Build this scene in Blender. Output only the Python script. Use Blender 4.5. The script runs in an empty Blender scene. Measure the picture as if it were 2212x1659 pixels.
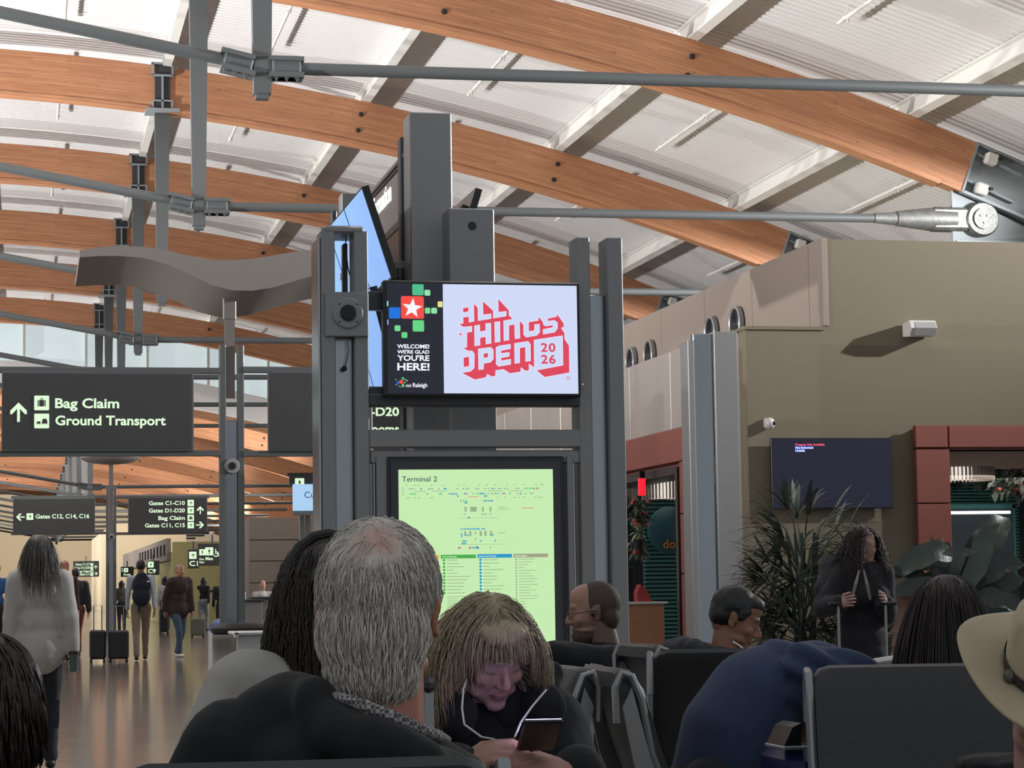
import bpy, bmesh, math, random
import numpy as np
from math import sin, cos, pi, sqrt, atan2, radians
from mathutils import Vector, Matrix, Euler, noise
V = Vector
rnd = random.Random(7)
SC = bpy.context.scene
COL = SC.collection
# ------------------------------------------------------------------ camera
FPX, CAMH, ROLL, YAW, PIT = 4920.0, 1.23, 0.0145, 0.21187, 0.088218
CX, CY = 1106.0, 829.5
fw = V((sin(YAW)*cos(PIT), cos(YAW)*cos(PIT), sin(PIT)))
r0 = V((cos(YAW), -sin(YAW), 0)); u0 = r0.cross(fw)
rt = r0*cos(ROLL)-u0*sin(ROLL); up = u0*cos(ROLL)+r0*sin(ROLL)
cam = bpy.data.cameras.new('camera'); camo = bpy.data.objects.new('camera', cam); COL.objects.link(camo)
cam.sensor_fit = 'HORIZONTAL'; cam.sensor_width = 36; cam.lens = 36*FPX/2212
cam.clip_start = 0.1; cam.clip_end = 600
camo.matrix_world = Matrix(((rt.x, up.x, -fw.x, 0), (rt.y, up.y, -fw.y, 0), (rt.z, up.z, -fw.z, CAMH), (0, 0, 0, 1)))
SC.camera = camo
# ------------------------------------------------------------------ world, lamps, exposure
SC.view_settings.view_transform = 'Standard'; SC.view_settings.look = 'None'
SC.view_settings.gamma = 1; SC.view_settings.use_curve_mapping = False
SC.view_settings.exposure = 0.0
wd = bpy.data.worlds.new('world'); SC.world = wd; wd.use_nodes = True
wd.node_tree.nodes['Background'].inputs[0].default_value = (0.90, 0.95, 1.0, 1)
wd.node_tree.nodes['Background'].inputs[1].default_value = 0.46

def spot(name, loc, aim, power, size=0.5, angle=140, col=(1, .97, .93), blend=0.6):
    l = bpy.data.lights.new(name, 'SPOT'); o = bpy.data.objects.new(name, l); COL.objects.link(o)
    l.energy = power; l.color = col; l.spot_size = radians(angle); l.spot_blend = blend; l.shadow_soft_size = size
    o.location = loc; o.rotation_euler = (V(aim)-V(loc)).to_track_quat('-Z', 'Y').to_euler()
    return o

def area(name, loc, aim, power, sx, sy, col=(1, .97, .93)):
    l = bpy.data.lights.new(name, 'AREA'); o = bpy.data.objects.new(name, l); COL.objects.link(o)
    l.shape = 'RECTANGLE'; l.size = sx; l.size_y = sy; l.energy = power; l.color = col
    o.location = loc; o.rotation_euler = (V(aim)-V(loc)).to_track_quat('-Z', 'Y').to_euler()
    return o
# uplights that wash the roof: a row along the left side of the hall, a row on top of the shop blocks
for i in range(9):
    y = 21.3+9.8*i; kf = (2.1, 2.0, 1.7, 1.15, .85, .7, .7, .7, .7)[i]
    spot('uplight_left', (-10.5, y, 4.6), (1.5, y, 11.6), 8600*kf, .10, 92, (1, .985, .97), 1.)
    spot('uplight_right', (19.5, y, 7.4), (9.5, y, 10.8), 10500*min(kf, 1.7), .10, 128, (1, .985, .97), 1.)
for i in range(5):
    y = 100+18*i
    spot('uplight_far', (-6, y, 4.5), (2, y, 9), 5000, .2, 140)
    spot('uplight_far', (15, y, 5), (6, y, 9), 5000, .2, 140)
spot('end_wall_fill', (-1, 196, 7), (-1, 212, 3.5), 4000, .3, 140, (1, .88, .72)); spot('end_wall_fill', (8, 196, 7), (8, 212, 3.5), 3000, .3, 140, (1, .88, .72))  # fill spots added only to brighten the dark far end wall
# downlights over the concourse and the seating
for (x, y, p) in ((-2, 19, 330), (-3, 30, 420), (-2, 46, 460), (1, 62, 300), (1, 80, 300), (-7, 60, 260), (2, 110, 400)):  # first entry is an added lamp that brightens the dim near walkway
    spot('downlight', (x, y, 7.5), (x, y, 0), p*2.5, .4, 110)
for (x, y, p) in ((4, 15, 60), (-6, 8, 60)):
    spot('downlight', (x, y, 7.0), (x, y, 0), p*2, .6, 120)

# ------------------------------------------------------------------ pixel helpers: a pixel of the photograph at a known depth
CAM = V((0, 0, CAMH))
def ray(px, py): return fw+rt*((px-CX)/FPX)-up*((py-CY)/FPX)
def at(px, py, Y):
    d = ray(px, py); return CAM+d*(Y/d.y)
def atX(px, py, X):
    d = ray(px, py); return CAM+d*(X/d.x)
def ppm(Y): return FPX/Y
def rect(x0, y0, x1, y1, Y):
    xm, ym = (x0+x1)/2, (y0+y1)/2
    return at(x0, ym, Y).x, at(x1, ym, Y).x, at(xm, y1, Y).z, at(xm, y0, Y).z

# ------------------------------------------------------------------ materials
def lin(c):
    if isinstance(c, str):
        c = c.lstrip('#'); c = tuple(int(c[i:i+2], 16)/255 for i in (0, 2, 4))
    return tuple((x/12.92 if x <= .04045 else ((x+.055)/1.055)**2.4) for x in c)+(1,)
MATS = {}
def mat(name, col, rough=.6, metal=0., bump=0., bscale=60., var=0., vscale=8., emit=0., spec=.5, coord='Object', stretch=(1, 1, 1), sheen=0., vcol=False, alpha=None, detail=3):
    if name in MATS: return MATS[name]
    m = bpy.data.materials.new(name); m.use_nodes = True; MATS[name] = m
    nt = m.node_tree; N = nt.nodes; L = nt.links; b = N['Principled BSDF']
    c = lin(col)
    b.inputs['Base Color'].default_value = c; b.inputs['Roughness'].default_value = rough
    b.inputs['Metallic'].default_value = metal; b.inputs['Specular IOR Level'].default_value = spec
    if sheen: b.inputs['Sheen Weight'].default_value = sheen
    if emit:
        b.inputs['Emission Color'].default_value = c; b.inputs['Emission Strength'].default_value = emit
        b.inputs['Base Color'].default_value = (c[0]*.1, c[1]*.1, c[2]*.1, 1)
    tc = N.new('ShaderNodeTexCoord'); mp = N.new('ShaderNodeMapping'); mp.inputs['Scale'].default_value = stretch
    L.new(tc.outputs[coord], mp.inputs[0])
    src = None
    if vcol:
        a = N.new('ShaderNodeVertexColor'); a.layer_name = 'Col'; src = a.outputs[0]
        L.new(src, b.inputs['Base Color'])
    if var:
        n = N.new('ShaderNodeTexNoise'); n.inputs['Scale'].default_value = vscale; n.inputs['Detail'].default_value = detail
        L.new(mp.outputs[0], n.inputs['Vector'])
        mr = N.new('ShaderNodeMapRange'); mr.inputs[1].default_value = .3; mr.inputs[2].default_value = .7
        mr.inputs[3].default_value = 1-var; mr.inputs[4].default_value = 1+var
        L.new(n.outputs[0], mr.inputs[0])
        mx = N.new('ShaderNodeMix'); mx.data_type = 'RGBA'; mx.blend_type = 'MULTIPLY'; mx.inputs[0].default_value = 1
        if src: L.new(src, mx.inputs[6])
        else: mx.inputs[6].default_value = c
        L.new(mr.outputs[0], mx.inputs[7]); L.new(mx.outputs[2], b.inputs['Base Color'])
    if bump:
        n2 = N.new('ShaderNodeTexNoise'); n2.inputs['Scale'].default_value = bscale; n2.inputs['Detail'].default_value = 4
        L.new(mp.outputs[0], n2.inputs['Vector'])
        bp = N.new('ShaderNodeBump'); bp.inputs['Strength'].default_value = bump; bp.inputs['Distance'].default_value = .01
        L.new(n2.outputs[0], bp.inputs['Height']); L.new(bp.outputs[0], b.inputs['Normal'])
    return m

def wood_mat():
    m = bpy.data.materials.new('laminated_timber'); m.use_nodes = True; nt = m.node_tree; N = nt.nodes; L = nt.links
    b = N['Principled BSDF']; b.inputs['Roughness'].default_value = .5
    uv = N.new('ShaderNodeUVMap'); uv.uv_map = 'UVMap'
    br = N.new('ShaderNodeTexBrick'); br.offset = .37; br.inputs['Scale'].default_value = 1
    br.inputs['Color1'].default_value = lin('#b47c5b'); br.inputs['Color2'].default_value = lin('#c48e68'); br.inputs['Mortar'].default_value = lin('#b07850')
    br.inputs['Mortar Size'].default_value = .004; br.inputs['Brick Width'].default_value = 1.9; br.inputs['Row Height'].default_value = .057
    br.inputs['Bias'].default_value = -.1
    L.new(uv.outputs[0], br.inputs['Vector'])
    mp = N.new('ShaderNodeMapping'); mp.inputs['Scale'].default_value = (.7, 14, 1); L.new(uv.outputs[0], mp.inputs[0])
    n = N.new('ShaderNodeTexNoise'); n.inputs['Scale'].default_value = 2.2; n.inputs['Detail'].default_value = 6; L.new(mp.outputs[0], n.inputs['Vector'])
    mr = N.new('ShaderNodeMapRange'); mr.inputs[1].default_value = .3; mr.inputs[2].default_value = .7; mr.inputs[3].default_value = .8; mr.inputs[4].default_value = 1.14
    L.new(n.outputs[0], mr.inputs[0])
    mx = N.new('ShaderNodeMix'); mx.data_type = 'RGBA'; mx.blend_type = 'MULTIPLY'; mx.inputs[0].default_value = 1
    L.new(br.outputs['Color'], mx.inputs[6]); L.new(mr.outputs[0], mx.inputs[7])
    mp2 = N.new('ShaderNodeMapping'); mp2.inputs['Scale'].default_value = (2.6, 5.5, 1); L.new(uv.outputs[0], mp2.inputs[0])
    vo = N.new('ShaderNodeTexVoronoi'); vo.inputs['Scale'].default_value = 1.; L.new(mp2.outputs[0], vo.inputs['Vector'])
    cr = N.new('ShaderNodeMapRange'); cr.inputs[1].default_value = .05; cr.inputs[2].default_value = .12; cr.inputs[3].default_value = .68; cr.inputs[4].default_value = 1.
    L.new(vo.outputs['Distance'], cr.inputs[0])
    mx2 = N.new('ShaderNodeMix'); mx2.data_type = 'RGBA'; mx2.blend_type = 'MULTIPLY'; mx2.inputs[0].default_value = 1
    L.new(mx.outputs[2], mx2.inputs[6]); L.new(cr.outputs[0], mx2.inputs[7]); L.new(mx2.outputs[2], b.inputs['Base Color'])
    return m

def floor_mat():
    m = bpy.data.materials.new('polished_terrazzo'); m.use_nodes = True; nt = m.node_tree; N = nt.nodes; L = nt.links
    b = N['Principled BSDF']; b.inputs['Roughness'].default_value = .12; b.inputs['Specular IOR Level'].default_value = .9
    tc = N.new('ShaderNodeTexCoord')
    n = N.new('ShaderNodeTexNoise'); n.inputs['Scale'].default_value = 40; n.inputs['Detail'].default_value = 5; L.new(tc.outputs['Object'], n.inputs['Vector'])
    br = N.new('ShaderNodeTexBrick'); br.offset = 0; br.inputs['Scale'].default_value = 1; br.inputs['Brick Width'].default_value = 3.; br.inputs['Row Height'].default_value = 3.
    br.inputs['Mortar Size'].default_value = .012; br.inputs['Color1'].default_value = lin('#716a63'); br.inputs['Color2'].default_value = lin('#776e65'); br.inputs['Mortar'].default_value = lin('#4c4844')
    L.new(tc.outputs['Object'], br.inputs['Vector'])
    mr = N.new('ShaderNodeMapRange'); mr.inputs[1].default_value = .3; mr.inputs[2].default_value = .7; mr.inputs[3].default_value = .85; mr.inputs[4].default_value = 1.1
    L.new(n.outputs[0], mr.inputs[0])
    mx = N.new('ShaderNodeMix'); mx.data_type = 'RGBA'; mx.blend_type = 'MULTIPLY'; mx.inputs[0].default_value = 1
    L.new(br.outputs['Color'], mx.inputs[6]); L.new(mr.outputs[0], mx.inputs[7]); L.new(mx.outputs[2], b.inputs['Base Color'])
    mp = N.new('ShaderNodeMapping'); mp.inputs['Scale'].default_value = (1.2, .8, 1); L.new(tc.outputs['Object'], mp.inputs[0])
    n3 = N.new('ShaderNodeTexNoise'); n3.inputs['Scale'].default_value = 1.6; n3.inputs['Detail'].default_value = 2; L.new(mp.outputs[0], n3.inputs['Vector'])
    bp = N.new('ShaderNodeBump'); bp.inputs['Strength'].default_value = .12; bp.inputs['Distance'].default_value = .02
    L.new(n3.outputs[0], bp.inputs['Height']); L.new(bp.outputs[0], b.inputs['Normal'])
    return m

M = dict(
    timber=wood_mat(), floor=floor_mat(),
    deck=mat('white_roof_deck', '#dcdada', .7), purlin=mat('cream_steel', '#d2d0cb', .6),
    pipe=mat('white_pipe', '#d8d6d0', .5), rod=mat('grey_painted_steel', '#515557', .5, .1, bump=.1, bscale=30),
    post=mat('light_grey_steel', '#7b7f83', .45, .1), bracket=mat('dark_bracket', '#34363a', .6), steel=mat('blue_grey_steel', '#8f979c', .5, .1),
    forged=mat('galvanised_fork', '#7f8180', .45, .6, bump=.3, bscale=25, var=.15, vscale=10),
    bolt=mat('dark_bolt', '#3a3a40', .4, .5), tan=mat('tan_wall_paint', '#6e6654', .8, bump=.02, bscale=80),
    beige=mat('beige_wall_panel', '#857970', .75), metalpanel=mat('brushed_metal_panel', '#aaa29c', .38, .35, var=.06, vscale=2, stretch=(1, 1, .15)),
    frame=mat('kiosk_grey_paint', '#868788', .38, .25, bump=.02, bscale=200), framedark=mat('kiosk_dark_grey', '#3f4146', .4, .2),
    mirror=mat('satin_steel', '#9aa0a6', .22, .9, bump=.02, bscale=4, stretch=(1, 1, .3)), black=mat('black_plastic', '#141519', .35), charcoal=mat('charcoal_sign_face', '#3c3c3d', .45),
    signframe=mat('sign_frame_grey', '#5c5f60', .4, .2), light=mat('backlit_lettering', '#dcf6d2', emit=1.), canopy=mat('canopy_taupe', '#77726f', .45, .2),
    red=mat('brick_red_cladding', '#7b4236', .5, bump=.02, bscale=60), chrome=mat('aluminium', '#8f9294', .36, .7), dkchair=mat('charcoal_upholstery', '#272729', .55, bump=.15, bscale=400, sheen=.1),
    rubber=mat('black_rubber', '#1c1c1e', .6), white=mat('white_laminate', '#c9cbc8', .4), skin=mat('skin', '#ffffff', .55, vcol=True, var=.06, vscale=30, bump=.05, bscale=150),
)
# ------------------------------------------------------------------ mesh helpers
class MB:
    def __init__(s): s.v = []; s.f = []; s.m = []; s.mi = 0; s.uv = None
    def add(s, vs, fs):
        o = len(s.v); s.v += [tuple(p) for p in vs]; s.f += [tuple(i+o for i in f) for f in fs]; s.m += [s.mi]*len(fs); return s
    def box(s, x0, x1, y0, y1, z0, z1, ch=0.):
        if ch <= 0:
            return s.add([(x, y, z) for z in (z0, z1) for y in (y0, y1) for x in (x0, x1)],
                         [(0, 2, 3, 1), (4, 5, 7, 6), (0, 1, 5, 4), (2, 6, 7, 3), (0, 4, 6, 2), (1, 3, 7, 5)])
        c = min(ch, (x1-x0)*.49, (y1-y0)*.49, (z1-z0)*.49)
        vs = []; idx = {}
        for i, X in enumerate((x0, x1)):
            for j, Yy in enumerate((y0, y1)):
                for k, Z in enumerate((z0, z1)):
                    for a in range(3):
                        p = [X, Yy, Z]
                        for b_ in range(3):
                            if b_ != a: p[b_] += c*(1 if (i, j, k)[b_] == 0 else -1)
                        idx[(i, j, k, a)] = len(vs); vs.append(p)
        fs = []
        I = idx
        for a in range(3):
            b_, c_ = (a+1) % 3, (a+2) % 3
            for sd in (0, 1):
                q = []
                for (u, w) in ((0, 0), (1, 0), (1, 1), (0, 1)):
                    k = [0, 0, 0]; k[a] = sd; k[b_] = u; k[c_] = w; q.append(I[(k[0], k[1], k[2], a)])
                fs.append(q if sd else q[::-1])
        for a in range(3):
            b_, c_ = (a+1) % 3, (a+2) % 3
            for u in (0, 1):
                for w in (0, 1):
                    k0 = [0, 0, 0]; k1 = [0, 0, 0]; k0[b_] = k1[b_] = u; k0[c_] = k1[c_] = w; k1[a] = 1
                    q = [I[tuple(k0)+(b_,)], I[tuple(k1)+(b_,)], I[tuple(k1)+(c_,)], I[tuple(k0)+(c_,)]]
                    fs.append(q if (u ^ w) else q[::-1])
        for i in (0, 1):
            for j in (0, 1):
                for k in (0, 1):
                    q = [I[(i, j, k, 0)], I[(i, j, k, 1)], I[(i, j, k, 2)]]
                    fs.append(q if (i+j+k) % 2 else q[::-1])
        return s.add(vs, fs)
    def obox(s, c, size, R=None, ch=0.):
        t = MB(); h = [q/2 for q in size]; t.box(-h[0], h[0], -h[1], h[1], -h[2], h[2], ch)
        R = R or Matrix.Identity(3); c = V(c)
        return s.add([c+R @ V(p) for p in t.v], t.f)
    def tube(s, pts, rads, n=8, cap=True, flat=1., upv=None):
        pts = [V(p) for p in pts]
        if not hasattr(rads, '__len__'): rads = [rads]*len(pts)
        vs = []; fs = []; prev = None
        for i, p in enumerate(pts):
            d = (pts[min(i+1, len(pts)-1)]-pts[max(i-1, 0)])
            if d.length < 1e-9: d = V((0, 0, 1))
            d.normalize()
            if prev is None:
                a = V(upv) if upv else (V((0, 0, 1)) if abs(d.z) < .9 else V((0, 1, 0)))
            else: a = prev
            a = (a-d*a.dot(d))
            if a.length < 1e-6: a = d.orthogonal()
            a.normalize(); prev = a; b_ = d.cross(a)
            for k in range(n):
                t = 2*pi*k/n; vs.append(p+a*(cos(t)*rads[i]*flat)+b_*(sin(t)*rads[i]))
        for i in range(len(pts)-1):
            for k in range(n):
                fs.append((i*n+k, i*n+(k+1) % n, (i+1)*n+(k+1) % n, (i+1)*n+k))
        if cap: fs.append(tuple(range(n))[::-1]); fs.append(tuple((len(pts)-1)*n+k for k in range(n)))
        return s.add(vs, fs)
    def ell(s, c, r, R=None, nu=12, nv=8):
        c = V(c); R = R or Matrix.Identity(3)
        if not hasattr(r, '__len__'): r = (r, r, r)
        vs = [c+R @ V((0, 0, r[2]))]; fs = []
        for j in range(1, nv):
            ph = pi*j/nv
            for i in range(nu):
                th = 2*pi*i/nu; vs.append(c+R @ V((r[0]*sin(ph)*cos(th), r[1]*sin(ph)*sin(th), r[2]*cos(ph))))
        vs.append(c+R @ V((0, 0, -r[2])))
        for i in range(nu): fs.append((0, 1+i, 1+(i+1) % nu)); b_ = 1+(nv-2)*nu; fs.append((len(vs)-1, b_+(i+1) % nu, b_+i))
        for j in range(nv-2):
            for i in range(nu): a = 1+j*nu; fs.append((a+i, a+nu+i, a+nu+(i+1) % nu, a+(i+1) % nu))
        return s.add(vs, fs)
    def cap(s, a, b, ra, rb, n=12, R=None):
        a = V(a); b = V(b); s.ell(a, ra, nu=n, nv=8); s.ell(b, rb, nu=n, nv=8)
        if (b-a).length > 1e-4: s.tube([a, b], [ra, rb], n)
        return s
    def prism(s, poly, axis, a0, a1):
        """polygon (2D, ccw) extruded along an axis: 'y' -> poly is (x,z); 'x' -> (y,z); 'z' -> (x,y)"""
        def P(p, a): return (p[0], a, p[1]) if axis == 'y' else (a, p[0], p[1]) if axis == 'x' else (p[0], p[1], a)
        n = len(poly); vs = [P(p, a0) for p in poly]+[P(p, a1) for p in poly]
        fs = [tuple(range(n)), tuple(range(2*n-1, n-1, -1))]+[(i, n+i, n+(i+1) % n, (i+1) % n) for i in range(n)]
        return s.add(vs, fs)
    def lathe(s, prof, c, n=24):
        """prof: list of (r, z)"""
        c = V(c); vs = []; fs = []
        for (r, z) in prof:
            for k in range(n): t = 2*pi*k/n; vs.append(c+V((r*cos(t), r*sin(t), z)))
        for i in range(len(prof)-1):
            for k in range(n): fs.append((i*n+k, i*n+(k+1) % n, (i+1)*n+(k+1) % n, (i+1)*n+k))
        fs.append(tuple(range(n))[::-1]); fs.append(tuple((len(prof)-1)*n+k for k in range(n)))
        return s.add(vs, fs)
    def mesh(s, name, mats, smooth=False):
        me = bpy.data.meshes.new(name); me.from_pydata(s.v, [], s.f)
        for m in (mats if isinstance(mats, (list, tuple)) else [mats]): me.materials.append(m)
        if isinstance(mats, (list, tuple)): me.polygons.foreach_set('material_index', s.m)
        me.update()
        bm = bmesh.new(); bm.from_mesh(me); bmesh.ops.recalc_face_normals(bm, faces=bm.faces); bm.to_mesh(me); bm.free()
        if smooth:
            me.polygons.foreach_set('use_smooth', [True]*len(me.polygons))
            try: me.set_sharp_from_angle(angle=radians(smooth if smooth > 1 else 40))
            except Exception: pass
        return me
    def build(s, name, mats, parent=None, smooth=False):
        o = bpy.data.objects.new(name, s.mesh(name, mats, smooth)); COL.objects.link(o)
        if parent: adopt(o, parent)
        return o

def adopt(o, parent):
    """child whose mesh is written in world coordinates"""
    o.parent = parent; o.matrix_parent_inverse = world_of(parent).inverted()
def world_of(o):
    m = o.matrix_basis.copy()
    while o.parent: m = o.matrix_parent_inverse @ m; o = o.parent; m = o.matrix_basis @ m
    return m
def tag(o, label=None, cat=None, group=None, kind=None):
    if label: o['label'] = label
    if cat: o['category'] = cat
    if group: o['group'] = group
    if kind: o['kind'] = kind
    return o
def thing(name, label, cat, loc=(0, 0, 0), group=None):
    o = bpy.data.objects.new(name, None); COL.objects.link(o); o.location = loc; o.empty_display_size = .1
    return tag(o, label, cat, group)
def struct(mb, name, m, smooth=False):
    return tag(mb.build(name, m, None, smooth), kind='structure')
def copy_tree(o, parent=None):
    c = o.copy(); COL.objects.link(c)
    if parent: c.parent = parent
    for ch in list(o.children): copy_tree(ch, c)
    return c

def text(s, x, z, y, h, m, parent, name='lettering', align='LEFT', bold=0., wide=1., facing='-y', ext=.002, sp=1., shear=0.):
    """lettering whose baseline starts at (x,z) on a wall facing -Y (or facing -X when facing='-x': x is then the y coordinate, y the x plane)"""
    cu = bpy.data.curves.new(name, 'FONT'); cu.body = s; cu.size = h/.73; cu.align_x = align; cu.offset = bold*h; cu.extrude = ext; cu.space_character = sp; cu.shear = shear
    cu.resolution_u = 3
    o = bpy.data.objects.new(name, cu); COL.objects.link(o)
    dg = bpy.context.evaluated_depsgraph_get(); me = bpy.data.meshes.new_from_object(o.evaluated_get(dg)); bpy.data.objects.remove(o)
    if facing == '-y': Mx = Matrix.Translation((x, y, z)) @ Matrix.Rotation(pi/2, 4, 'X') @ Matrix.Diagonal((wide, 1, 1, 1))
    else: Mx = Matrix.Translation((y, x, z)) @ Matrix.Rotation(-pi/2, 4, 'Z') @ Matrix.Rotation(pi/2, 4, 'X') @ Matrix.Diagonal((wide, 1, 1, 1))
    me.transform(Mx); me.materials.clear(); me.materials.append(m)
    o = bpy.data.objects.new(name, me); COL.objects.link(o)
    if parent: adopt(o, parent)
    return o

def remeshed(mb, name, m, voxel, smooth_it=3, parent=None, shape=None, paint=None, fac=.5, extra=None, keep=False):
    """union of overlapping closed lumps as one continuous skin"""
    me = bpy.data.meshes.new(name); me.from_pydata(mb.v, [], mb.f); me.update()
    bm = bmesh.new(); bm.from_mesh(me); bmesh.ops.recalc_face_normals(bm, faces=bm.faces); bm.to_mesh(me); bm.free()
    o = bpy.data.objects.new(name, me); COL.objects.link(o)
    r = o.modifiers.new('r', 'REMESH'); r.mode = 'VOXEL'; r.voxel_size = voxel; r.adaptivity = 0
    if smooth_it:
        s = o.modifiers.new('s', 'SMOOTH'); s.factor = fac; s.iterations = smooth_it
    dg = bpy.context.evaluated_depsgraph_get(); me2 = bpy.data.meshes.new_from_object(o.evaluated_get(dg)); bpy.data.objects.remove(o)
    me2.name = name
    if shape:
        co = np.empty(len(me2.vertices)*3); me2.vertices.foreach_get('co', co); co = co.reshape(-1, 3)
        no = np.empty(len(me2.vertices)*3); me2.vertices.foreach_get('normal', no); no = no.reshape(-1, 3)
        co = shape(co, no); me2.vertices.foreach_set('co', co.ravel())
    if extra:
        bm = bmesh.new(); bm.from_mesh(me2)
        t = bpy.data.meshes.new('t'); t.from_pydata(extra.v, [], extra.f); t.update()
        b2 = bmesh.new(); b2.from_mesh(t); bmesh.ops.recalc_face_normals(b2, faces=b2.faces); b2.to_mesh(t); b2.free()
        bm.from_mesh(t); bm.to_mesh(me2); bm.free()
    me2.materials.clear(); me2.materials.append(m)
    if paint:
        co = np.empty(len(me2.vertices)*3); me2.vertices.foreach_get('co', co); co = co.reshape(-1, 3)
        c = paint(co); at_ = me2.color_attributes.new('Col', 'FLOAT_COLOR', 'POINT'); at_.data.foreach_set('color', c.ravel())
    me2.polygons.foreach_set('use_smooth', [True]*len(me2.polygons)); me2.update()
    o = bpy.data.objects.new(name, me2); COL.objects.link(o)
    if parent: adopt(o, parent)
    return o

def nz(co, scale, seed=0.):
    """cheap smooth pseudo-noise in [-1,1] for arrays of points"""
    x, y, z = co[:, 0]*scale+seed, co[:, 1]*scale+seed*1.7, co[:, 2]*scale+seed*.6
    return (np.sin(x*1.7+1.3*np.sin(y*1.1+z*.7))+np.sin(y*1.9+1.1*np.sin(z*1.3+x*.5))+np.sin(z*1.6+1.2*np.sin(x*1.2-y*.8)))/3
def folds(amp=.006, scale=14, seed=0.):
    def f(co, no):
        d = amp*(nz(co, scale, seed)+.6*nz(co, scale*2.3, seed+3)-.2)
        return co+no*d[:, None]
    return f
# ================================================================== SETTING
m = MB(); m.box(-40, 45, -3, 215, -.1, 0); struct(m, 'floor', M['floor'])
XC, ZC, RB = -3.0, 11.17-53.0, 53.0
def zb(X, R=RB): return ZC+sqrt(R*R-(X-XC)**2)
DB = .90           # timber depth
PUR = .42          # purlin depth
YS = [16.4, 26.2, 36.0, 45.8, 55.6, 65.4, 75.2, 85.0]
# corrugated deck (ribs run across the hall)
def deck(y0, y1, Rr, pitch, seg, x0, x1, dz=0., amp=.035):
    mb = MB(); prof = []; y = y0
    while y < y1: prof += [(y, 0), (y+pitch*.5, 0), (y+pitch*.62, amp), (y+pitch*.88, amp)]; y += pitch
    vs = []; n = len(prof)
    for i in range(seg+1):
        a = math.asin((x0-XC)/Rr)+(math.asin((x1-XC)/Rr)-math.asin((x0-XC)/Rr))*i/seg
        for (y, h) in prof: vs.append((XC+(Rr+h)*sin(a), y, ZC+dz+(Rr+h)*cos(a)))
    fs = [(i*n+j, i*n+j+1, (i+1)*n+j+1, (i+1)*n+j) for i in range(seg) for j in range(n-1)]
    mb.add(vs, fs); return mb
RD = RB+DB+PUR
ceil = struct(deck(14, 93, RD, .21, 40, -24, 24), 'ceiling', M['deck'])
slope = lambda X: math.asin((X-XC)/RB)
for X in (-17.2, -13.2, -9.25, -5.25, -1.28, 2.70, 6.68, 10.65, 14.45, 18.3):
    a = slope(X); Rm = Matrix.Rotation(a, 3, 'Y'); mb = MB()
    def at_r(r): return V((XC+r*sin(a), 0, ZC+r*cos(a)))
    for (r_, w, h) in ((RB+DB+.02, .17, .03), (RB+DB+PUR/2, .03, PUR-.02), (RB+DB+PUR-.03, .17, .03)):
        c = at_r(r_); mb.obox((c.x, 53.5, c.z), (w, 79, h), Rm)
    for Y in YS:     # stiffener plates over each beam
        c = at_r(RB+DB+PUR/2); mb.obox((c.x, Y, c.z), (.16, .02, PUR-.03), Rm)
    mb.build('purlin', M['purlin'], ceil)
# sprinkler pipes under the deck, in each bay
for X in (-11, -7.2, -3.2, .75, 4.72, 8.7, 12.6, 16.4):
    a = math.asin((X-XC)/RD); mb = MB(); R_ = RD-.22
    for i, Y in enumerate([6.6]+YS):
        y0, y1 = Y+1.2, Y+7.2+(i % 2)*.8
        if y0 < 14: continue
        p = V((XC+R_*sin(a), 0, ZC+R_*cos(a)))
        mb.tube([(p.x, y0, p.z), (p.x, y1, p.z)], .03, 8)
        for q in (y0+.3, (y0+y1)/2, y1-.3):
            mb.tube([(p.x, q, p.z), (p.x+.22*sin(a), q, p.z+.22*cos(a))], .008, 5); mb.lathe([(.045, 0), (.045, .06)], (p.x, q, p.z-.03), 8)
            mb.tube([(p.x, q-.1, p.z), (p.x, q-.1, p.z-.1)], .014, 6)
    mb.build('sprinkler_pipe', M['pipe'], ceil, smooth=True)

# lower roof of the far part of the hall
DZ2 = -1.75
c2 = struct(deck(95, 205, RB+DB+.1, .6, 24, -24, 24, DZ2, .05), 'ceiling', M['deck'])
# clerestory between the two roofs: glass in frames, white fascia below
mb = MB(); fasc = MB(); fr = MB(); X0, X1, n = -22, 22, 18
for i in range(n):
    xa, xb = X0+(X1-X0)*i/n, X0+(X1-X0)*(i+1)/n
    zl = lambda x: zb(x)-.62; zt = lambda x: zb(x)+DB+.5
    mb.add([(xa, 93, zl(xa)), (xb, 93, zl(xb)), (xb, 93, zt(xb)), (xa, 93, zt(xa))], [(0, 1, 2, 3)])
    fasc.add([(xa, 92.9, zl(xa)-1.05), (xb, 92.9, zl(xb)-1.05), (xb, 92.9, zl(xb)), (xa, 92.9, zl(xa)), (xa, 93.4, zl(xa)-1.05), (xb, 93.4, zl(xb)-1.05), (xb, 93.4, zl(xb)), (xa, 93.4, zl(xa))],
             [(0, 1, 2, 3), (4, 7, 6, 5), (0, 4, 5, 1), (3, 2, 6, 7)])
win = struct(mb, 'window_1', mat('frosted_clerestory_glass', '#b9c6c9', .35, emit=.8, var=.05, vscale=.6))  # daylight behind the panes is put in as a glow of the glass
for i in range(n+1):
    xa = X0+(X1-X0)*i/n; p = MB(); p.box(xa-.05, xa+.05, 92.8, 92.98, zb(xa)-.62, zb(xa)+DB+.4); p.build('mullion', M['purlin'], win)
struct(fasc, 'trim_1', M['deck'])

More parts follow.
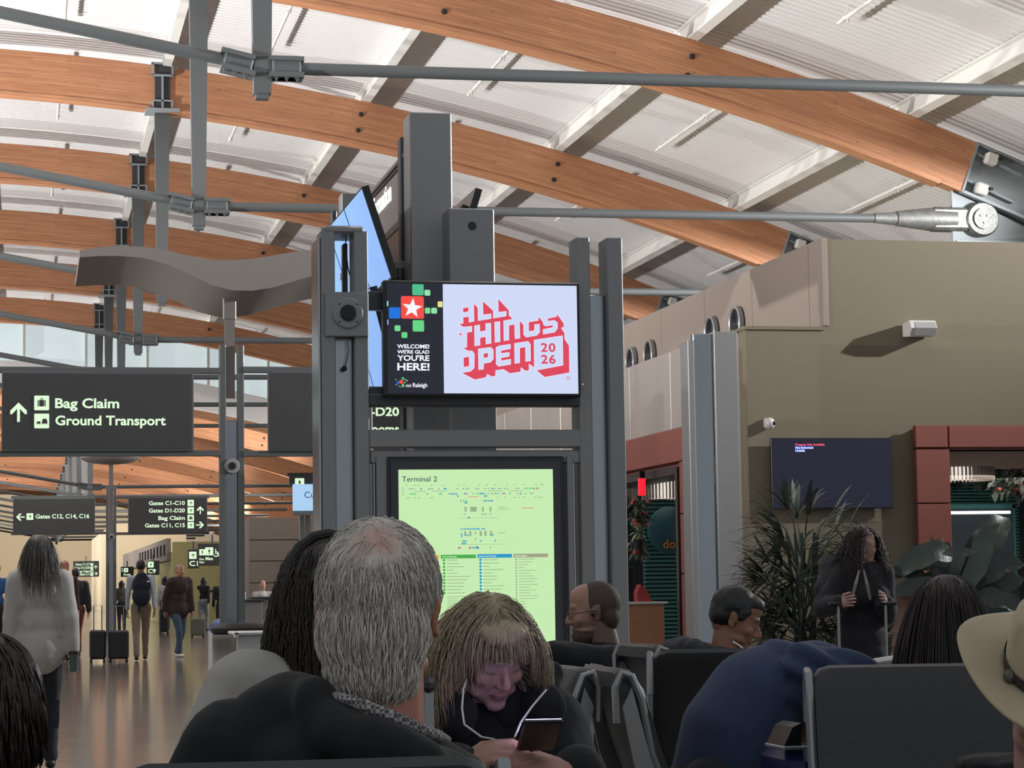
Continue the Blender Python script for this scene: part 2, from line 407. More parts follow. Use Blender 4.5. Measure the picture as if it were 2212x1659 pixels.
# ------------------------------------------------------------------ roof trusses
def arc_beam(x0, x1, y, w, ri, ro, seg, dz=0.):
    vs = []; fs = []; uv = []
    for i in range(seg+1):
        a = math.asin((x0-XC)/RB)+(math.asin((x1-XC)/RB)-math.asin((x0-XC)/RB))*i/seg
        for (r_, yy) in ((ri, y-w/2), (ri, y+w/2), (ro, y+w/2), (ro, y-w/2)):
            vs.append((XC+r_*sin(a), yy, ZC+dz+r_*cos(a))); uv.append((a*RB, r_-RB+(yy-y)))
    for i in range(seg):
        for k in range(4): fs.append((i*4+k, i*4+(k+1) % 4, (i+1)*4+(k+1) % 4, (i+1)*4+k))
    fs += [(0, 3, 2, 1), (seg*4, seg*4+1, seg*4+2, seg*4+3)]
    me = bpy.data.meshes.new('timber_beam'); me.from_pydata(vs, [], fs); me.materials.append(M['timber'])
    u = me.uv_layers.new(name='UVMap')
    for l in me.loops: u.data[l.index].uv = uv[l.vertex_index]
    me.update(); return me
NX, NZ = 2.70, 7.30
proto = {}
def truss(k, Y, label, full=True, dz=0., xe=15.6):
    t = thing('roof_truss', label, 'truss', (0, Y, 0), 'arched timber trusses of the roof')
    key = (full, dz)
    if key in proto:
        for ch in proto[key].children:
            c = ch.copy(); COL.objects.link(c); c.parent = t
            for g in ch.children: d = g.copy(); COL.objects.link(d); d.parent = c
        return t
    proto[key] = t
    def b(mb, name, mt, par=None, smooth=False):
        o = mb.build(name, mt, None, smooth); o.parent = par or t; return o
    me = arc_beam(-21, xe, 0, .30, RB, RB+DB, 48, dz); tb = bpy.data.objects.new('timber_beam', me); COL.objects.link(tb); tb.parent = t
    # thin lower lamination strip, a shade proud
    me = arc_beam(-21, xe-.4, 0, .34, RB-.03, RB+.05, 48, dz); st = bpy.data.objects.new('soffit_lamination', me); COL.objects.link(st); st.parent = t
    def P(X, r): a = math.asin((X-XC)/RB); return V((XC+r*sin(a), 0, ZC+dz+r*cos(a)))
    for X in (-6.2, -1.2, 6.6, 10.75, 14.9) if not full else (6.62, 10.7):
        for r_ in (RB+.28, RB+.62):
            q = MB(); c = P(X, r_); q.ell((c.x, -.165, c.z), (.042, .02, .042), nu=10, nv=6); q.tube([(c.x, -.15, c.z), (c.x, -.17, c.z)], .05, 10); b(q, 'bolt', M['bolt'], tb, 30)
    # tapered hanger post with its bracket at the beam
    zt = zb(NX)+dz; nz_ = NZ+dz
    q = MB(); q.add([(NX+sx*w, sy*d, z) for (z, w, d) in ((nz_-.32, .10, .09), (zt-.02, .15, .10)) for sx, sy in ((-1, -1), (1, -1), (1, 1), (-1, 1))],
                    [(3, 2, 1, 0), (4, 5, 6, 7), (0, 1, 5, 4), (1, 2, 6, 5), (2, 3, 7, 6), (3, 0, 4, 7)]); q.box(NX-.075, NX+.075, -.07, .07, nz_-.38, nz_-.3)
    b(q, 'hanger_post', M['post'] if k > 2 else M['rod'])
    q = MB(); q.box(NX-.15, NX+.15, -.19, .19, zt+.02, zt+DB+.03); br = b(q, 'bracket', M['bracket'])
    q = MB(); q.box(NX-.02, NX+.02, -.23, -.15, zt+.02, zt+DB-.22); q.box(NX-.34, NX+.34, -.24, .24, zt-.04, zt+.03); q.box(NX-.21, NX-.17, -.21, .21, zt+.03, zt+.2); q.box(NX+.17, NX+.21, -.21, .21, zt+.03, zt+.2)
    q.box(NX-.19, NX+.19, -.23, -.17, zt+.17, zt+.2)
    for (z0, z1) in ((zt+DB-.22, zt+DB-.18), (zt+DB+.03, zt+DB+.07)): q.box(NX-.22, NX+.22, -.23, .23, z0, z1)
    q.box(NX-.22, NX-.18, -.23, -.19, zt+DB-.2, zt+DB+.05); q.box(NX+.18, NX+.22, -.23, -.19, zt+DB-.2, zt+DB+.05)
    b(q, 'bracket_flange', M['steel'], br)
    # tie rod: horizontal to the right, rising to the left
    xl = -13.5; zl = zb(xl)+dz+.1; fx, fz = 15.95, nz_+.03
    for (p0, p1) in (((NX+.2, nz_), (fx-1.75, fz)), ((NX-.2, nz_+.04), (xl, zl))):
        q = MB(); q.tube([(p0[0], 0, p0[1]), (p1[0], 0, p1[1])], .075, 12); tr = b(q, 'tie_rod', M['rod'], None, 40)
    for sx in (-1, 1):      # clamp of bolted plates at the kink
        q = MB(); R_ = Matrix.Rotation(radians(13 if sx < 0 else 0), 3, 'Y'); c = V((NX+sx*.28, 0, nz_+(.04 if sx < 0 else 0)))
        q.obox(c, (.34, .22, .26), R_, .02); q.obox(c+V((0, 0, .09)), (.4, .3, .05), R_); q.obox(c-V((0, 0, .10)), (.4, .3, .06), R_)
        for u in (-.12, 0, .12): q.add([c+R_ @ V((u+a_, -.1+b_, z)) for (a_, b_, z) in ((-.03, -.03, -.12), (.03, -.03, -.12), (.03, .03, -.12), (-.03, .03, -.12), (0, 0, -.19))], [(0, 3, 2, 1), (0, 1, 4), (1, 2, 4), (2, 3, 4), (3, 0, 4)])
        b(q, 'coupler', M['rod'])
    if full:
        # forged fork that pins the rod to the steel
        q = MB(); q.tube([(fx-1.9, 0, fz-.0), (fx-1.5, 0, fz)], [.085, .115], 14); q.tube([(fx-1.5, 0, fz), (fx-.9, 0, fz), (fx-.45, 0, fz)], [.13, .20, .19], 16)
        q.obox((fx-.45, 0, fz), (.9, .30, .40), None, .05); q.lathe([(.27, -.19), (.30, -.15), (.30, .15), (.27, .19)], (0, 0, 0), 24)
        n0 = 24*4
        for i in range(len(q.v)-n0, len(q.v)): x_, y_, z_ = q.v[i]; q.v[i] = (fx+x_, z_, fz+y_)
        cl = b(q, 'fork_clevis', M['forged'], None, 40)
        q = MB(); q.tube([(fx, -.22, fz), (fx, .22, fz)], .18, 18)
        for u, w in ((-.06, .05), (.06, .05), (0, -.07)): q.tube([(fx+u, -.235, fz+w), (fx+u, -.21, fz+w)], .02, 8)
        b(q, 'pin', M['forged'], cl, 40)
        # rod beam end: shift the rods onto the fork line
        # steel rafter carrying on from the timber
        q = MB(); a0, a1 = xe, 23
        for (ri, ro, w) in ((RB-.02, RB+.03, .34), (RB+.03, RB+DB-.03, .05), (RB+DB-.03, RB+DB+.02, .30)):
            u = arc_beam(a0, a1, 0, w, ri, ro, 8, dz); q.add([v.co for v in u.vertices], [tuple(p.vertices) for p in u.polygons])
        c = P(xe, RB+DB/2); q.obox((c.x, 0, c.z), (.04, .34, DB+.03), Matrix.Rotation(slope(xe), 3, 'Y'))
        for r_ in (RB+.2, RB+.7):
            c = P(xe+.45, r_); q.obox((c.x, -.08, c.z), (.9, .12, .03), Matrix.Rotation(slope(xe)+.05, 3, 'Y'))
        b(q, 'steel_rafter', M['steel'])
        p0 = P(xe-.15, RB); p1 = P(23, RB); q = MB(); q.prism([(p0.x, p0.z-.02), (p0.x, 6.95), (23, 6.95), (p1.x, p1.z)], 'y', -.04, .04)
        q.box(p0.x, 23, -.2, .2, 6.91, 6.95)
        b(q, 'gusset_plate', M['steel'])
        for r_ in (RB+.16, RB+.72):
            q = MB(); c = P(xe+.28, r_); q.obox((c.x, -.16, c.z), (.22, .2, .2), Matrix.Rotation(.3, 3, 'Y'), .03); o = b(q, 'uplight_fitting', M['pipe'])
            q = MB(); q.lathe([(.07, -.02), (.07, .02)], (c.x+.13, -.2, c.z), 12); b(q, 'lens', M['black'], o)
    return t
names = ['nearest arched timber truss, high above the camera', 'arched timber truss whose tie rod crosses the top of the picture', 'arched timber truss running off the top edge, steel end at far right',
         'arched timber truss passing just behind the tall grey information column', 'arched timber truss third down at the left edge of the picture', 'arched timber truss fourth down at the left edge, under the third', 'arched timber truss fifth down at the left edge, behind the wavy canopy',
         'last high arched timber truss, just in front of the clerestory glass']
for k, Y in enumerate(YS): truss(k, Y, names[k])
for k in range(11):
    Y = 96+9.8*k
    truss(20+k, Y, ['first', 'second', 'third', 'fourth', 'fifth', 'sixth', 'seventh', 'eighth', 'ninth', 'tenth', 'eleventh'][k]+' truss of the lower far roof, counted from the clerestory', False, DZ2, 19)
# far end wall
m = MB(); m.box(-40, 45, 212, 212.4, 0, 12); struct(m, 'wall_back', mat('cream_wall', '#cdbfa6', .8))
# right hand building: lower block, upper block
XL, XU, YW = 8.18, 9.175, 25.2
m = MB(); m.box(XL, 30, YW, 44, 0, .001)
H_L, H_U = 4.16, 5.24
def sidewall(mb, X, ya, yb, za, zb_): mb.box(X, X+.2, ya, yb, za, zb_)
# front wall with the wide shop opening on the right
ox = at(2040, 1100, YW).x
m = MB(); m.box(XL+.03, ox, YW, YW+.25, 0, H_L); m.box(ox, 30, YW, YW+.25, 2.75, H_L); m.box(XU+.002, 30, YW, YW+.25, H_L, H_U)
m.box(XL+.01, XU+.0, YW-.02, YW+19, H_L, H_L+.04)
m.box(XU+.03, 30, YW+.25, YW+22, H_U-.1, H_U-.005)
struct(m, 'wall_right', M['tan'])
# upper side wall: individual beige panels with open joints, and round air diffusers
ub = MB(); ub.box(XU+.06, XU+.2, YW+.02, 47, H_L, H_U-.01); ub.box(XL+.06, XL+.3, YW+.02, YW+1.2, 0, H_L); us = struct(ub, 'wall_side', M['beige'])
js = [YW, 25.66, 27.83, 29.92, 32.1, 34.3, 36.5, 38.7, 40.9, 43.1, 45.3]
for a, c in zip(js[:-1], js[1:]):
    q = MB(); q.box(XU-.012, XU+.06, a+(.008 if a > YW else -.012), c-.008, H_L+.05, H_U+.012, .004); q.build('wall_panel', M['beige'], us)
for Y in (28.36, 29.47, 32.6, 33.65, 36.9, 38.0):
    p = V((XU-.03, Y, 4.60+(.0 if Y < 30 else .02)))
    t = thing('air_diffuser', {28.36: 'round grey air diffuser high on side wall, nearest to camera', 29.47: 'round grey air diffuser second from the camera, beside the nearest', 32.6: 'third round grey air diffuser, just above first metal panel', 33.65: 'fourth round grey air diffuser, half behind the kiosk column'}.get(Y, 'round air diffuser hidden far along the side wall, '+('nearer' if Y < 37.5 else 'farther')+' of the last two'), 'vent', p, 'round air diffusers on the side wall')
    for (r0_, r1_, d) in ((.195, .235, .07), (.135, .15, .05), (.09, .105, .045), (.045, .06, .04)):
        q = MB(); q.lathe([(r0_, 0), (r1_, 0), (r1_, d*.8), ((r0_+r1_)/2, d), (r0_, d*.8), (r0_, 0)], (0, 0, 0), 28)
        o = q.build('ring', M['framedark'] if r0_ < .19 else M['frame'], None, 40); o.parent = t; o.rotation_euler = (0, -pi/2, 0)
    q = MB(); q.lathe([(.195, -.01), (.195, .022)], (0, 0, 0), 24); o = q.build('duct_opening', M['rubber']); o.parent = t; o.rotation_euler = (0, -pi/2, 0)
# lower side wall: brushed metal panels above the shop portal
ms = MB(); ms.box(XL+.05, XL+.25, 26.3, 44, 3.18, H_L); side2 = struct(ms, 'wall_side', M['framedark'])
for a, c in zip([26.4, 28.22, 30.25, 32.3, 34.4, 36.5, 38.6, 40.7], [28.2, 30.23, 32.28, 34.38, 36.48, 38.58, 40.68, 43]):
    q = MB(); q.box(XL-.02, XL+.05, a, c, 3.2, H_L+.05, .006); q.build('metal_panel', M['metalpanel'], side2)
# portal in brick red cladding on the side wall
def cladding(st, specs, name='cladding_panel'):
    for s_ in specs:
        q = MB(); q.box(*s_, .008); q.build(name, M['red'], st)
q = MB(); q.box(XL+.02, XL+.4, 27.2, 44, 2.72, 3.18); q.box(XL+.02, XL+.4, 27.2, 27.9, 0, 2.75); p1 = struct(q, 'door_1', M['red'])
cladding(p1, [(XL-.12, XL+.05, a, c-.015, 2.76, 3.18) for a, c in ((27.1, 28.9), (28.9, 31.2), (31.2, 33.5), (33.5, 36))]+[(XL-.12, XL+.05, 27.1, 27.55, z0, z1-.012) for z0, z1 in ((0, .55), (.55, 1.35), (1.35, 2.1), (2.1, 2.76))])
q = MB(); q.box(XL-.05, XL+.5, 27.9, 28.0, 0, 2.7); q.box(XL-.02, XL+.5, 27.9, 36, 2.62, 2.72); q.build('portal_reveal', mat('dark_bronze', '#3b2f2d', .4, .3), p1)
# portal on the front wall
x0 = at(1968, 1000, YW).x; x1 = at(2040, 1000, YW).x
q = MB(); q.box(x0+.03, 30, YW-.1, YW+.3, 2.75, 3.0); q.box(x0+.03, x1, YW-.1, YW+.3, 0, 2.76); p2 = struct(q, 'door_2', M['red'])
cladding(p2, [(x0, x1, YW-.16, YW-.08, z0, z1-.012) for z0, z1 in ((0, .62), (.62, 1.38), (1.38, 2.12), (2.12, 2.76))]+[(a, c-.015, YW-.16, YW-.08, 2.77, 3.03) for a, c in ((x0, x1), (x1, x1+1.6), (x1+1.6, x1+3.2), (x1+3.2, x1+4.8))])
# shop interior: ceiling, back wall
q = MB(); q.box(XL+.5, 30, YW+.3, 44, 2.72, 2.8); struct(q, 'ceiling', mat('shop_ceiling', '#b8aaa0', .8))
q = MB(); q.box(XL+5, 30, 33, 33.2, 0, 2.75); q.box(XL+.5, XL+4.9, 41, 41.2, 0, 2.75); struct(q, 'wall_back', mat('shop_wall', '#3d4846', .8))
area('shop_lamp', (12.5, 28.2, 2.6), (12.5, 28.2, 0), 60, 2.5, 2.5, (1, .93, .85)); area('shop_lamp', (10.2, 33.5, 2.6), (10.2, 33.5, 0), 70, 1.5, 3, (1, .9, .8))
# mid-distance blocks of the same building, left of the kiosk
q = MB(); q.box(5.8, 10, 60, 60.3, 0, 3.1); q.box(5.8, 10, 60.3, 64, 3.0, 3.1); q.box(5.8, 6, 60.3, 64, 0, 3.0)
wb = struct(q, 'wall_right', M['beige'])
for i, (z0, z1) in enumerate(((.85, 1.38), (1.40, 1.95), (1.97, 2.5), (2.52, 3.1))):
    for (a, c) in ((5.78, 7.6), (7.62, 9.9)): q = MB(); q.box(a, c, 59.93, 60, z0, z1, .005); q.build('wall_panel', M['beige'], wb)
q = MB(); q.box(5.78, 10, 59.85, 59.95, 0, .84); q.build('wall_base', M['framedark'], wb)
q = MB(); q.box(5.2, 12, 82, 82.3, 0, 2.95); q.box(5.2, 5.4, 82.3, 120, 0, 2.6); struct(q, 'wall_right', mat('yellow_green_wall', '#a59c68', .8))
q = MB(); q.box(5.05, 5.2, 83, 120, 2.3, 3.1); wl = struct(q, 'wall_side', M['beige'])
for i in range(9): q = MB(); Y = 84+2.2*i; q.box(5.0, 5.06, Y, Y+.55, 2.5, 2.9); q.build('vent_panel', M['bracket'], wl)
q = MB(); q.box(5.2, 9, 130, 130.4, 0, 5.0); q.box(4.9, 5.2, 130, 170, 0, 5.0); struct(q, 'wall_right', mat('warm_white_wall', '#e6d6b6', .8))
spot('wall_washer', (5.5, 122, 4.4), (7, 130, 2.8), 500, .3, 120, (1, .9, .72))
# ================================================================== INFORMATION KIOSK
YK = 14.2
kx = lambda px, y=900, Y=YK: at(px, y, Y).x
kz = lambda py, x=1040, Y=YK: at(x, py, Y).z
E_ = lambda n, c, s=1.: mat('screen_'+n, c, .3, emit=s)
ki = thing('information_kiosk', 'tall grey steel information kiosk holding two screens, centre of the picture', 'kiosk', (kx(1040), YK, 0))
def kbox(name, x0, x1, y0, y1, z0, z1, m=M['frame'], ch=.006, par=ki):
    q = MB(); q.box(x0, x1, y0, y1, z0, z1, ch); return q.build(name, m, par)
LT, RT = kz(492, 745), kz(512, 1290)
# left tower
kbox('post', kx(696), kx(726), YK, YK+.22, 0, LT-.02); kbox('post', kx(768), kx(798), YK, YK+.22, 0, LT-.02)
kbox('side_panel', kx(694)-.012, kx(696), YK+.02, YK+.36, 0, LT-.06, M['mirror'])
kbox('back_post', kx(700), kx(722), YK+.26, YK+.36, 0, LT-.08); kbox('back_post', kx(756), kx(768), YK+.26, YK+.34, 0, LT-.06, M['framedark'])
q = MB(); q.tube([(kx(706), YK+.17, LT+.0), (kx(784), YK+.17, LT+.0)], [.055, .055], 14, flat=.55); q.box(kx(702), kx(790), YK+.0, YK+.34, LT-.035, LT+.015, .015); q.build('cap', M['frame'], ki, 40)
kbox('plate', kx(703), kx(797), YK-.03, YK, kz(728, 750), kz(632, 750))
kbox('recess_panel', kx(726), kx(768), YK+.1, YK+.14, 0, kz(700, 750), M['mirror'])
kbox('upper_stub', kx(786), kx(832), YK+.02, YK+.1, kz(668, 810), kz(628, 810), M['framedark'])
kbox('upper_stub', kx(798), kx(832), YK+.02, YK+.1, kz(878, 810), kz(834, 810), M['framedark'])
# right tower: two deep posts with a recessed satin panel between them
kbox('post', kx(1252), kx(1280), YK, YK+.22, 0, RT); kbox('post', kx(1317), kx(1351), YK, YK+.22, 0, RT)
kbox('recess_panel', kx(1280), kx(1317), YK+.08, YK+.16, 0, kz(634, 1300), M['mirror'])
# cross beams
kbox('cross_beam', kx(798), kx(1255), YK+.0, YK+.12, kz(877), kz(852), M['framedark']); kbox('cross_beam', kx(798), kx(1255), YK, YK+.14, kz(966), kz(928))
kbox('cross_beam', kx(800), kx(1254), YK+.02, YK+.1, kz(1000), kz(972))
# speaker
def disc(name, c, r, d, m, par, n=28, hole=0):
    q = MB(); pr = [(r*.96, 0), (r, d*.4), (r*.9, d), (.001, d)] if not hole else [(r, 0), (r, d), (hole, d), (hole, 0)]
    vs = MB(); vs.lathe(pr, (0, 0, 0), n); vs.v = [(c[0]+x, c[1]-z, c[2]+y) for (x, y, z) in vs.v]; return vs.build(name, m, par, 40)
sc_ = at(750, 678, YK)
sp = thing('wall_speaker', 'round grey speaker with black centre on a square plate, left post of kiosk', 'speaker', (sc_.x, YK-.03, sc_.z))
disc('flange', (sc_.x, YK-.03, sc_.z), .100, .02, mat('speaker_grey', '#8d8f90', .5), sp); disc('cone', (sc_.x, YK-.05, sc_.z), .052, .03, M['rubber'], sp)
for a in (45, 135, 225, 315): disc('screw', (sc_.x+.08*cos(radians(a)), YK-.049, sc_.z+.08*sin(radians(a))), .006, .004, M['black'], sp, 8)
q = MB(); pts = [at(751, 735, YK+.05), at(753, 760, YK+.05), at(748, 785, YK+.05), at(744, 796, YK+.05)]; q.tube(pts, .003, 5); q.ell(pts[-1], .017); cb = q.build('speaker_cable', M['rubber'], None, 40)
tag(cb, 'thin black cable with a round plug dangling below the round kiosk speaker', 'cable')
q = MB(); q.tube([at(750, 500, YK+.2), at(746, 530, YK+.2), at(752, 580, YK+.2), at(764, 625, YK+.2)], .004, 5); cb = q.build('loose_cable', M['rubber'], None, 40)
tag(cb, 'thin black cable hanging across the gap at the top of the left kiosk post', 'cable')
# upper monitor
mo = thing('advert_monitor', 'wide black monitor showing the red ALL THINGS OPEN 2026 advert', 'monitor', (kx(1040), YK-.1, kz(730)))
a0, a1, b0, b1 = rect(828, 607.5, 1253.5, 857, YK-.1)
q = MB(); q.box(a0, a1, YK-.1, YK-.02, b0, b1, .01); q.build('bezel', M['black'], mo)
s0, s1, t0, t1 = rect(836, 614, 1247, 851, YK-.1); YS_ = YK-.104
def sx(px): return s0+(px-836)/(1247-836)*(s1-s0)
def sz(py): return t1-(py-614)/(851-614)*(t1-t0)
def flat(poly, m, par, name, lift=0., th=.0015, Y=None, fx_=None, fz_=None):
    fx_ = fx_ or sx; fz_ = fz_ or sz; Y = YS_ if Y is None else Y
    q = MB(); q.prism([(fx_(x), fz_(y)) for x, y in poly], 'y', Y-lift-th, Y-lift); return q.build(name, m, par)
def R4(x0, y0, x1, y1): return [(x0, y0), (x1, y0), (x1, y1), (x0, y1)]
def rr(x0, y0, x1, y1, r, n=4):
    p = []
    for (cx_, cy_, a) in ((x1-r, y0+r, -90), (x1-r, y1-r, 0), (x0+r, y1-r, 90), (x0+r, y0+r, 180)):
        for i in range(n+1): t = radians(a+90*i/n); p.append((cx_+r*cos(t), cy_+r*sin(t)))
    return p
flat(R4(836, 614, 955, 851), E_('navy', '#1c1e2b'), mo, 'dark_picture'); flat(R4(956, 615, 1247, 850), E_('pale', '#ccd6f2'), mo, 'pale_picture')
for (x0, y0, x1, y1, c) in ((890.5, 616, 915, 640, '#48b988'), (916.5, 628, 929, 640.5, '#8fe0a8'), (840.5, 666.5, 864.5, 690.5, '#0e6fd8'), (917, 666.5, 928.5, 679, '#74d98f'), (930.5, 666.5, 943, 679, '#8fe0a0'), (944.5, 652.5, 955, 665, '#dfdf86'),
                           (890.5, 693.5, 915, 718, '#62d182'), (852, 705, 864.5, 717.5, '#70d88a'), (866.5, 719.5, 879, 732, '#62d27c'), (836.3, 653, 839, 664, '#9fe8f0'), (836.3, 693, 839, 704, '#88a8f0')):
    r_ = min(3, (x1-x0)*.2); flat(rr(x0, y0, x1, y1, r_), E_('dot'+c[1:], c), mo, 'coloured_square', .001)
flat(rr(866, 642, 915, 690.5, 4), E_('red', '#ef4a41'), mo, 'red_square', .001)
star = []
for i in range(10):
    R_ = 22 if i % 2 == 0 else 9; t = radians(-84+36*i); star.append((890+R_*cos(t), 668+R_*sin(t)))
flat(star, E_('white', '#f4f4ff'), mo, 'star', .003)
W_ = E_('white', '#f4f4ff')
for (s_, yb, h, w) in (('WELCOME!', 754, 9, 1.0), ("WE'RE GLAD", 765.3, 8, .97), ("YOU'RE", 780.5, 12.3, .99), ('HERE!', 801, 16.5, 1.0)):
    o = text(s_, 0, 0, 0, h/FPX*YK*.99, W_, None, bold=.035)
    xs = [v.co.x for v in o.data.vertices]; x0_, x1_ = min(xs), max(xs); tw = 925.5 if yb > 754 or True else 0; k = (sx(tw)-sx(857))/(x1_-x0_)
    o.data.transform(Matrix.Translation((sx(857)-x0_*k, YS_-.002, sz(yb))) @ Matrix.Diagonal((k, 1, 1, 1))); adopt(o, mo)
text('visit', sx(873), sz(837), YS_-.002, 8/FPX*YK, W_, mo, shear=.3, wide=.78, bold=.0); text('Raleigh', sx(889), sz(837), YS_-.002, 9.3/FPX*YK, W_, mo, bold=.02, wide=.9)
for (x0, y0, x1, y1, c) in ((861, 822, 869, 830, '#ef4a41'), (866, 816, 871, 821, '#48b988'), (855, 825, 860, 830, '#0e6fd8'), (866, 831, 871, 837, '#62d182'), (872, 820, 874.5, 822.5, '#8fe0a8'), (876, 822, 878.5, 824.5, '#dfdf86'), (853, 820, 855, 822, '#8fe0a8'), (853, 831, 855, 833, '#9fe8f0'), (859, 833.5, 861, 835.5, '#62d182'), (862, 836, 864, 838, '#70d88a'), (871, 826, 874, 829, '#74d98f')):
    flat(R4(x0, y0, x1, y1), E_('dot'+c[1:], c) if c != '#ef4a41' else E_('red', c), mo, 'coloured_square', .001)
# the advert: red block shadow, pale letters on top. u,v are the pixels of my close view (origin 660,600 scale 2.989)
z = lambda p: [(660+x/2.989, 600+y/2.989) for x, y in p]
RED_, PALE = E_('crimson', '#d94257'), E_('pale', '#ccd6f2')
E_('outline', '#e6dcf6')
RED_, PALE = E_('crimson', '#dd4f6c'), E_('pale', '#ccd6f2')
zz = lambda p: [(970+x/7.9, 630+y/7.9) for x, y in p]
OUT = [(148, 562), (222, 548), (222, 445), (325, 430), (328, 527), (410, 510), (405, 205), (480, 275), (482, 500), (700, 462), (700, 385), (565, 402), (562, 160), (742, 325), (742, 455), (960, 415), (962, 338), (827, 355), (825, 115), (1010, 315), (1012, 400), (1078, 470), (918, 500), (918, 840), (1000, 825), (1003, 572), (1105, 555), (1108, 805),
 (1190, 792), (1188, 487), (1258, 565), (1258, 730), (1300, 775), (1480, 742), (1530, 690), (1530, 550), (1448, 560), (1445, 662), (1342, 680), (1342, 515), (1510, 485), (1512, 412), (1595, 510), (1600, 550), (1630, 580), (1765, 562), (1765, 605), (1595, 640), (1595, 720), (1790, 685), (1840, 620), (1840, 520), (1790, 483), (1670, 498), (1670, 450),
 (1830, 415), (1832, 355), (1955, 535), (1952, 600), (1910, 612), (1965, 700), (1965, 800), (2040, 915), (2040, 1380), (1605, 1460), (1460, 1340), (1925, 1250), (1925, 745), (1435, 825), (1432, 1302), (1345, 1235), (1340, 1345), (1275, 1355), (1205, 1300), (1195, 1370), (1010, 1400), (900, 1330), (770, 1350), (765, 1445), (700, 1455), (625, 1415),
 (600, 1470), (410, 1508), (180, 1390), (340, 1362), (400, 1310), (408, 1070), (370, 1018), (300, 1020), (210, 968), (280, 955), (285, 700), (370, 690), (370, 600), (225, 615)]
flat(zz(OUT), RED_, mo, 'red_block', .001)
INS = [[(418, 590), (505, 575), (505, 692), (610, 672), (610, 550), (695, 543), (695, 885), (610, 895), (610, 770), (505, 790), (505, 918), (418, 930)], [(762, 525), (850, 515), (850, 855), (765, 868)], [(477, 985), (690, 955), (730, 1000), (730, 1150), (685, 1205), (563, 1228), (560, 1325), (480, 1335)],
 [(780, 960), (830, 930), (1025, 900), (1025, 975), (862, 1005), (862, 1058), (1003, 1038), (1003, 1105), (862, 1130), (862, 1185), (1025, 1155), (1025, 1240), (820, 1275), (780, 1240)], [(1098, 885), (1330, 848), (1368, 900), (1368, 1180), (1285, 1190), (1285, 940), (1183, 958), (1180, 1212), (1098, 1225)]]
for p in INS: flat(zz(p), PALE, mo, 'letter', .003)
RDS = [[(562, 1060), (645, 1045), (645, 1125), (562, 1140)], [(222, 288), (322, 270), (322, 348), (222, 368)], [(128, 722), (198, 712), (198, 772)], [(220, 1130), (322, 1112), (322, 1280), (220, 1298)]]
for p in RDS: flat(zz(p), RED_, mo, 'letter_counter', .005)
lq = MB()
for P_ in [OUT]+INS+RDS:
    for (xa, ya), (xb, yb) in zip(P_, P_[1:]+P_[:1]):
        dx, dy = xb-xa, yb-ya; L_ = sqrt(dx*dx+dy*dy); dx, dy = dx/L_*5, dy/L_*5
        lq.prism([(sx(x), sz(y)) for x, y in zz([(xa-dx-dy, ya-dy+dx), (xb+dx-dy, yb+dy+dx), (xb+dx+dy, yb+dy-dx), (xa-dx+dy, ya-dy-dx)])], 'y', YS_-.0075, YS_-.0066)
lq.build('white_outline', E_('outline', '#e6dcf6'), mo)
for s_, x_, y_ in (('20', 1545, 1020), ('26', 1545, 1222)):
    o = text(s_, 0, 0, 0, 155/7.9/FPX*YK, RED_, None, bold=.03, wide=1., sp=1.12); xs = [v.co.x for v in o.data.vertices]; k = (sx(970+1800/7.9)-sx(970+1550/7.9))/(max(xs)-min(xs))
    (px_, py_), = zz([(x_+5, y_)]); o.data.transform(Matrix.Translation((sx(px_)-min(xs)*k, YS_-.006, sz(py_))) @ Matrix.Diagonal((k, 1, 1, 1))); adopt(o, mo)
disc('registered_mark', (sx(1225), YS_-.001, sz(816)), .011, .001, RED_, mo, 16, .008)
disc('status_light', (kx(1251, 832), YK-.1, kz(832)), .004, .002, M['light'], mo, 8)
# map screen
mp_ = thing('map_display', 'tall pale green Terminal 2 map display in black frame, lower half of kiosk', 'display', (kx(1030), YK-.02, kz(1200)))
g0, g1, h0, h1 = rect(838, 986, 1222, 1425, YK-.02)
q = MB(); q.box(g0, g1, YK-.02, YK+.09, h0, h1, .008); q.build('outer_frame', mat('navy_black_frame', '#161c26', .3), mp_)
a0, a1, b0, b1 = rect(846, 996, 1213, 1418, YK-.03)
q = MB(); q.box(a0, a1, YK-.03, YK-.02, b0, b1); q.build('inner_frame', M['framedark'], mp_)
c0, c1, d0, d1 = rect(862.5, 1014, 1197, 1400, YK-.035)
YM = YK-.035
mxf = lambda px: c0+(px-862.5)/(1197-862.5)*(c1-c0)
mzf = lambda py: d1-(py-1014)/(1400-1014)*(d1-d0)
def mflat(poly, m, name, lift=.001): return flat(poly, m, mp_, name, lift, .001, YM, mxf, mzf)
mflat(R4(862.5, 1014, 1197, 1400), E_('green', '#c3e8ae'), 'backlit_sheet', 0)
text('Terminal 2', mxf(869.5), mzf(1040), YM-.002, 12.3/FPX*YK, E_('ink', '#1d2a4c', .9), mp_, wide=1.04, sp=1.02)
GR, GN, BL, OR_, PU, TQ = E_('legendgrey', '#9b9f84'), E_('legendgreen', '#46a94a'), E_('legendblue', '#2292c4'), E_('orange', '#e8a32e'), E_('purple', '#b381b6'), E_('teal', '#55a9a9')
GT = E_('greytext', '#93ad87'); WT = E_('white2', '#e8f8e0')
for (x0, x1, y, m_, s_) in ((866, 947.5, 1203, OR_, ''), (866, 947.5, 1226.5, PU, ''), (951, 1027, 1202.5, GN, 'Food and Beverage'), (1030, 1105, 1202, BL, 'Services and Amenities'), (1108, 1183.5, 1202, GR, 'Symbols Legend')):
    mflat(R4(x0, y-4, x1, y+4), m_, 'legend_bar')
    if s_: text(s_, mxf(x0+3), mzf(y+1.6), YM-.003, 3.2/FPX*YK, WT, mp_, wide=.95)
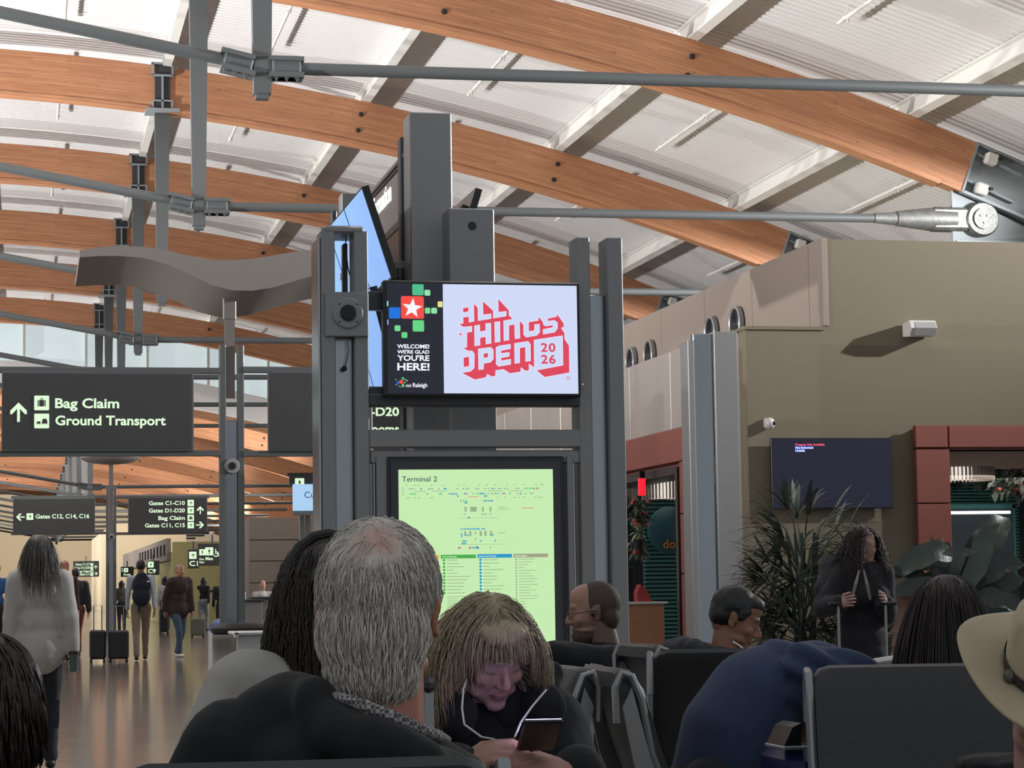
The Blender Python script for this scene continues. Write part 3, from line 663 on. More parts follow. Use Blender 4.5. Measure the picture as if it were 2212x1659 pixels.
# small symbols and lines of the plan and the legend (too fine to read): joined per colour
def batch(items, m, name):
    q = MB()
    for it in items:
        if it[0] == 'r': _, x0, y0, x1, y1 = it; p = R4(x0, y0, x1, y1)
        else: _, x, y, r_ = it; p = [(x+r_*cos(i*pi/4), y+r_*sin(i*pi/4)) for i in range(8)]
        q.prism([(mxf(x), mzf(y)) for x, y in p], 'y', YM-.003, YM-.001)
    tag(q.build(name, m, mp_), kind='stuff')
rg = random.Random(3); u = lambda x, y: (820+x/5.267, 960+y/5.267)
gl = [('c', 958, 1210+7.05*i, 2.8) for i in range(11)]; batch(gl, GN, 'green_markers')
batch([('c', 1036.5, 1210+7.05*i, 2.8) for i in range(11)], BL, 'blue_markers')
tx = []
for i in range(11): tx.append(('r', 964, 1209.5+7.05*i, 964+rg.uniform(14, 50), 1211+7.05*i)); tx.append(('r', 1042, 1209.5+7.05*i, 1042+rg.uniform(12, 50), 1211+7.05*i))
for i in range(18): tx.append(('r', 1119, 1209+6.1*i, 1119+rg.uniform(10, 44), 1210.3+6.1*i)); tx.append(('r', 1112, 1208+6.1*i, 1115.5, 1211.3+6.1*i))
for i in range(16): tx.append(('r', 964, 1288+4.6*i, 964+rg.uniform(12, 40), 1289.2+4.6*i))
for i in range(5): tx.append(('c', 958, 1352+8*i, 2.4))
for (a, b_, y) in ((400, 530, 531), (600, 765, 531), (1240, 1400, 533), (1470, 1640, 533), (1200, 1290, 562)): x0, y0 = u(a, y-3); x1, y1 = u(b_, y+3); tx.append(('r', x0, y0, x1, y1))
for x in (320, 403, 447, 596, 725, 912, 965, 1134, 1225, 1316, 1456, 1548, 1648, 1785, 1850, 1868): x0, y0 = u(x-11, 459); x1, y1 = u(x+11, 468); tx.append(('r', x0, y0, x1, y1))
for x in (320, 345, 407, 450, 582, 608, 1348, 1434, 1540, 1590, 1645, 1785, 1825, 1855): x0, y0 = u(x-11, 602); x1, y1 = u(x+11, 611); tx.append(('r', x0, y0, x1, y1))
for (y) in (495, 518, 542, 567): x0, y0 = u(260, y-4); x1, y1 = u(283, y+4); tx.append(('r', x0, y0, x1, y1))
for (x0, y0, x1, y1) in ((1030, 712, 1105, 768), (968, 712, 990, 768), (1165, 712, 1185, 768), (1252, 712, 1272, 768), (885, 838, 1355, 842), (905, 1138, 1440, 1142), (960, 990, 982, 1045), (1016, 990, 1040, 1045), (1135, 990, 1160, 1045), (1188, 990, 1214, 1045), (1252, 990, 1276, 1045), (1080, 995, 1094, 1025), (1082, 1065, 1092, 1105)):
    p, q_ = u(x0, y0), u(x1, y1); tx.append(('r', p[0], p[1], q_[0], q_[1]))
batch(tx, GT, 'small_print')
text('Ticketing and', mxf(1076), mzf(1097.5), YM-.002, 2.6/FPX*YK, E_('ink2', '#6c8a68'), mp_); text('Concourse Level', mxf(1076), mzf(1102), YM-.002, 2.6/FPX*YK, E_('ink2', '#6c8a68'), mp_); text('Bag Claim', mxf(1076), mzf(1153), YM-.002, 2.8/FPX*YK, E_('ink2', '#6c8a68'), mp_)
pl = []
for x in (347, 370, 395, 560, 583, 605, 678, 888, 955, 992, 1018, 1100, 1127, 1205, 1240, 1310, 1360, 1385, 1427, 1460, 1560, 1590, 550, 685, 705, 1065, 1290, 1358, 1572, 1668, 1724, 1748, 1180, 1208, 1260, 965, 1170): pl.append(('c',)+u(x, 505 if x in (347, 370, 395, 560, 583, 605, 678, 888, 955, 992, 1018, 1100, 1127, 1205, 1240, 1310, 1360, 1385, 1427, 1460, 1560, 1590) else (563 if x not in (1180, 1208, 1260, 965, 1170) else 797))+(1.7,))
batch(pl, E_('greydot', '#8aa596'), 'plan_symbols')
bl = [('c',)+u(x, y)+(2.1,) for x, y in ((478, 505), (740, 505), (760, 505), (800, 562), (825, 562), (850, 562), (875, 565), (893, 590), (1145, 562), (1165, 562), (1185, 562), (1200, 590), (1218, 590), (1326, 563), (1608, 565), (1285, 505), (1190, 645), (1215, 645), (1240, 645), (1265, 645), (1285, 645), (975, 665), (990, 665), (930, 965), (960, 965), (985, 965), (1010, 965), (1035, 965), (1060, 965), (1085, 965), (1110, 965), (1128, 965), (1165, 965), (1190, 965), (930, 1025), (932, 1047), (945, 1102), (965, 1102), (978, 1102), (935, 1130), (955, 1130), (970, 1130), (1145, 1102), (1312, 1100), (975, 1030), (1000, 1035), (1260, 1035), (1285, 1035), (1055, 1178), (1075, 1178))]
batch(bl, E_('plan_blue', '#5aa6bd'), 'blue_plan_symbols')
batch([('c',)+u(x, y)+(2.,) for x, y in ((360, 562), (385, 562), (410, 562), (545, 562), (1115, 562), (1488, 563), (1660, 505), (1690, 505), (1720, 505), (1750, 505), (1770, 508), (925, 645), (960, 645), (990, 645), (700, 562), (1255, 1178))], E_('plan_green', '#6cc07c'), 'green_plan_symbols')
batch([('r',)+u(1008, 594)+u(1128, 600), ('r',)+u(1625, 728)+u(1757, 735), ('r',)+u(1010, 1166)+u(1036, 1190), ('c',)+u(1803, 505)+(2.4,)], E_('plan_red', '#d9705c'), 'red_plan_marks')
batch([('r',)+u(888, 1166)+u(916, 1190), ('c',)+u(970, 562)+(2,), ('c',)+u(990, 562)+(2,), ('c',)+u(1405, 563)+(2,), ('c',)+u(1425, 563)+(2,)], E_('plan_purple', '#a583b0'), 'purple_plan_marks')
batch([('r',)+u(1093, 1166)+u(1121, 1190), ('r',)+u(1000, 828)+u(1027, 842)], E_('plan_navy', '#2e6f96'), 'navy_plan_marks')
# lower kiosk body
kbox('side_fin', kx(805), kx(812), YK+.03, YK+.12, .1, kz(990), M['mirror']); kbox('side_fin', kx(1236), kx(1243), YK+.03, YK+.12, .1, kz(990), M['mirror'])
kbox('lower_stile', kx(812), kx(838), YK, YK+.1, .0, kz(985)); kbox('lower_stile', kx(1222), kx(1236), YK, YK+.1, 0, kz(985)); kbox('lower_panel', kx(838), kx(1222), YK+.02, YK+.1, 0, h0)
# ------------------------------------------------------------------ flight information island behind it
fi = thing('flight_information_stand', 'tall grey column stand rising behind the kiosk, bearing the Information header', 'stand', (2.75, 15.8, 0))
def fbox(name, *a, m=M['frame'], ch=.008): q = MB(); q.box(*a, ch); return q.build(name, m, fi)
cx0, cx1 = at(886, 400, 15.7).x, at(977, 400, 15.7).x; zt = at(930, 243, 15.7).z
fbox('column', cx0, cx1, 15.7, 15.98, 0, zt); fbox('column_edge', cx0-.02, cx0+.02, 15.99, 16.12, 0, zt-.12, m=M['framedark'])
ccx0, ccx1 = at(738, 430, 19.4).x, at(776, 430, 19.4).x; fbox('column', ccx0, ccx1+.1, 19.4, 19.6, 0, at(757, 417, 19.4).z)
fbox('column_edge', ccx0-.06, ccx0-.01, 19.62, 19.72, 0, at(757, 417, 19.4).z-.12, m=M['framedark'])
x0, x1 = at(969, 500, 15.35).x, at(1068, 500, 15.35).x; zb_ = at(1020, 450, 15.35).z
fbox('short_column', x0, x1, 15.35, 15.6, 0, zb_)
hc = at(1020, 488, 15.35); disc('cable_hole', (hc.x, 15.353, hc.z), .031, .006, M['black'], fi, 20)
XI = at(873, 400, 15.98).x+.01
zt2, zm2 = at(873, 330, 15.98).z, at(873, 478, 15.98).z
pn = fbox('header_panel', XI, XI+.06, 15.98, 19.4, zm2, zt2-.07, m=M['canopy']); fbox('header_rail', XI-.02, XI+.08, 15.98, 19.4, zt2-.035, zt2, m=M['canopy']); fbox('header_groove', XI-.005, XI+.06, 15.98, 19.4, zt2-.07, zt2-.035, m=M['black'])
fbox('header_lower_band', XI-.01, XI+.05, 15.98, 19.4, zm2-.30, zm2-.01, m=mat('navy_glass', '#20212c', .2))
fbox('cable_tray', XI+.0, XI+.05, 15.98, 19.4, zm2-.56, zm2-.44, m=M['canopy']); fbox('dark_tray', XI+.1, XI+.2, 15.98, 19.4, zm2-1.0, zm2-.57, m=M['framedark'])
ya = atX(846, 420, XI).y; yb = atX(801, 450, XI).y
o = text('Flight Information', 0, 0, 0, .165, mat('lit_white', '#fffdf4', emit=1.1), None, bold=.02); xs = [v.co.x for v in o.data.vertices]; k = 1.0
zl = atX(846, 441, XI).z
o.data.transform(Matrix.Translation((XI-.004, ya, zl+.03)) @ Matrix.Rotation(-pi/2, 4, 'Z') @ Matrix.Translation((-max(xs), 0, 0))); adopt(o, fi)
# tilted flight screens (left side lit blue, right side seen from behind)
def screen_row(xt, xb, ya, w, n, ztop, zbot, face, lab, lit):
    for i in range(n):
        y0 = ya+i*(w+.02)
        t = thing('flight_screen', lab[i], 'screen', ((xt+xb)/2, y0+w/2, (ztop+zbot)/2), 'flight screens of the stand')
        d = V((xb-xt, 0, zbot-ztop)); d.normalize(); nrm = V((d.z, 0, -d.x))*1.0
        if nrm.x*face < 0: nrm = -nrm
        def pl(o1, o2, ins, name, m):
            q = MB(); a = V((xt, 0, ztop))+d*ins; b_ = V((xb, 0, zbot))-d*ins; vs = []
            for yy in (y0+ins, y0+w-ins):
                for p in (a+nrm*o1, b_+nrm*o1, b_+nrm*o2, a+nrm*o2): vs.append((p.x, yy, p.z))
            q.add(vs, [(0, 1, 2, 3), (7, 6, 5, 4), (0, 4, 5, 1), (1, 5, 6, 2), (2, 6, 7, 3), (3, 7, 4, 0)]); return q.build(name, m, t)
        pl(-.05, 0, 0, 'housing', M['black'])
        if lit: pl(0, .003, .012, 'lit_picture', lit)
        else: pl(0, .003, .02, 'picture', mat('screen_off', '#20232c', .2)); pl(-.09, -.05, .12, 'rear_box', M['rubber'])
    return t
ft = at(781, 404, 15.0); fb = at(846, 602, 15.0); fl = at(799, 655, 15.0)
skyb = mat('flight_blue', '#7fa7e2', .3, emit=.95, var=.12, vscale=2.)
screen_row(ft.x, fb.x, 15.0, .86, 3, ft.z, fb.z, -1, ['tilted blue flight screen nearest to the kiosk, upper row', 'tilted blue flight screen, second in upper row, behind the nearest', 'tilted blue flight screen, far one in the upper row'], skyb)
fb2 = at(858, 845, 15.0)
screen_row(fl.x, fb2.x, 15.0, .86, 3, fb.z-.06, fb2.z, -1, ['tilted blue flight screen in lower row, seen between post and monitor', 'second blue flight screen of the lower row', 'far blue flight screen of the lower row'], skyb)
fbox('screen_arm', 2.75, at(1042, 410, 15.95).x-.12, 16.3, 16.36, 3.6, 3.66); fbox('screen_arm', 2.75, at(1042, 410, 15.95).x-.12, 18., 18.06, 3.6, 3.66); fbox('spine', 2.72, 2.8, 15.95, 19.4, 3.5, 3.7)
[fbox('screen_arm', fb.x-.12, 2.72, y_, y_+.06, z_, z_+.06) for y_ in (15.98, 16.6) for z_ in (3.5, 2.75)]
gt = at(1042, 410, 15.95); gb = at(1031, 455, 15.95)
screen_row(gt.x, gt.x-.19, 15.95, .86, 3, gt.z, gt.z-.6, 1, ['dark flight screen tilted to the right, rear corner showing above short column', 'second dark right hand flight screen', 'far dark right hand flight screen'], None)
# ------------------------------------------------------------------ CONCOURSE SIGNS
def picto(par, x, z, s, y, kind):
    """backlit square with a dark picture"""
    q = MB(); p = rr(-.5, -.5, .5, .5, .06); q.prism([(x+a*s, z+b_*s) for a, b_ in p], 'y', y-.012, y-.002); pn = q.build('pictogram', M['light'], par)
    q = MB(); B_ = lambda a0, a1, b0, b1: q.box(x+a0*s, x+a1*s, y-.018, y-.012, z+b0*s, z+b1*s)
    if kind == 'bag':
        B_(-.16, .16, -.24, .2); B_(-.27, -.19, -.24, .18); B_(.19, .27, -.24, .18); B_(-.09, -.05, .2, .3); B_(.05, .09, .2, .3); B_(-.09, .09, .27, .31)
    elif kind == 'plane':
        q.prism([(x+a*s, z+b_*s) for a, b_ in ((-.3, -.03), (.25, .06), (.33, .14), (.22, .14), (-.27, .03))], 'y', y-.018, y-.012); q.prism([(x+a*s, z+b_*s) for a, b_ in ((0, .02), (.02, -.26), (.1, -.24), (.14, .05))], 'y', y-.018, y-.012)
        q.prism([(x+a*s, z+b_*s) for a, b_ in ((-.02, .05), (.1, .07), (.0, .26), (-.06, .25))], 'y', y-.018, y-.012)
    elif kind == 'bus':
        for cx_, w, h in ((-.2, .13, .1), (.2, .18, .22)):
            B_(cx_-w, cx_+w, -.18, -.18+h); B_(cx_-w*.75, cx_+w*.75, -.18+h, -.18+h*1.5)
            for e in (-.6, .6): B_(cx_+w*e-.03, cx_+w*e+.03, -.24, -.18)
    elif kind == 'person':
        B_(-.07, .07, -.05, .2); B_(-.06, -.01, -.34, -.05); B_(.01, .06, -.34, -.05); q.lathe([(.05*s, 0), (.05*s, .002)], (x, y-.015, z+.28*s), 8); B_(-.05, .05, .23, .33); B_(-.12, -.08, -.05, .18); B_(.08, .12, -.05, .18)
    q.build('picture', M['charcoal'], pn)
def arrow(par, x, z, s, y, ang):
    q = MB(); R_ = Matrix.Rotation(ang, 2)
    for poly in ([(-.07, -.5), (.07, -.5), (.07, .3), (-.07, .3)], [(0, .5), (-.42, .08), (-.42, -.1), (-.32, -.1), (0, .26)], [(0, .5), (0, .26), (.32, -.1), (.42, -.1), (.42, .08)]):
        q.prism([(x+(R_ @ V(p)).x*s, z+(R_ @ V(p)).y*s) for p in poly], 'y', y-.012, y-.002)
    return q.build('arrow', M['light'], par)
def fit_text(s_, x0, x1, z, h, y, par, m=None, bold=.035):
    o = text(s_, 0, 0, 0, h, m or M['light'], None, bold=bold); xs = [v.co.x for v in o.data.vertices]; k = (x1-x0)/(max(xs)-min(xs))
    o.data.transform(Matrix.Translation((x0-min(xs)*k, y, z)) @ Matrix.Diagonal((k, 1, 1, 1))); adopt(o, par); return o
def sign_stand(Y, px, label, xl, xr, ytop, yb0, yb1, ytb, pw, xfar_l, xfar_r, mid=True):
    """two-post pole with top and bottom rails. pixels are turned into metres at depth Y"""
    t = thing('sign_stand', label, 'sign', (at(px, 1280, Y).x, Y, 0))
    def bx(name, a, b_, c, d, y0, y1, m=M['signframe']):
        u0_, u1_, w0, w1 = rect(a, b_, c, d, Y); q = MB(); q.box(u0_, u1_, Y+y0, Y+y1, w0, w1, .004); return q.build(name, m, t)
    zt_ = at(px, ytop, Y).z; pp = at(px, 900, Y).x; h = pw/2
    for a, b_ in ((-h, -h*.46), (h*.46, h)):
        q = MB(); s_ = Y/FPX; q.box(pp+a*s_, pp+b_*s_, Y-.02, Y+.1, 0, zt_, .008); q.build('post', M['signframe'], t)
    q = MB(); q.box(pp-h*.44*s_, pp+h*.44*s_, Y+.02, Y+.08, 0, at(px, yb1-66*pw/53 if mid else yb1, Y).z, .004); q.build('centre_strip', M['mirror'], t)
    bx('rail', xfar_l, yb0, px-h+2, yb0+ytb, -.04, .1); bx('rail', px+h-2, yb0, xfar_r, yb0+ytb, -.04, .1); bx('rail', xfar_l, yb1, px-h+2, yb1+ytb, -.04, .1); bx('rail', px+h-2, yb1, xfar_r, yb1+ytb, -.04, .1)
    return t, bx
Y1 = 27.2
sg, bx = sign_stand(Y1, 500.5, 'large twin-post sign stand with the Bag Claim panel and wavy canopy', 0, 0, 745, 793.5, 973.5, 12, 53, -60, 885)
q = MB(); s_ = Y1/FPX; pp = at(497, 800, Y1).x
q.box(pp-11*s_, pp+11*s_, Y1+.03, Y1+.07, at(497, 860, Y1).z, at(497, 686, Y1).z); q.box(pp-14*s_, pp+14*s_, Y1+.02, Y1+.1, at(497, 690, Y1).z, at(497, 628, Y1).z, .01); q.build('upper_mast', M['canopy'], sg)
# wavy canopy: an extruded S-shaped ribbon
top = [(172, 541), (215, 534), (262, 531), (310, 533), (360, 541), (410, 553), (455, 561), (500, 562), (545, 559), (590, 552), (640, 543), (690, 538), (760, 536), (830, 541)]
bot = [(172, 556), (215, 553), (262, 553), (310, 557), (360, 571), (410, 592), (455, 615), (500, 627), (545, 628), (590, 621), (640, 606), (690, 592), (760, 578), (830, 570)]
q = MB(); n = len(top); vs = []
for (x, y) in top: vs.append(at(x, y, Y1-.7))
for (x, y) in bot: vs.append(at(x, y, Y1-.7))
for (x, y) in top: p = at(x, y, Y1-.7); vs.append((p.x, Y1+1.5, p.z-.05))
for (x, y) in bot: p = at(x, y, Y1-.7); vs.append((p.x, Y1+1.5, p.z-.05))
fs = []
for i in range(n-1): fs += [(n+i, n+i+1, i+1, i), (2*n+i, 2*n+i+1, 3*n+i+1, 3*n+i), (i, i+1, 2*n+i+1, 2*n+i), (3*n+i, 3*n+i+1, n+i+1, n+i)]
fs += [(0, 2*n, 3*n, n), (n-1, 2*n-1, 4*n-1, 3*n-1)]
q.add(vs, fs); q.build('canopy', M['canopy'], sg, 50)
cc = at(501, 1007, Y1); disc('speaker_ring', (cc.x, Y1-.02, cc.z), .092, .03, mat('speaker_grey', '#8d8f90', .5), sg); disc('speaker_cone', (cc.x, Y1-.05, cc.z), .045, .02, M['black'], sg)
def panel(Y, par, x0, y0, x1, y1, name='sign_panel'):
    u0_, u1_, w0, w1 = rect(x0, y0, x1, y1, Y-.08); q = MB(); q.box(u0_, u1_, Y-.08, Y+.04, w0, w1, .004); o = q.build(name, M['signframe'], par)
    q = MB(); e = .025*(u1_-u0_)/2.3; q.box(u0_+e, u1_-e, Y-.088, Y-.079, w0+e, w1-e); q.build('face', M['charcoal'], o); return o
p = panel(Y1, sg, 3.5, 803, 418.5, 974); yy = Y1-.09
fit_text('Bag Claim', at(119, 870, yy).x, at(257.5, 870, yy).x, at(188, 881, yy).z, 21/FPX*yy, yy, p); fit_text('Ground Transport', at(119.5, 910, yy).x, at(358, 910, yy).x, at(240, 918, yy).z, 20.5/FPX*yy, yy, p)
for yv, kd in ((870.5, 'bag'), (909.5, 'bus')): c = at(90, yv, yy); picto(p, c.x, c.z, 31/FPX*yy, yy, kd)
c = at(40, 890.5, yy); arrow(p, c.x, c.z, 41/FPX*yy, yy, 0)
p = panel(Y1, sg, 580, 803, 878, 974); fit_text('D1-D20', at(765, 889, yy).x, at(862, 889, yy).x, at(845, 898, yy).z, 19/FPX*yy, yy, p); fit_text('Restrooms', at(745, 925, yy).x, at(862, 925, yy).x, at(845, 935, yy).z, 19/FPX*yy, yy, p)
# second stand, far down the concourse
Y2 = 63.
s2, bx = sign_stand(Y2, 240.5, 'distant twin-post sign stand listing gates C1-C10 and D1-D20', 0, 0, 1050, 1071, 1149, 6, 21.5, 24, 452)
c = at(241, 1160, Y2); disc('speaker_ring', (c.x, Y2-.02, c.z), .085, .03, mat('speaker_grey', '#8d8f90', .5), s2, 16); disc('speaker_cone', (c.x, Y2-.05, c.z), .045, .02, M['black'], s2, 12)
q = MB(); s_ = Y2/FPX; pp = at(240, 1000, Y2).x; q.box(pp-4.5*s_, pp+4.5*s_, Y2+.0, Y2+.06, 2.8, at(240, 1004, Y2).z); q.build('upper_mast', M['canopy'], s2)
q = MB(); cc = at(238, 992, Y2); q.ell((cc.x, Y2, cc.z+.04), (.80, .6, .19), nu=24, nv=10); q.build('canopy', M['canopy'], s2, 40)
yy = Y2-.09
p = panel(Y2, s2, 28, 1076, 205.5, 1154); fit_text('Gates C12, C14, C16', at(77, 1115, yy).x, at(193, 1115, yy).x, at(135, 1119.5, yy).z, 9/FPX*yy, yy, p)
c = at(64.5, 1116, yy); picto(p, c.x, c.z, 14/FPX*yy, yy, 'plane'); c = at(44, 1117, yy); arrow(p, c.x, c.z, 18/FPX*yy, yy, pi/2)
p = panel(Y2, s2, 277, 1074, 448, 1150)
for s_, x0, yv, kd in (('Gates C1-C10', 321.5, 1086.5, 'plane'), ('Gates D1-D20', 321.5, 1102.5, 'plane'), ('Bag Claim', 342, 1118.8, 'bag'), ('Gates C11, C15', 313, 1134.5, 'plane')):
    fit_text(s_, at(x0, yv, yy).x, at(399.5, yv, yy).x, at(360, yv+4.3, yy).z, 8.6/FPX*yy, yy, p); c = at(412, yv, yy); picto(p, c.x, c.z, 13.5/FPX*yy, yy, kd)
c = at(432.5, 1102, yy); arrow(p, c.x, c.z, 17/FPX*yy, yy, 0); c = at(432, 1134, yy); arrow(p, c.x, c.z, 17/FPX*yy, yy, -pi/2)
# smaller far signs
def small_sign(Y, x0, y0, x1, y1, label, items, name='gate_sign'):
    u0_, u1_, w0, w1 = rect(x0, y0, x1, y1, Y); t = thing(name, label, 'sign', ((u0_+u1_)/2, Y, w0))
    q = MB(); q.box(u0_, u1_, Y, Y+.12, w0, w1, .01); q.build('panel', M['charcoal'], t)
    q = MB(); q.box((u0_+u1_)/2-.02, (u0_+u1_)/2+.02, Y+.04, Y+.08, w1, w1+.22); q.build('hanger', M['signframe'], t)
    for it in items:
        if it[0] == 't': fit_text(it[1], at(it[2], it[4], Y).x, at(it[3], it[4], Y).x, at(it[2], it[4], Y).z, it[5]/FPX*Y, Y-.01, t)
        elif it[0] == 'p': c = at(it[1], it[2], Y); picto(t, c.x, c.z, it[3]/FPX*Y, Y, it[4])
        else: c = at(it[1], it[2], Y); arrow(t, c.x, c.z, it[3]/FPX*Y, Y-.01, it[4])
small_sign(60, 406, 1187, 430, 1228, 'dark hanging sign for gate C1 beside the toilets sign', [('t', 'C1', 409, 428, 1222.5, 11), ('p', 416.5, 1199.5, 15.5, 'plane')])
small_sign(58, 428, 1174, 490, 1222, 'dark hanging toilets sign reading Men with wheelchair symbol', [('p', 437, 1193, 13, 'person'), ('p', 452, 1191, 17, 'person'), ('t', 'Men', 444, 460, 1210, 7), ('t', 'Fam', 431, 441, 1210, 4.5), ('t', 'Rest', 431, 441, 1216.5, 4.5)], 'toilets_sign')
# wheelchair symbol
q = MB(); c = at(467, 1194, 58); s_ = 58/FPX
for i in range(14):
    t = -2.6+i*.33; q.box(c.x+(-.5+5*cos(t))*s_-.01, c.x+(-.5+5*cos(t))*s_+.012, 57.98, 58, c.z-3*s_+5*sin(t)*s_-.01, c.z-3*s_+5*sin(t)*s_+.012)
q.box(c.x-2*s_, c.x-.5*s_, 57.98, 58, c.z-2*s_, c.z+5*s_); q.box(c.x-1.5*s_, c.x+4*s_, 57.98, 58, c.z-3*s_, c.z-1.5*s_); q.box(c.x+3*s_, c.x+6*s_, 57.98, 58, c.z-7*s_, c.z-5.5*s_); q.box(c.x-2.2*s_, c.x-.2*s_, 57.98, 58, c.z+5.5*s_, c.z+8*s_)
adopt(q.build('wheelchair_symbol', M['light']), [o for o in bpy.data.objects if o.name.startswith('toilets_sign')][0])
small_sign(78, 317, 1211, 345, 1242, 'dark hanging sign for gate C9 over the walking man with the backpack', [('t', 'C9', 319.5, 336.5, 1238, 9), ('p', 325.5, 1219.5, 12.5, 'plane')])
small_sign(90, 261, 1224, 289, 1246, 'small dark far sign with wheelchair symbol right of the distant post', [('p', 272, 1231.5, 9, 'person'), ('t', 'Rest', 267, 282, 1243, 4), ('t', 'E', 263, 265, 1235, 8)])
small_sign(105, 158, 1212, 214, 1246, 'far hanging gates sign seen beside the red haired man', [('t', 'Gates C1-C7', 163, 194, 1221.5, 5), ('t', 'Gates D1-D20', 160, 194, 1229, 5), ('t', 'Bag Claim', 168, 194, 1236.5, 5), ('t', 'Gate C11', 172, 194, 1243, 5), ('p', 198.5, 1219.5, 6, 'plane'), ('p', 198.5, 1227, 6, 'plane'), ('p', 198.5, 1234, 6, 'bag'), ('p', 198.5, 1241, 6, 'plane'), ('a', 207, 1225, 8, 0), ('a', 207, 1239, 8, -pi/2)])
# blue information screen behind the kiosk
t = thing('lounge_screen', 'pale blue screen reading Cur, cut off by the left kiosk post', 'screen', (at(665, 1070, 31).x, 31, 0))
u0_, u1_, w0, w1 = rect(632, 1046, 740, 1103, 31); q = MB(); q.box(u0_, u1_, 30.95, 31, w0, w1); o = q.build('lit_picture', E_('skyblue', '#a9cdee'), t)
fit_text('Current', at(656.5, 1069, 31).x, at(722, 1069, 31).x, at(657, 1076, 31).z, 14.5/FPX*31, 30.94, t, E_('ink3', '#2a4258'), .0)
u0_, u1_, w0, w1 = rect(625, 1028, 745, 1050, 31.05); q = MB(); q.box(u0_, u1_, 31.0, 31.1, w0, w1); q.box(u0_-.03, u1_, 31.0, 31.15, w1, w1+.04); q.build('header_box', M['framedark'], t)
u0_, u1_, w0, w1 = rect(632, 1103, 745, 1113, 31.05); q = MB(); q.box(u0_, u1_, 31.0, 31.1, w0, w1); q.build('lower_rail', M['chrome'], t)
c = at(647, 1043, 31); picto(t, c.x, c.z, 20/FPX*31, 31, 'person')
for px in (655, 668): x_ = at(px, 1200, 31).x; q = MB(); q.box(x_-.03, x_+.03, 31.1, 31.2, 0, at(px, 1110, 31).z); q.build('post', M['frame'], t)
# charging desk: white laminate end panel and top
t = thing('white_counter', 'white laminate counter end with a folded lip, in front of the steel litter bin', 'counter', (at(560, 1438, 16.5).x, 16.5, 0))
def wb(x0, y0, x1, y1, dy0, dy1, m=M['white'], name='panel'):
    u0_, u1_, w0, w1 = rect(x0, y0, x1, y1, 16.5); q = MB(); q.box(u0_, u1_, 16.5+dy0, 16.5+dy1, w0, w1, .006); return q.build(name, m, t)
wb(512, 1372, 586, 1437, 0, .04, name='end_panel'); wb(505, 1364.5, 625, 1371, -.06, .5, name='worktop'); wb(505, 1430, 518, 1437.5, -.06, .04, name='lip'); wb(505, 1364.5, 515, 1378, -.06, .03, name='lip')
wb(582, 1371, 640, 1384, .02, .06, M['framedark'], 'apron'); lx = at(594, 1500, 16.6).x; q = MB(); q.box(lx-.03, lx+.03, 16.6, 16.66, 0, 1.0); q.build('leg', M['frame'], t)
q = MB(); c = at(612, 1364, 16.7); q.lathe([(.12, 0), (.125, .02), (.125, .085), (.11, .1)], (c.x, 16.9, c.z), 28); o = q.build('charging_puck', M['white'], None, 40); tag(o, 'white rounded box standing on the white counter top', 'box')
# ================================================================== WALL FITTINGS, BINS, PILLAR
t = thing('wall_television', 'dark blue television on the tan wall with a small red and white error message', 'television', (at(1797, 1020, YW-.12).x, YW-.02, at(1797, 1098, YW).z))
YT = YW-.12; a0, a1, b0, b1 = rect(1667, 946, 1927, 1099, YT)
q = MB(); q.box(a0, a1, YT, YT+.05, b0, b1, .006); q.build('bezel', M['black'], t)
q = MB(); q.box(a0+.012, a1-.012, YT-.003, YT, b0+.015, b1-.012); q.build('picture', E_('tvnavy', '#1d1d36', .6), t)
q = MB(); q.box(a0+.35, a1-.35, YT+.05, YW-.0, b0+.2, b1-.2); q.build('wall_mount', M['black'], t)
for s_, xa, xb, yv, c in (('Program Not Available', 1718, 1781, 962.5, '#ff5f78'), ('Not Authorized', 1718, 1756, 969.2, '#e8f0ff'), ('14.6602', 1718, 1738, 975.8, '#e8f0ff')):
    if c == '#e8f0ff': q = MB(); u0_, u1_, w0, w1 = rect(xa-.5, yv-5.6, xb+.5, yv+.6, YT); q.box(u0_, u1_, YT-.0045, YT-.003, w0, w1); q.build('caption_bar', E_('blue_bar', '#2b50c8', .9), t)
    fit_text(s_, at(xa, yv, YT).x, at(xb, yv, YT).x, at(xa, yv, YT).z, 4.6/FPX*YT, YT-.006, t, E_('cap'+c[1:], c))
c = at(1990, 711, YW-.2); t = thing('wall_loudspeaker', 'light grey box loudspeaker mounted high on the tan wall', 'speaker', (c.x, YW-.2, c.z))
q = MB(); u0_, u1_, w0, w1 = rect(1962, 693, 2018, 728, YW-.2); q.prism([(YW-.02, w0+.02), (YW-.24, w0), (YW-.30, (w0+w1)/2), (YW-.24, w1), (YW-.02, w1-.02)], 'x', u0_, u1_); q.build('housing', mat('loudspeaker_grey', '#b9b7b3', .5), t, 20)
q = MB(); q.prism([(YW-.255, w0+.012), (YW-.31, (w0+w1)/2), (YW-.255, w1-.02)], 'x', u0_+.055, u1_-.01); q.build('grille', mat('grille_grey', '#8f8f90', .6, bump=.3, bscale=900), t)
q = MB(); q.box((u0_+u1_)/2-.04, (u0_+u1_)/2+.04, YW-.05, YW, (w0+w1)/2-.04, (w0+w1)/2+.04); q.build('bracket', M['frame'], t)
c = at(1665, 914, YW-.1); t = thing('security_camera', 'small white corner security camera above the television', 'camera', (c.x, YW-.05, c.z))
q = MB(); q.ell((c.x, YW-.06, c.z), (.062, .07, .068), nu=18, nv=12); q.box(c.x-.06, c.x-.0, YW-.06, YW, c.z-.06, c.z+.065, .02); q.build('housing', mat('camera_white', '#c9c6c4', .4), t, 50)
q = MB(); q.ell((c.x+.035, YW-.115, c.z-.0), (.02, .02, .025), nu=14, nv=8); q.build('lens', M['black'], t, 50)
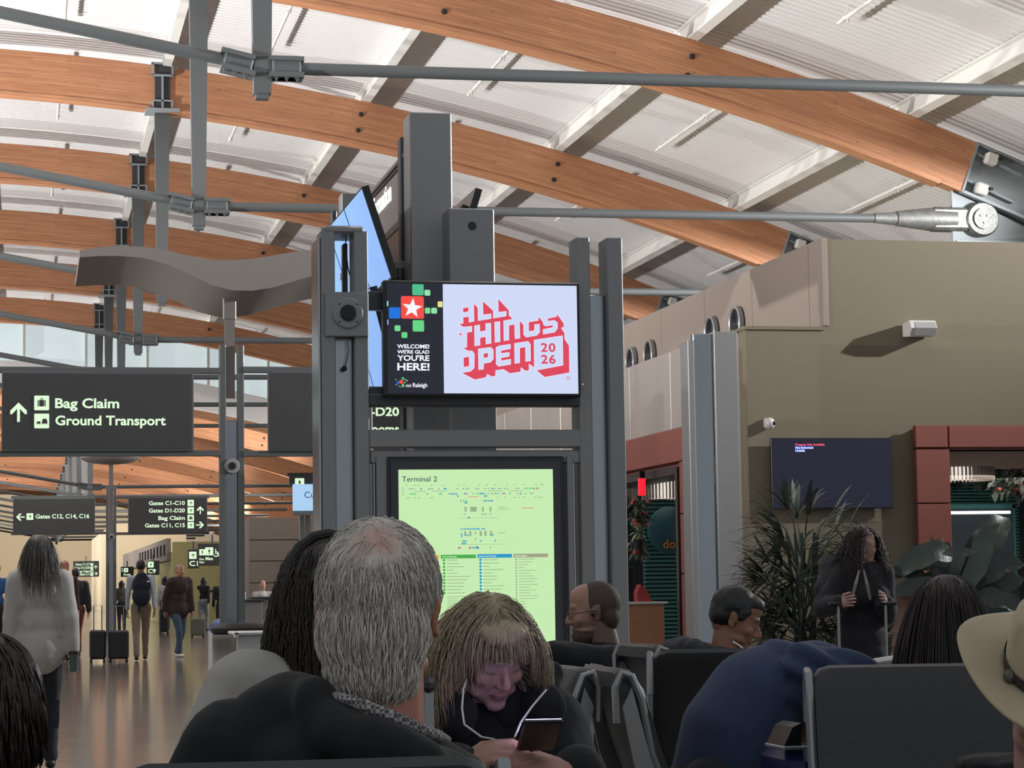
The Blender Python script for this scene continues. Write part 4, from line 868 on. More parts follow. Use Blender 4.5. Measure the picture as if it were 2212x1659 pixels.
# grey column with satin face, in front of the wall
YP = 24.4
t = thing('wall_column', 'grey steel column with a reflective strip, left of the tan wall', 'column', (at(1555, 1200, YP).x, YP, 0))
zt_ = at(1570, 716, YP).z
for nm, xa, xb, y0, y1, zz, m in (('post', 1548, 1599, 0, .5, zt_, M['frame']), ('satin_strip', 1506, 1548, .06, .16, zt_-.02, M['mirror']), ('back_post', 1493, 1507, .04, .35, at(1500, 734, YP).z, M['frame'])):
    q = MB(); q.box(at(xa, 1000, YP).x, at(xb, 1000, YP).x, YP+y0, YP+y1, 0, zz, .008); q.build(nm, m, t)
q = MB(); q.box(at(1523, 1, YP).x, at(1533, 1, YP).x, YP+.05, YP+.065, at(1525, 1044, YP).z, at(1525, 988, YP).z); q.build('service_slot', M['frame'], t)
# litter bin
c = at(516, 1500, 26.4); bx_ = c.x; t = thing('litter_bin', 'round brushed steel litter bin with a black domed lid, at the foot of the sign', 'bin', (bx_, 26.4, 0))
R_ = .305
q = MB(); q.lathe([(R_-.01, .03), (R_, .04), (R_, .14), (R_-.004, .145), (R_-.004, .64), (R_, .645), (R_, .72), (R_-.01, .73)], (bx_, 26.4, 0), 48); q.build('drum', mat('brushed_steel', '#8f8e8a', .3, .9, bump=.05, bscale=3, stretch=(8, 8, .3)), t, 40)
q = MB(); q.lathe([(R_-.02, .73), (R_+.01, .74), (R_+.015, .79), (R_-.03, .83), (R_-.15, .85), (.02, .855)], (bx_, 26.4, 0), 48); q.build('lid', M['rubber'], t, 40)
q = MB()
for a in (20, 140, 260): q.tube([(bx_+.2*cos(radians(a)), 26.4+.2*sin(radians(a)), 0), (bx_+.2*cos(radians(a)), 26.4+.2*sin(radians(a)), .04)], .02, 8)
q.build('feet', M['rubber'], t)
YB = 33.; c = at(497, 1400, YB); t = thing('recycling_bin', 'white recycling bin with a blue domed top, half hidden behind the sign post', 'bin', (c.x, YB, 0))
q = MB(); q.box(c.x-.29, c.x+.29, YB-.29, YB+.29, 0, .68, .05); q.build('body', mat('bin_white', '#c3c3c6', .4), t)
q = MB(); q.ell((c.x, YB, .68), (.30, .30, .17), nu=28, nv=12); q.build('dome', mat('bin_blue', '#3d5390', .35), t, 50)
q = MB(); q.prism([(c.x-.12+.1*cos(a*.3), .42+.1*sin(a*.3)) for a in range(21)], 'y', YB-.30, YB-.291); q.build('slot', M['black'], t)
text('PAPER', c.x-.27, .56, YB-.293, .07, E_('binprint', '#35406b', .25), t, bold=.02)
for i in range(4): q = MB(); q.prism([(c.x-.25+.03*cos(a), .46-.09*i+.03*sin(a)) for a in [k*pi/4 for k in range(8)]], 'y', YB-.297, YB-.291); q.build('symbol', mat('bin_blue', '#3d5390'), t)
# gate podium, seats and bits in the gate lounge far behind
def boxthing(nm, label, cat, specs, parts=None):
    t = thing(nm, label, cat, (specs[0][1][0], specs[0][1][2], 0))
    for nme, b_, m in specs: q = MB(); q.box(*b_, .01); q.build(nme, m, t)
    return t
c = at(577, 1300, 54); boxthing('gate_podium', 'grey gate podium in front of the far beige wall', 'podium', [('body', (c.x-.3, c.x+.25, 54, 54.5, 0, 1.0), M['frame']), ('top', (c.x-.4, c.x+.35, 53.9, 54.6, 1.0, 1.05), M['framedark']), ('base', (c.x-.33, c.x+.28, 53.98, 54.52, 0, .1), M['black'])])
c = at(538, 1300, 52); boxthing('lounge_table', 'dark table with upright cards left of the far podium', 'table', [('top', (c.x-.3, c.x+.35, 52, 52.5, .95, 1.0), M['framedark']), ('body', (c.x-.25, c.x+.3, 52.05, 52.45, 0, .95), M['frame']), ('card', (c.x-.2, c.x-.16, 52.1, 52.3, 1.0, 1.17), M['white']), ('card', (c.x-.1, c.x-.06, 52.1, 52.3, 1.0, 1.17), M['white'])])
for i in range(4):
    c = at(600+22*i, 1320, 54); boxthing('lounge_chair', ['dark lounge seat right of the far podium', 'second dark lounge seat right of the podium', 'third dark lounge seat right of the podium', 'fourth dark lounge seat right of the podium'][i], 'seat', [('seat', (c.x-.11, c.x+.11, 54, 54.5, .38, .48), M['dkchair']), ('backrest', (c.x-.11, c.x+.11, 54.45, 54.55, .48, .85), M['dkchair']), ('leg', (c.x-.03, c.x+.03, 54.2, 54.3, 0, .38), M['chrome'])])
# grey-blue monitor wing behind the brown-haired passenger
YG = 20.; a0, a1, b0, b1 = rect(612, 1247, 672, 1420, YG); boxthing('grey_screen', 'upright grey blue panel behind the long brown hair', 'panel', [('panel', (a0, a1+.1, YG, YG+.06, b0+.3, b1), mat('panel_blue', '#6f7d90', .35)), ('stand', (a0+.2, a0+.3, YG+.06, YG+.12, 0, b1-.2), M['frame'])])
# ------------------------------------------------------------------ rolling cases
def case(px, py_b, Y, w, h, d, label, m, handle=.42, hcol=None, rot=0.):
    c = at(px, py_b, Y); t = thing('rolling_suitcase', label, 'suitcase', (c.x, Y, 0)); x, y = c.x, Y
    q = MB(); q.box(x-w/2, x+w/2, y-d/2, y+d/2, .055, h, .03); q.build('shell', m, t)
    for i in range(5): q = MB(); xx = x-w/2+.04+(w-.08)*i/4; q.box(xx-.008, xx+.008, y-d/2-.006, y-d/2+.01, .1, h-.05, .003); q.build('rib', m, t)
    q = MB(); q.tube([(x-w*.25, y, h-.02), (x-w*.25, y, h+handle), (x+w*.25, y, h+handle), (x+w*.25, y, h-.02)], .012, 6); q.build('pull_handle', hcol or M['chrome'], t)
    for sx_ in (-1, 1):
        for sy_ in (-1, 1): q = MB(); q.tube([(x+sx_*w*.4-.02, y+sy_*d*.35, .03), (x+sx_*w*.4+.02, y+sy_*d*.35, .03)], .03, 10); q.build('wheel', M['rubber'], t)
    return t
blk = mat('case_black', '#1b1c20', .35)
case(211, 1427, 40.6, .28, .56, .22, 'black ribbed suitcase left of the far sign post', blk); case(256, 1427, 40.6, .35, .55, .24, 'wider black ribbed suitcase at the foot of the far sign post', blk)
case(354, 1352, 66, .26, .72, .22, 'black upright suitcase behind the man in the maroon sweater', blk, .2)
case(427, 1360, 60, .36, .5, .2, 'grey suitcase right of the man in the maroon sweater', mat('case_grey', '#5d5b55', .5), .2)
t = case(1726, 1659, 5.75, .13, .80, .3, 'navy blue suitcase with silver rim, beside the bent over passenger', mat('case_navy', '#16174e', .4), .0, M['black'])
q = MB(); u0_, u1_, w0, w1 = rect(1692, 1612, 1730, 1620, 5.6); q.box(u0_, u1_+.02, 5.595, 5.75, w0, w1, .002); q.build('silver_rim', M['chrome'], t)
u0_, u1_, w0, w1 = rect(1690, 1562, 1728, 1611, 5.62); q = MB(); q.prism([(u0_, w0), (u1_, w0), (u1_, w1), (u0_+.025, w1-.01)], 'y', 5.61, 5.75); q.build('handle_grip', M['black'], t)
# ================================================================== TANDEM CHAIRS
def chair(label, X, Y, rot, ztop=1.01, w=.5, roll=False):
    """local frame: width along x, sitter faces +y; origin at floor under the back"""
    t = thing('tandem_chair', label, 'chair', (X, Y, 0), 'airport tandem chairs'); t.rotation_euler = (0, 0, rot)
    def b(q, name, m, sm=40): o = q.build(name, m, None, sm); o.parent = t; return o
    prof = [(-.20, ztop-.012), (-.185, ztop), (-.155, ztop-.006), (-.125, ztop-.05), (-.09, ztop-.2), (-.02, .62), (.05, .46), (.08, .44), (.06, .40), (.02, .43), (-.06, .6), (-.135, ztop-.2), (-.165, ztop-.06), (-.178, ztop-.045), (-.205, ztop-.05)]
    if not roll: prof[-4:] = [(-.135, ztop-.2), (-.165, ztop-.09), (-.185, ztop-.05), (-.197, ztop-.03)]
    n = 11; q = MB(); vs = []; fs = []; k = len(prof)
    for i in range(n):
        u = i/(n-1); x = (u-.5)*(w-.03); e = (.03, .008, 0)[min(2, i, n-1-i)]; u = (0, .035, .09)[min(2, i, n-1-i)] if i < 3 else 1-(0, .035, .09)[n-1-i] if n-1-i < 3 else u; x = (u-.5)*(w-.03)
        for (y, z_) in prof: vs.append((x, y-.015*cos(pi*(u-.5)), z_-(e if z_ > .9 else 0)))
    for i in range(n-1):
        for j in range(k): fs.append((i*k+j, i*k+(j+1) % k, (i+1)*k+(j+1) % k, (i+1)*k+j))
    fs += [tuple(range(k))[::-1], tuple((n-1)*k+j for j in range(k))]; q.add(vs, fs); b(q, 'backrest', M['dkchair'])
    q = MB(); q.prism([(.04, .41), (.08, .45), (.3, .46), (.5, .475), (.54, .45), (.5, .42), (.3, .405)], 'x', -(w-.03)/2, (w-.03)/2); b(q, 'seat', M['dkchair'])
    for s_ in (-1, 1):
        x = s_*(w/2-.005); q = MB()
        fp = [(-.215, .50+.0), (-.20, .60), (-.215, .78), (-.225, ztop-.06), (-.205, ztop-.005), (-.175, ztop-.0), (-.15, ztop-.03), (-.115, ztop-.22), (-.03, .6), (.06, .44)]
        fp = [(-.205, ztop-.14), (-.208, ztop-.05), (-.19, ztop-.012), (-.165, ztop-.02), (-.14, ztop-.08), (-.115, ztop-.22), (-.05, .62), (.04, .44), (.07, .40)]
        q.tube([(x, y, z_) for y, z_ in fp], [.0105]*len(fp), 8, flat=1.0, upv=(1, 0, 0)); b(q, 'side_frame', M['chrome'])
        q = MB(); q.prism([(-.19, ztop-.10), (-.165, ztop-.05), (-.12, ztop-.23), (-.055, .6), (.03, .45), (-.0, .45), (-.09, .6), (-.16, ztop-.25)], 'x', x-.008, x+.008); b(q, 'side_web', M['frame'])
    q = MB(); q.box(-w/2-.03, w/2+.03, .12, .2, .33, .39, .01); b(q, 'beam', M['frame'])
    q = MB(); q.tube([(0, .16, .34), (0, .16, .05)], .03, 10); q.box(-.04, .04, -.1, .45, 0, .05, .012); b(q, 'leg', M['chrome'])
    return t
# row directly in front of the camera, seen from behind
c = at(670, 1640, 2.95); chair('charcoal chair back in front of the camera, behind the white haired man', c.x+.0, 3.13, -.03, 1.012, .52)
c = at(160, 1640, 2.95); chair('charcoal chair back at the lower left corner, left of the white haired man', at(670, 1640, 2.95).x-.56, 3.12, .02, 1.0, .52)
c = at(1985, 1640, 5.4); chair('large charcoal chair back with light side frame, lower right', c.x-.06, 5.22, pi-.20, 1.02, .51)
c = at(1590, 1450, 7.0); chair('charcoal chair back between the aluminium frames and the bent over passenger', c.x+.03, 7.2, -.24, 1.02, .52)
# side-on pairs, back to back
def side_chair(px, py, Y, rot, label, zt=None): c = at(px, py, Y); o_ = Matrix.Rotation(rot, 3, 'Z') @ V((0, .18, 0)); chair(label, c.x+o_.x, Y+o_.y, rot, c.z if zt is None else zt, roll=True)
side_chair(1312, 1437, 6.0, -pi/2-.06, 'chair seen side on with pale light on its rolled top, right of the phone user', None)
side_chair(1206, 1437, 6.1, pi/2+.1, 'chair seen side on, just behind the shoulder of the phone user')
side_chair(1385, 1389, 8.3, -pi/2+.05, 'chair with two aluminium loops behind the nearer side on chair')
side_chair(1500, 1396, 9.6, -.22, 'chair behind the young man in the hood')
# thin pale armrest
c = at(1920, 1425, 6.6); q = MB(); q.obox((c.x, 6.6, c.z), (.17, .06, .018), Matrix.Rotation(-.12, 3, 'Y'), .008); q.tube([(c.x+.05, 6.62, c.z), (c.x+.05, 6.62, .4)], .012, 8); tag(q.build('armrest', M['white'], None, 30), 'thin white armrest left of the long straight dark hair', 'armrest')
# grey telescopic handle between the man and the woman
YH = 4.1; a0, a1, b0, b1 = rect(918, 1495, 938, 1605, YH); t = thing('luggage_handle', 'grey telescopic luggage handle with black grip, left of the phone user', 'handle', ((a0+a1)/2, YH, 0))
q = MB(); q.box(a0, a1, YH, YH+.012, .45, b1, .002); q.build('tube', mat('handle_grey', '#9a9c9d', .4, .4), t); q = MB(); a0, a1, b0, b1 = rect(912, 1460, 940, 1500, YH); q.box(a0, a1, YH-.01, YH+.03, b0, b1, .012); q.build('grip', M['black'], t)
q = MB(); q.box(a0-.15, a1+.15, YH-.02, YH+.2, .03, .5, .03); q.build('case_body', M['black'], t)
# ================================================================== PLANTS
leafd = [mat('leaf_dark', '#454f44', .5, var=.2, vscale=6), mat('leaf_mid', '#5a6656', .5, var=.2, vscale=6), mat('leaf_deep', '#333c35', .5, var=.2, vscale=6)]
def blade(q, base, tip, w, droop, n=5, fold=.15):
    base = V(base); tip = V(tip); d = tip-base; L_ = d.length; side = d.cross(V((0, 0, 1)))
    if side.length < 1e-3: side = V((1, 0, 0))
    side.normalize(); vs = []; fs = []
    for i in range(n+1):
        u = i/n; p = base+d*u+V((0, 0, droop*sin(pi*u*.5)*u*-1+droop*.6*sin(pi*u))); ww = w*(sin(pi*min(1, .12+u*.88))**.7)*(1 if u < 1 else .02)
        vs += [p-side*ww+V((0, 0, fold*ww)), p, p+side*ww+V((0, 0, fold*ww))]
    for i in range(n): a = i*3; fs += [(a, a+1, a+4, a+3), (a+1, a+2, a+5, a+4)]
    q.add(vs, fs)
c = at(1740, 1400, 16.6); gx = c.x; t = thing('lady_palm', 'tall bushy palm with fans of narrow leaves in front of the television', 'plant', (gx, 16.6, 0))
q = MB(); q.lathe([(.25, 0), (.3, .05), (.34, .55), (.3, .56), (.28, .5)], (gx, 16.6, 0), 24); q.build('planter_pot', mat('pot_dark', '#3a3632', .6), t, 40)
rp = random.Random(11)
for k in range(5): q = MB(); q.tube([(gx+.05*cos(k*1.3), 16.6+.05*sin(k*1.3), .5), (gx+.12*cos(k*1.3), 16.6+.12*sin(k*1.3), 1.6)], [.018, .012], 7); q.build('trunk', leafd[2], t)
heads = [(1700, 1100, 1.9), (1672, 1118, 2.7), (1745, 1112, .9), (1800, 1108, .35), (1775, 1135, .1), (1720, 1120, 1.3), (1685, 1150, 2.9), (1660, 1150, 3.1), (1700, 1175, 3.0), (1760, 1165, .3), (1800, 1150, .45), (1830, 1142, .35), (1650, 1205, 3.1), (1690, 1215, 3.3), (1735, 1210, 4.6), (1640, 1265, 3.0)]
for i in range(84):
    if i < len(heads): px, py, a0 = heads[i]
    else: px, py = rp.uniform(1645, 1800), rp.uniform(1165, 1390); a0 = (pi if px < 1725 else 0)+rp.uniform(-.5, .5)
    y = 16.6+rp.uniform(-.35, .3); p = at(px, py, y); q = MB(); q.tube([(gx+(p.x-gx)*.2, 16.6+(y-16.6)*.2, .5+(p.z-.5)*.72), (gx+(p.x-gx)*.6, 16.6+(y-16.6)*.6, .5+(p.z-.5)*.93), p], [.008, .006, .004], 5)
    nb = rp.choice((7, 8, 9))
    for k in range(nb):
        ang = a0+(k-(nb-1)/2)*rp.uniform(.17, .24); ln = rp.uniform(.26, .42)*(1-.04*abs(k-nb/2)); dv = V((cos(ang), rp.uniform(-.5, .3), sin(ang)*.85+.08)); dv.normalize(); blade(q, p, p+dv*ln, rp.choice((.015, .02, .026)), rp.uniform(.02, .07))
    q.build('frond', leafd[rp.choice((0, 1, 1, 2))], t)
# bird-of-paradise leaves in a timber box
yb_ = 17.4; a0, a1, b0, b1 = rect(1905, 1277, 2075, 1440, yb_)
t = thing('timber_planter', 'reddish timber planter box behind the long straight dark hair', 'planter', ((a0+a1)/2, yb_, 0))
q = MB(); q.prism([(a0+.1, 0), (a1-.05, 0), (a1, b1), (a0, b1)], 'y', yb_, yb_+.6); q.build('box', mat('planter_wood', '#8c6e61', .6, var=.12, vscale=3, stretch=(1, 1, 14)), t)
q = MB(); q.box(a0+.03, a1-.03, yb_+.03, yb_+.57, b1-.01, b1+.01); q.build('soil', mat('soil', '#2a2420', .9, bump=.5, bscale=40), t)
t = thing('broadleaf_plant', 'plant with very large glossy dark leaves spilling from the timber planter', 'plant', ((a0+a1)/2, yb_+.3, b1))
def bigleaf(pts, w, m, nrm=(0, -1, .5), yy=yb_):
    """midrib through pixel points; leaf width w metres"""
    P_ = [at(x, y, yy+dy) for x, y, dy in pts]; n = 10; vs = []; fs = []
    def S(u): u *= len(P_)-1; i = min(int(u), len(P_)-2); f = u-i; return P_[i].lerp(P_[i+1], f)
    nrm = V(nrm).normalized()
    for i in range(n+1):
        u = i/n; p = S(u); d = (S(min(1, u+.05))-S(max(0, u-.05))).normalized(); sd = d.cross(nrm).normalized(); ww = w*sin(pi*min(1, .06+u*.94))**.6*(1 if i < n else .03); wv = .25*ww*sin(u*19)
        vs += [p-sd*ww+nrm*(.25*ww+wv), p-sd*ww*.5+nrm*.12*ww, p, p+sd*ww*.5+nrm*.12*ww, p+sd*ww+nrm*(.25*ww-wv)]
    for i in range(n):
        for j in range(4): a = i*5+j; fs.append((a, a+1, a+6, a+5))
    q = MB(); q.add(vs, fs); q.build('leaf', m, t, 60)
LD = mat('broad_leaf', '#37443b', .35, bump=.3, bscale=8, stretch=(6, 1, 1), var=.12, vscale=5); LE = mat('broad_leaf_dark', '#252e29', .4, var=.15, vscale=5)
for pts, w, m in (([(2075, 1205, .1), (2020, 1190, 0), (1965, 1215, 0), (1925, 1250, 0)], .10, LD), ([(2060, 1260, .1), (2110, 1200, .1), (2150, 1140, .2), (2180, 1120, .3)], .13, LD), ([(2060, 1240, 0), (2000, 1235, 0), (1950, 1238, 0), (1923, 1232, -.1)], .07, LE),
                  ([(2070, 1270, 0), (2000, 1262, -.1), (1950, 1275, -.1), (1920, 1285, -.1)], .07, LE), ([(2070, 1280, 0), (2120, 1240, 0), (2165, 1215, 0), (2215, 1220, 0)], .11, LE), ([(2075, 1285, -.1), (2110, 1225, -.1), (2125, 1170, 0), (2160, 1130, 0)], .09, LD),
                  ([(2060, 1285, 0), (2060, 1240, -.1), (2075, 1195, -.1), (2110, 1190, -.1)], .05, LD), ([(2080, 1300, 0), (2130, 1290, -.1), (2180, 1300, -.1), (2220, 1330, -.1)], .09, LE), ([(2050, 1290, 0), (2000, 1285, -.2), (1975, 1300, -.2)], .06, LE), ([(2090, 1290, .2), (2150, 1260, .2), (2212, 1250, .2)], .12, LE),
                  ([(2085, 1300, .1), (2040, 1250, .2), (2030, 1200, .3), (2050, 1170, .3)], .09, LE), ([(2010, 1290, .1), (1985, 1240, .2), (2010, 1200, .3)], .08, LE)): bigleaf(pts, w, m)
q = MB()
for k in range(7): b_ = at(2030, 1200, yb_+.4); blade(q, b_, b_+V((rp.uniform(-.12, .06), 0, rp.uniform(.08, .2))), .015, .01)
q.build('light_green_shoot', mat('leaf_light', '#5d7d4c', .5), t)
q = MB(); p = at(2005, 1235, yb_-.05)
for k in range(5): blade(q, p, p+V((.09*cos(k*.5), -.03, .05*sin(k*.5+1))), .03, .02)
q.build('orange_leaf', mat('leaf_orange', '#8a5a34', .5), t)
for i in range(10):
    q = MB(); e = at(1990+i*18, 1230+rp.uniform(-20, 30), yb_+.2); q.tube([((a0+a1)/2+.1, yb_+.3, b1), (e.x*.5+(a0+a1)/4, yb_+.2, e.z*.6+b1*.4), e], [.012, .01, .006], 5); q.build('stem', LE, t)
# low bush left of the planter
t = thing('low_shrub', 'low dark shrub at the left foot of the timber planter', 'plant', (at(1890, 1400, 17).x, 17, 0))
q = MB()
for i in range(160):
    p = at(rp.uniform(1850, 1925), rp.uniform(1300, 1440), 17+rp.uniform(-.2, .2)); dv = V((rp.uniform(-1, 1), rp.uniform(-.6, .6), rp.uniform(-.2, 1))).normalized(); blade(q, p, p+dv*.13, .022, .02, 3)
tag(q.build('foliage', leafd[2], t), kind='stuff'); q = MB(); c = at(1890, 1400, 17)
for k in range(6): q.tube([(c.x, 17, 0), (c.x+rp.uniform(-.15, .15), 17, .8)], .01, 5)
q.build('stem', LE, t)
# ================================================================== SHOP INTERIORS
def pendant(X, Y, Z, R_, h, label, n=54):
    t = thing('slatted_pendant', label, 'lamp', (X, Y, Z))
    q = MB(); q.lathe([(R_*.8, h), (R_*1.05, h), (R_*1.05, h+.03), (R_*.8, h+.03)], (X, Y, Z), 40); q.build('top_ring', M['canopy'], t, 40)
    q = MB(); q.lathe([(R_*.7, .02), (R_*.7, h-.04)], (X, Y, Z), 32); q.build('lit_core', mat('lamp_core', '#fff3e6', emit=.8), t, 40)
    q = MB(); q.tube([(X, Y, Z+h), (X, Y, 2.75)], .02, 8); q.build('stem', M['black'], t)
    for i in range(n):
        a = 2*pi*i/n; q = MB(); q.obox((X+R_*cos(a), Y+R_*sin(a), Z+h/2), (.07, .012, h), Matrix.Rotation(a, 3, 'Z')); q.build('slat', mat('slat_grey', '#8f8680', .5), t)
    return t
c = at(2075, 1010, 28.5); pendant(c.x+.05, 28.7, c.z-.17, .45, .33, 'round slatted pendant lamp inside the right shop opening')
c = at(1435, 1052, 31); pendant(c.x+.1, 31.4, c.z-.16, .42, .33, 'round slatted pendant lamp inside the side shop, next to the red exit sign')
# right shop: green slatted wall, window with a tube light, hanging greenery
YR = 30.5; t = thing('slatted_screen', 'wall of green horizontal slats inside the right shop', 'screen', (at(2115, 1100, YR).x, YR, 0))
a0, a1, b0, b1 = rect(2030, 1040, 2202, 1260, YR); tq = mat('teal_slat', '#2f6a66', .35)
i = 0; z_ = at(2115, 1042, YR).z
q = MB(); q.box(a0-.5, a1, YR+.06, YR+.1, .0, z_+.02); q.build('backing', mat('deep_teal', '#14302f', .6), t)
while z_ > b0+.2:
    q = MB(); q.box(a0-.3, a1, YR, YR+.05, z_-.032, z_, .006); q.build('slat', tq, t); z_ -= .047; i += 1
a0, a1, b0, b1 = rect(2045, 1098, 2190, 1260, YR-.1)
t = thing('serving_window', 'dark serving window with a white tube light over it, in the green slat wall', 'window', ((a0+a1)/2, YR-.1, b0))
q = MB(); q.box(a0, a1, YR-.08, YR-.03, b0, b1); q.build('dark_glass', mat('window_dark', '#2a333c', .15), t)
for (x0_, x1_) in ((a0-.04, a0), (a1, a1+.04)): q = MB(); q.box(x0_, x1_, YR-.1, YR-.0, b0, b1+.05); q.build('frame_bar', tq, t)
q = MB(); q.box(a0-.04, a1+.04, YR-.1, YR, b1, b1+.06); q.build('frame_bar', tq, t)
q = MB(); zt_ = at(2115, 1107, YR-.2).z; q.tube([(at(2052, 1107, YR-.2).x, YR-.2, zt_), (at(2182, 1107, YR-.2).x, YR-.2, zt_)], .02, 8); q.build('tube_light', mat('tube_white', '#ffffff', emit=3.), t)
def leafy(Y, x0_, y0_, x1_, y1_, n, label, rs, flowers=True):
    t = thing('hanging_greenery', label, 'plant', (at((x0_+x1_)/2, y1_, Y).x, Y, at((x0_+x1_)/2, y0_, Y).z)); r_ = random.Random(rs); q = MB(); f_ = MB()
    for i in range(n):
        p = at(r_.uniform(x0_, x1_), r_.uniform(y0_, y1_), Y+r_.uniform(-.2, .3)); dv = V((r_.uniform(-1, 1), r_.uniform(-.5, .5), r_.uniform(-1, .4))).normalized(); blade(q, p, p+dv*r_.uniform(.08, .16), .03, .03, 3)
        if flowers and i % 14 == 0: f_.ell(p+V((0, -.15, 0)), .028, nu=7, nv=5)
    tag(q.build('foliage', leafd[0], t), kind='stuff')
    if flowers: tag(f_.build('blossom', mat('blossom', '#b5453a', .5), t), kind='stuff')
leafy(29.2, 2142, 985, 2225, 1070, 330, 'hanging greenery with red blossoms right of the pendant lamp', 5); leafy(30.2, 2030, 1036, 2195, 1050, 90, 'thin leafy garland along the top of the green slats', 6)
leafy(30.5, 1360, 1080, 1395, 1135, 120, 'green leaves with red blossoms under the exit sign', 8); leafy(30.6, 1362, 1170, 1392, 1200, 60, 'small potted flowers behind the shop counter', 9)
q = MB(); p = at(1380, 1150, 30.3); t = thing('variegated_plant', 'pale variegated pot plant inside the side shop', 'plant', (p.x, 30.3, p.z))
for k in range(12): a = k*.55; dv = V((cos(a), -.3, sin(a))); blade(q, p, p+dv*.16, .03, .03, 4)
q.build('foliage', mat('leaf_pale', '#8f9b78', .5), t); q = MB(); q.lathe([(.06, 0), (.09, .15)], (p.x, 30.3, p.z-.25), 14); q.build('pot', M['black'], t)
# side shop contents, seen obliquely through the portal
YS2 = 32.; t = thing('slatted_screen', 'teal slatted wall inside the side shop, behind the round sign', 'screen', (at(1430, 1100, YS2).x, YS2, 0))
a0, a1, b0, b1 = rect(1393, 1075, 1475, 1400, YS2); q = MB(); q.box(a0, a1, YS2+.06, YS2+.1, 0, b1); q.build('backing', mat('deep_teal', '#14302f', .6), t); z_ = b1
while z_ > .2: q = MB(); q.box(a0, a1, YS2, YS2+.05, z_-.04, z_, .006); q.build('slat', tq, t); z_ -= .06
c = at(1447, 1145, YS2-.4); t = thing('round_shop_sign', 'dark teal round sign with orange lettering in the side shop', 'sign', (c.x, YS2-.4, c.z)); disc('disc', (c.x, YS2-.4, c.z), .34, .04, mat('teal_disc', '#26505c', .4), t, 36)
text('dolce', at(1432, 1180, YS2-.45).x, at(1432, 1184, YS2-.45).z, YS2-.45, .13, mat('sign_orange', '#c9803c', .5), t, bold=.02)
c = at(1386, 1052, 29.3); t = thing('exit_sign', 'glowing red exit sign hanging inside the side shop', 'sign', (c.x, 29.3, c.z)); q = MB(); q.box(c.x-.05, c.x+.045, 29.25, 29.3, c.z-.115, c.z+.115, .006); q.build('red_panel', mat('exit_red', '#ff2438', emit=1.), t)
q = MB(); q.box(c.x-.035, c.x+.035, 29.25, 29.32, c.z+.115, 2.72); q.build('hanger', M['black'], t)
YC = 29.2; a0, a1, b0, b1 = rect(1368, 1300, 1440, 1400, YC); t = thing('wooden_counter', 'light timber counter with white worktop inside the side shop', 'counter', (a0, YC, 0))
q = MB(); q.box(a0-.4, a1-.03, YC, YC+.8, 0, b1-.03); q.build('body', mat('counter_wood', '#a5785c', .5, var=.12, vscale=4, stretch=(1, 1, 18)), t); q = MB(); q.box(a0-.42, a1+.02, YC-.03, YC+.85, b1-.03, b1, .006); q.build('worktop', M['white'], t)
c = at(1398, 1290, YC); q = MB(); q.prism([(c.x-.1, b1+.001), (c.x+.1, b1+.001), (c.x+.02, b1+.17), (c.x-.06, b1+.23), (c.x-.11, b1+.12)], 'y', YC+.1, YC+.3); o = q.build('red_bag', mat('bag_red', '#9c3a3c', .6, bump=.4, bscale=20)); tag(o, 'red crumpled bag on the timber shop counter', 'bag')
q = MB(); c = at(1376, 1240, YC); q.box(c.x-.06, c.x+.05, YC+.3, YC+.45, b1+.002, c.z+.1, .02); o = q.build('till', M['black']); tag(o, 'black till standing on the timber shop counter', 'machine')
q = MB(); c = at(1453, 1367, 29.0); q.box(c.x-.01, c.x+.01, 29.0, 29.02, c.z-.04, c.z+.04); 
# ================================================================== PEOPLE
def C_(c): return np.array(lin(c))
def head_lumps(q, Mh, s=1., n=16, female=False, nose=1., chin=1., ears=True):
    """Mh: 4x4 head frame, face towards -Y, centre between the ears"""
    P = lambda x, y, z: Mh @ V((x*s, y*s, z*s)); R3 = Mh.to_3x3()
    E = lambda c, r, R=None: q.ell(P(*c), [k*s for k in r], R3 @ R if R else R3, n, max(8, n*2//3))
    E((0, .014, .032), (.076, .096, .090)); E((0, -.028, -.012), (.064, .064, .088)); E((0, -.032, -.064), (.053, .053, .049)); E((0, -.070, -.094*chin), (.027, .021, .020))
    E((0, -.02, .06), (.066, .070, .058)); E((0, .045, -.03), (.055, .05, .05))
    q.tube([P(-.050, -.066, .026), P(-.025, -.084, .030), P(0, -.087, .026), P(.025, -.084, .030), P(.050, -.066, .026)], [.008*s, .0105*s, .009*s, .0105*s, .008*s], 8)
    q.tube([P(0, -.084, .018), P(0, -.094*nose, .0), P(0, -.110*nose, -.022), P(0, -.113*nose, -.031)], [.007*s, .0085*s, .0105*s, .009*s], 8)
    E((0, -.107*nose, -.031), (.0125, .012, .0105)); E((.012, -.097, -.034), (.008, .010, .0075)); E((-.012, -.097, -.034), (.008, .010, .0075))
    for sx_ in (-1, 1):
        E((sx_*.041, -.062, -.024), (.022, .019, .021)); E((sx_*.031, -.0705, .002), (.0165, .0135, .0115)); E((sx_*.045, -.035, -.07), (.017, .03, .018))
        if ears: E((sx_*.077, .014, -.006), (.007, .017, .031), Matrix.Rotation(-.2*sx_, 3, 'Z') @ Matrix.Rotation(.18, 3, 'X')); E((sx_*.079, .007, -.03), (.006, .009, .011)); E((sx_*.083, .022, .006), (.005, .012, .022), Matrix.Rotation(-.55*sx_, 3, 'Z'))
    q.tube([P(-.024, -.080, -.060), P(-.010, -.091, -.0575), P(0, -.0925, -.059), P(.010, -.091, -.0575), P(.024, -.080, -.060)], [.003*s, .0055*s, .0055*s, .0055*s, .003*s], 8)
    q.tube([P(-.020, -.080, -.0685), P(-.008, -.0895, -.0705), P(.008, -.0895, -.0705), P(.020, -.080, -.0685)], [.003*s, .006*s, .006*s, .003*s], 8)
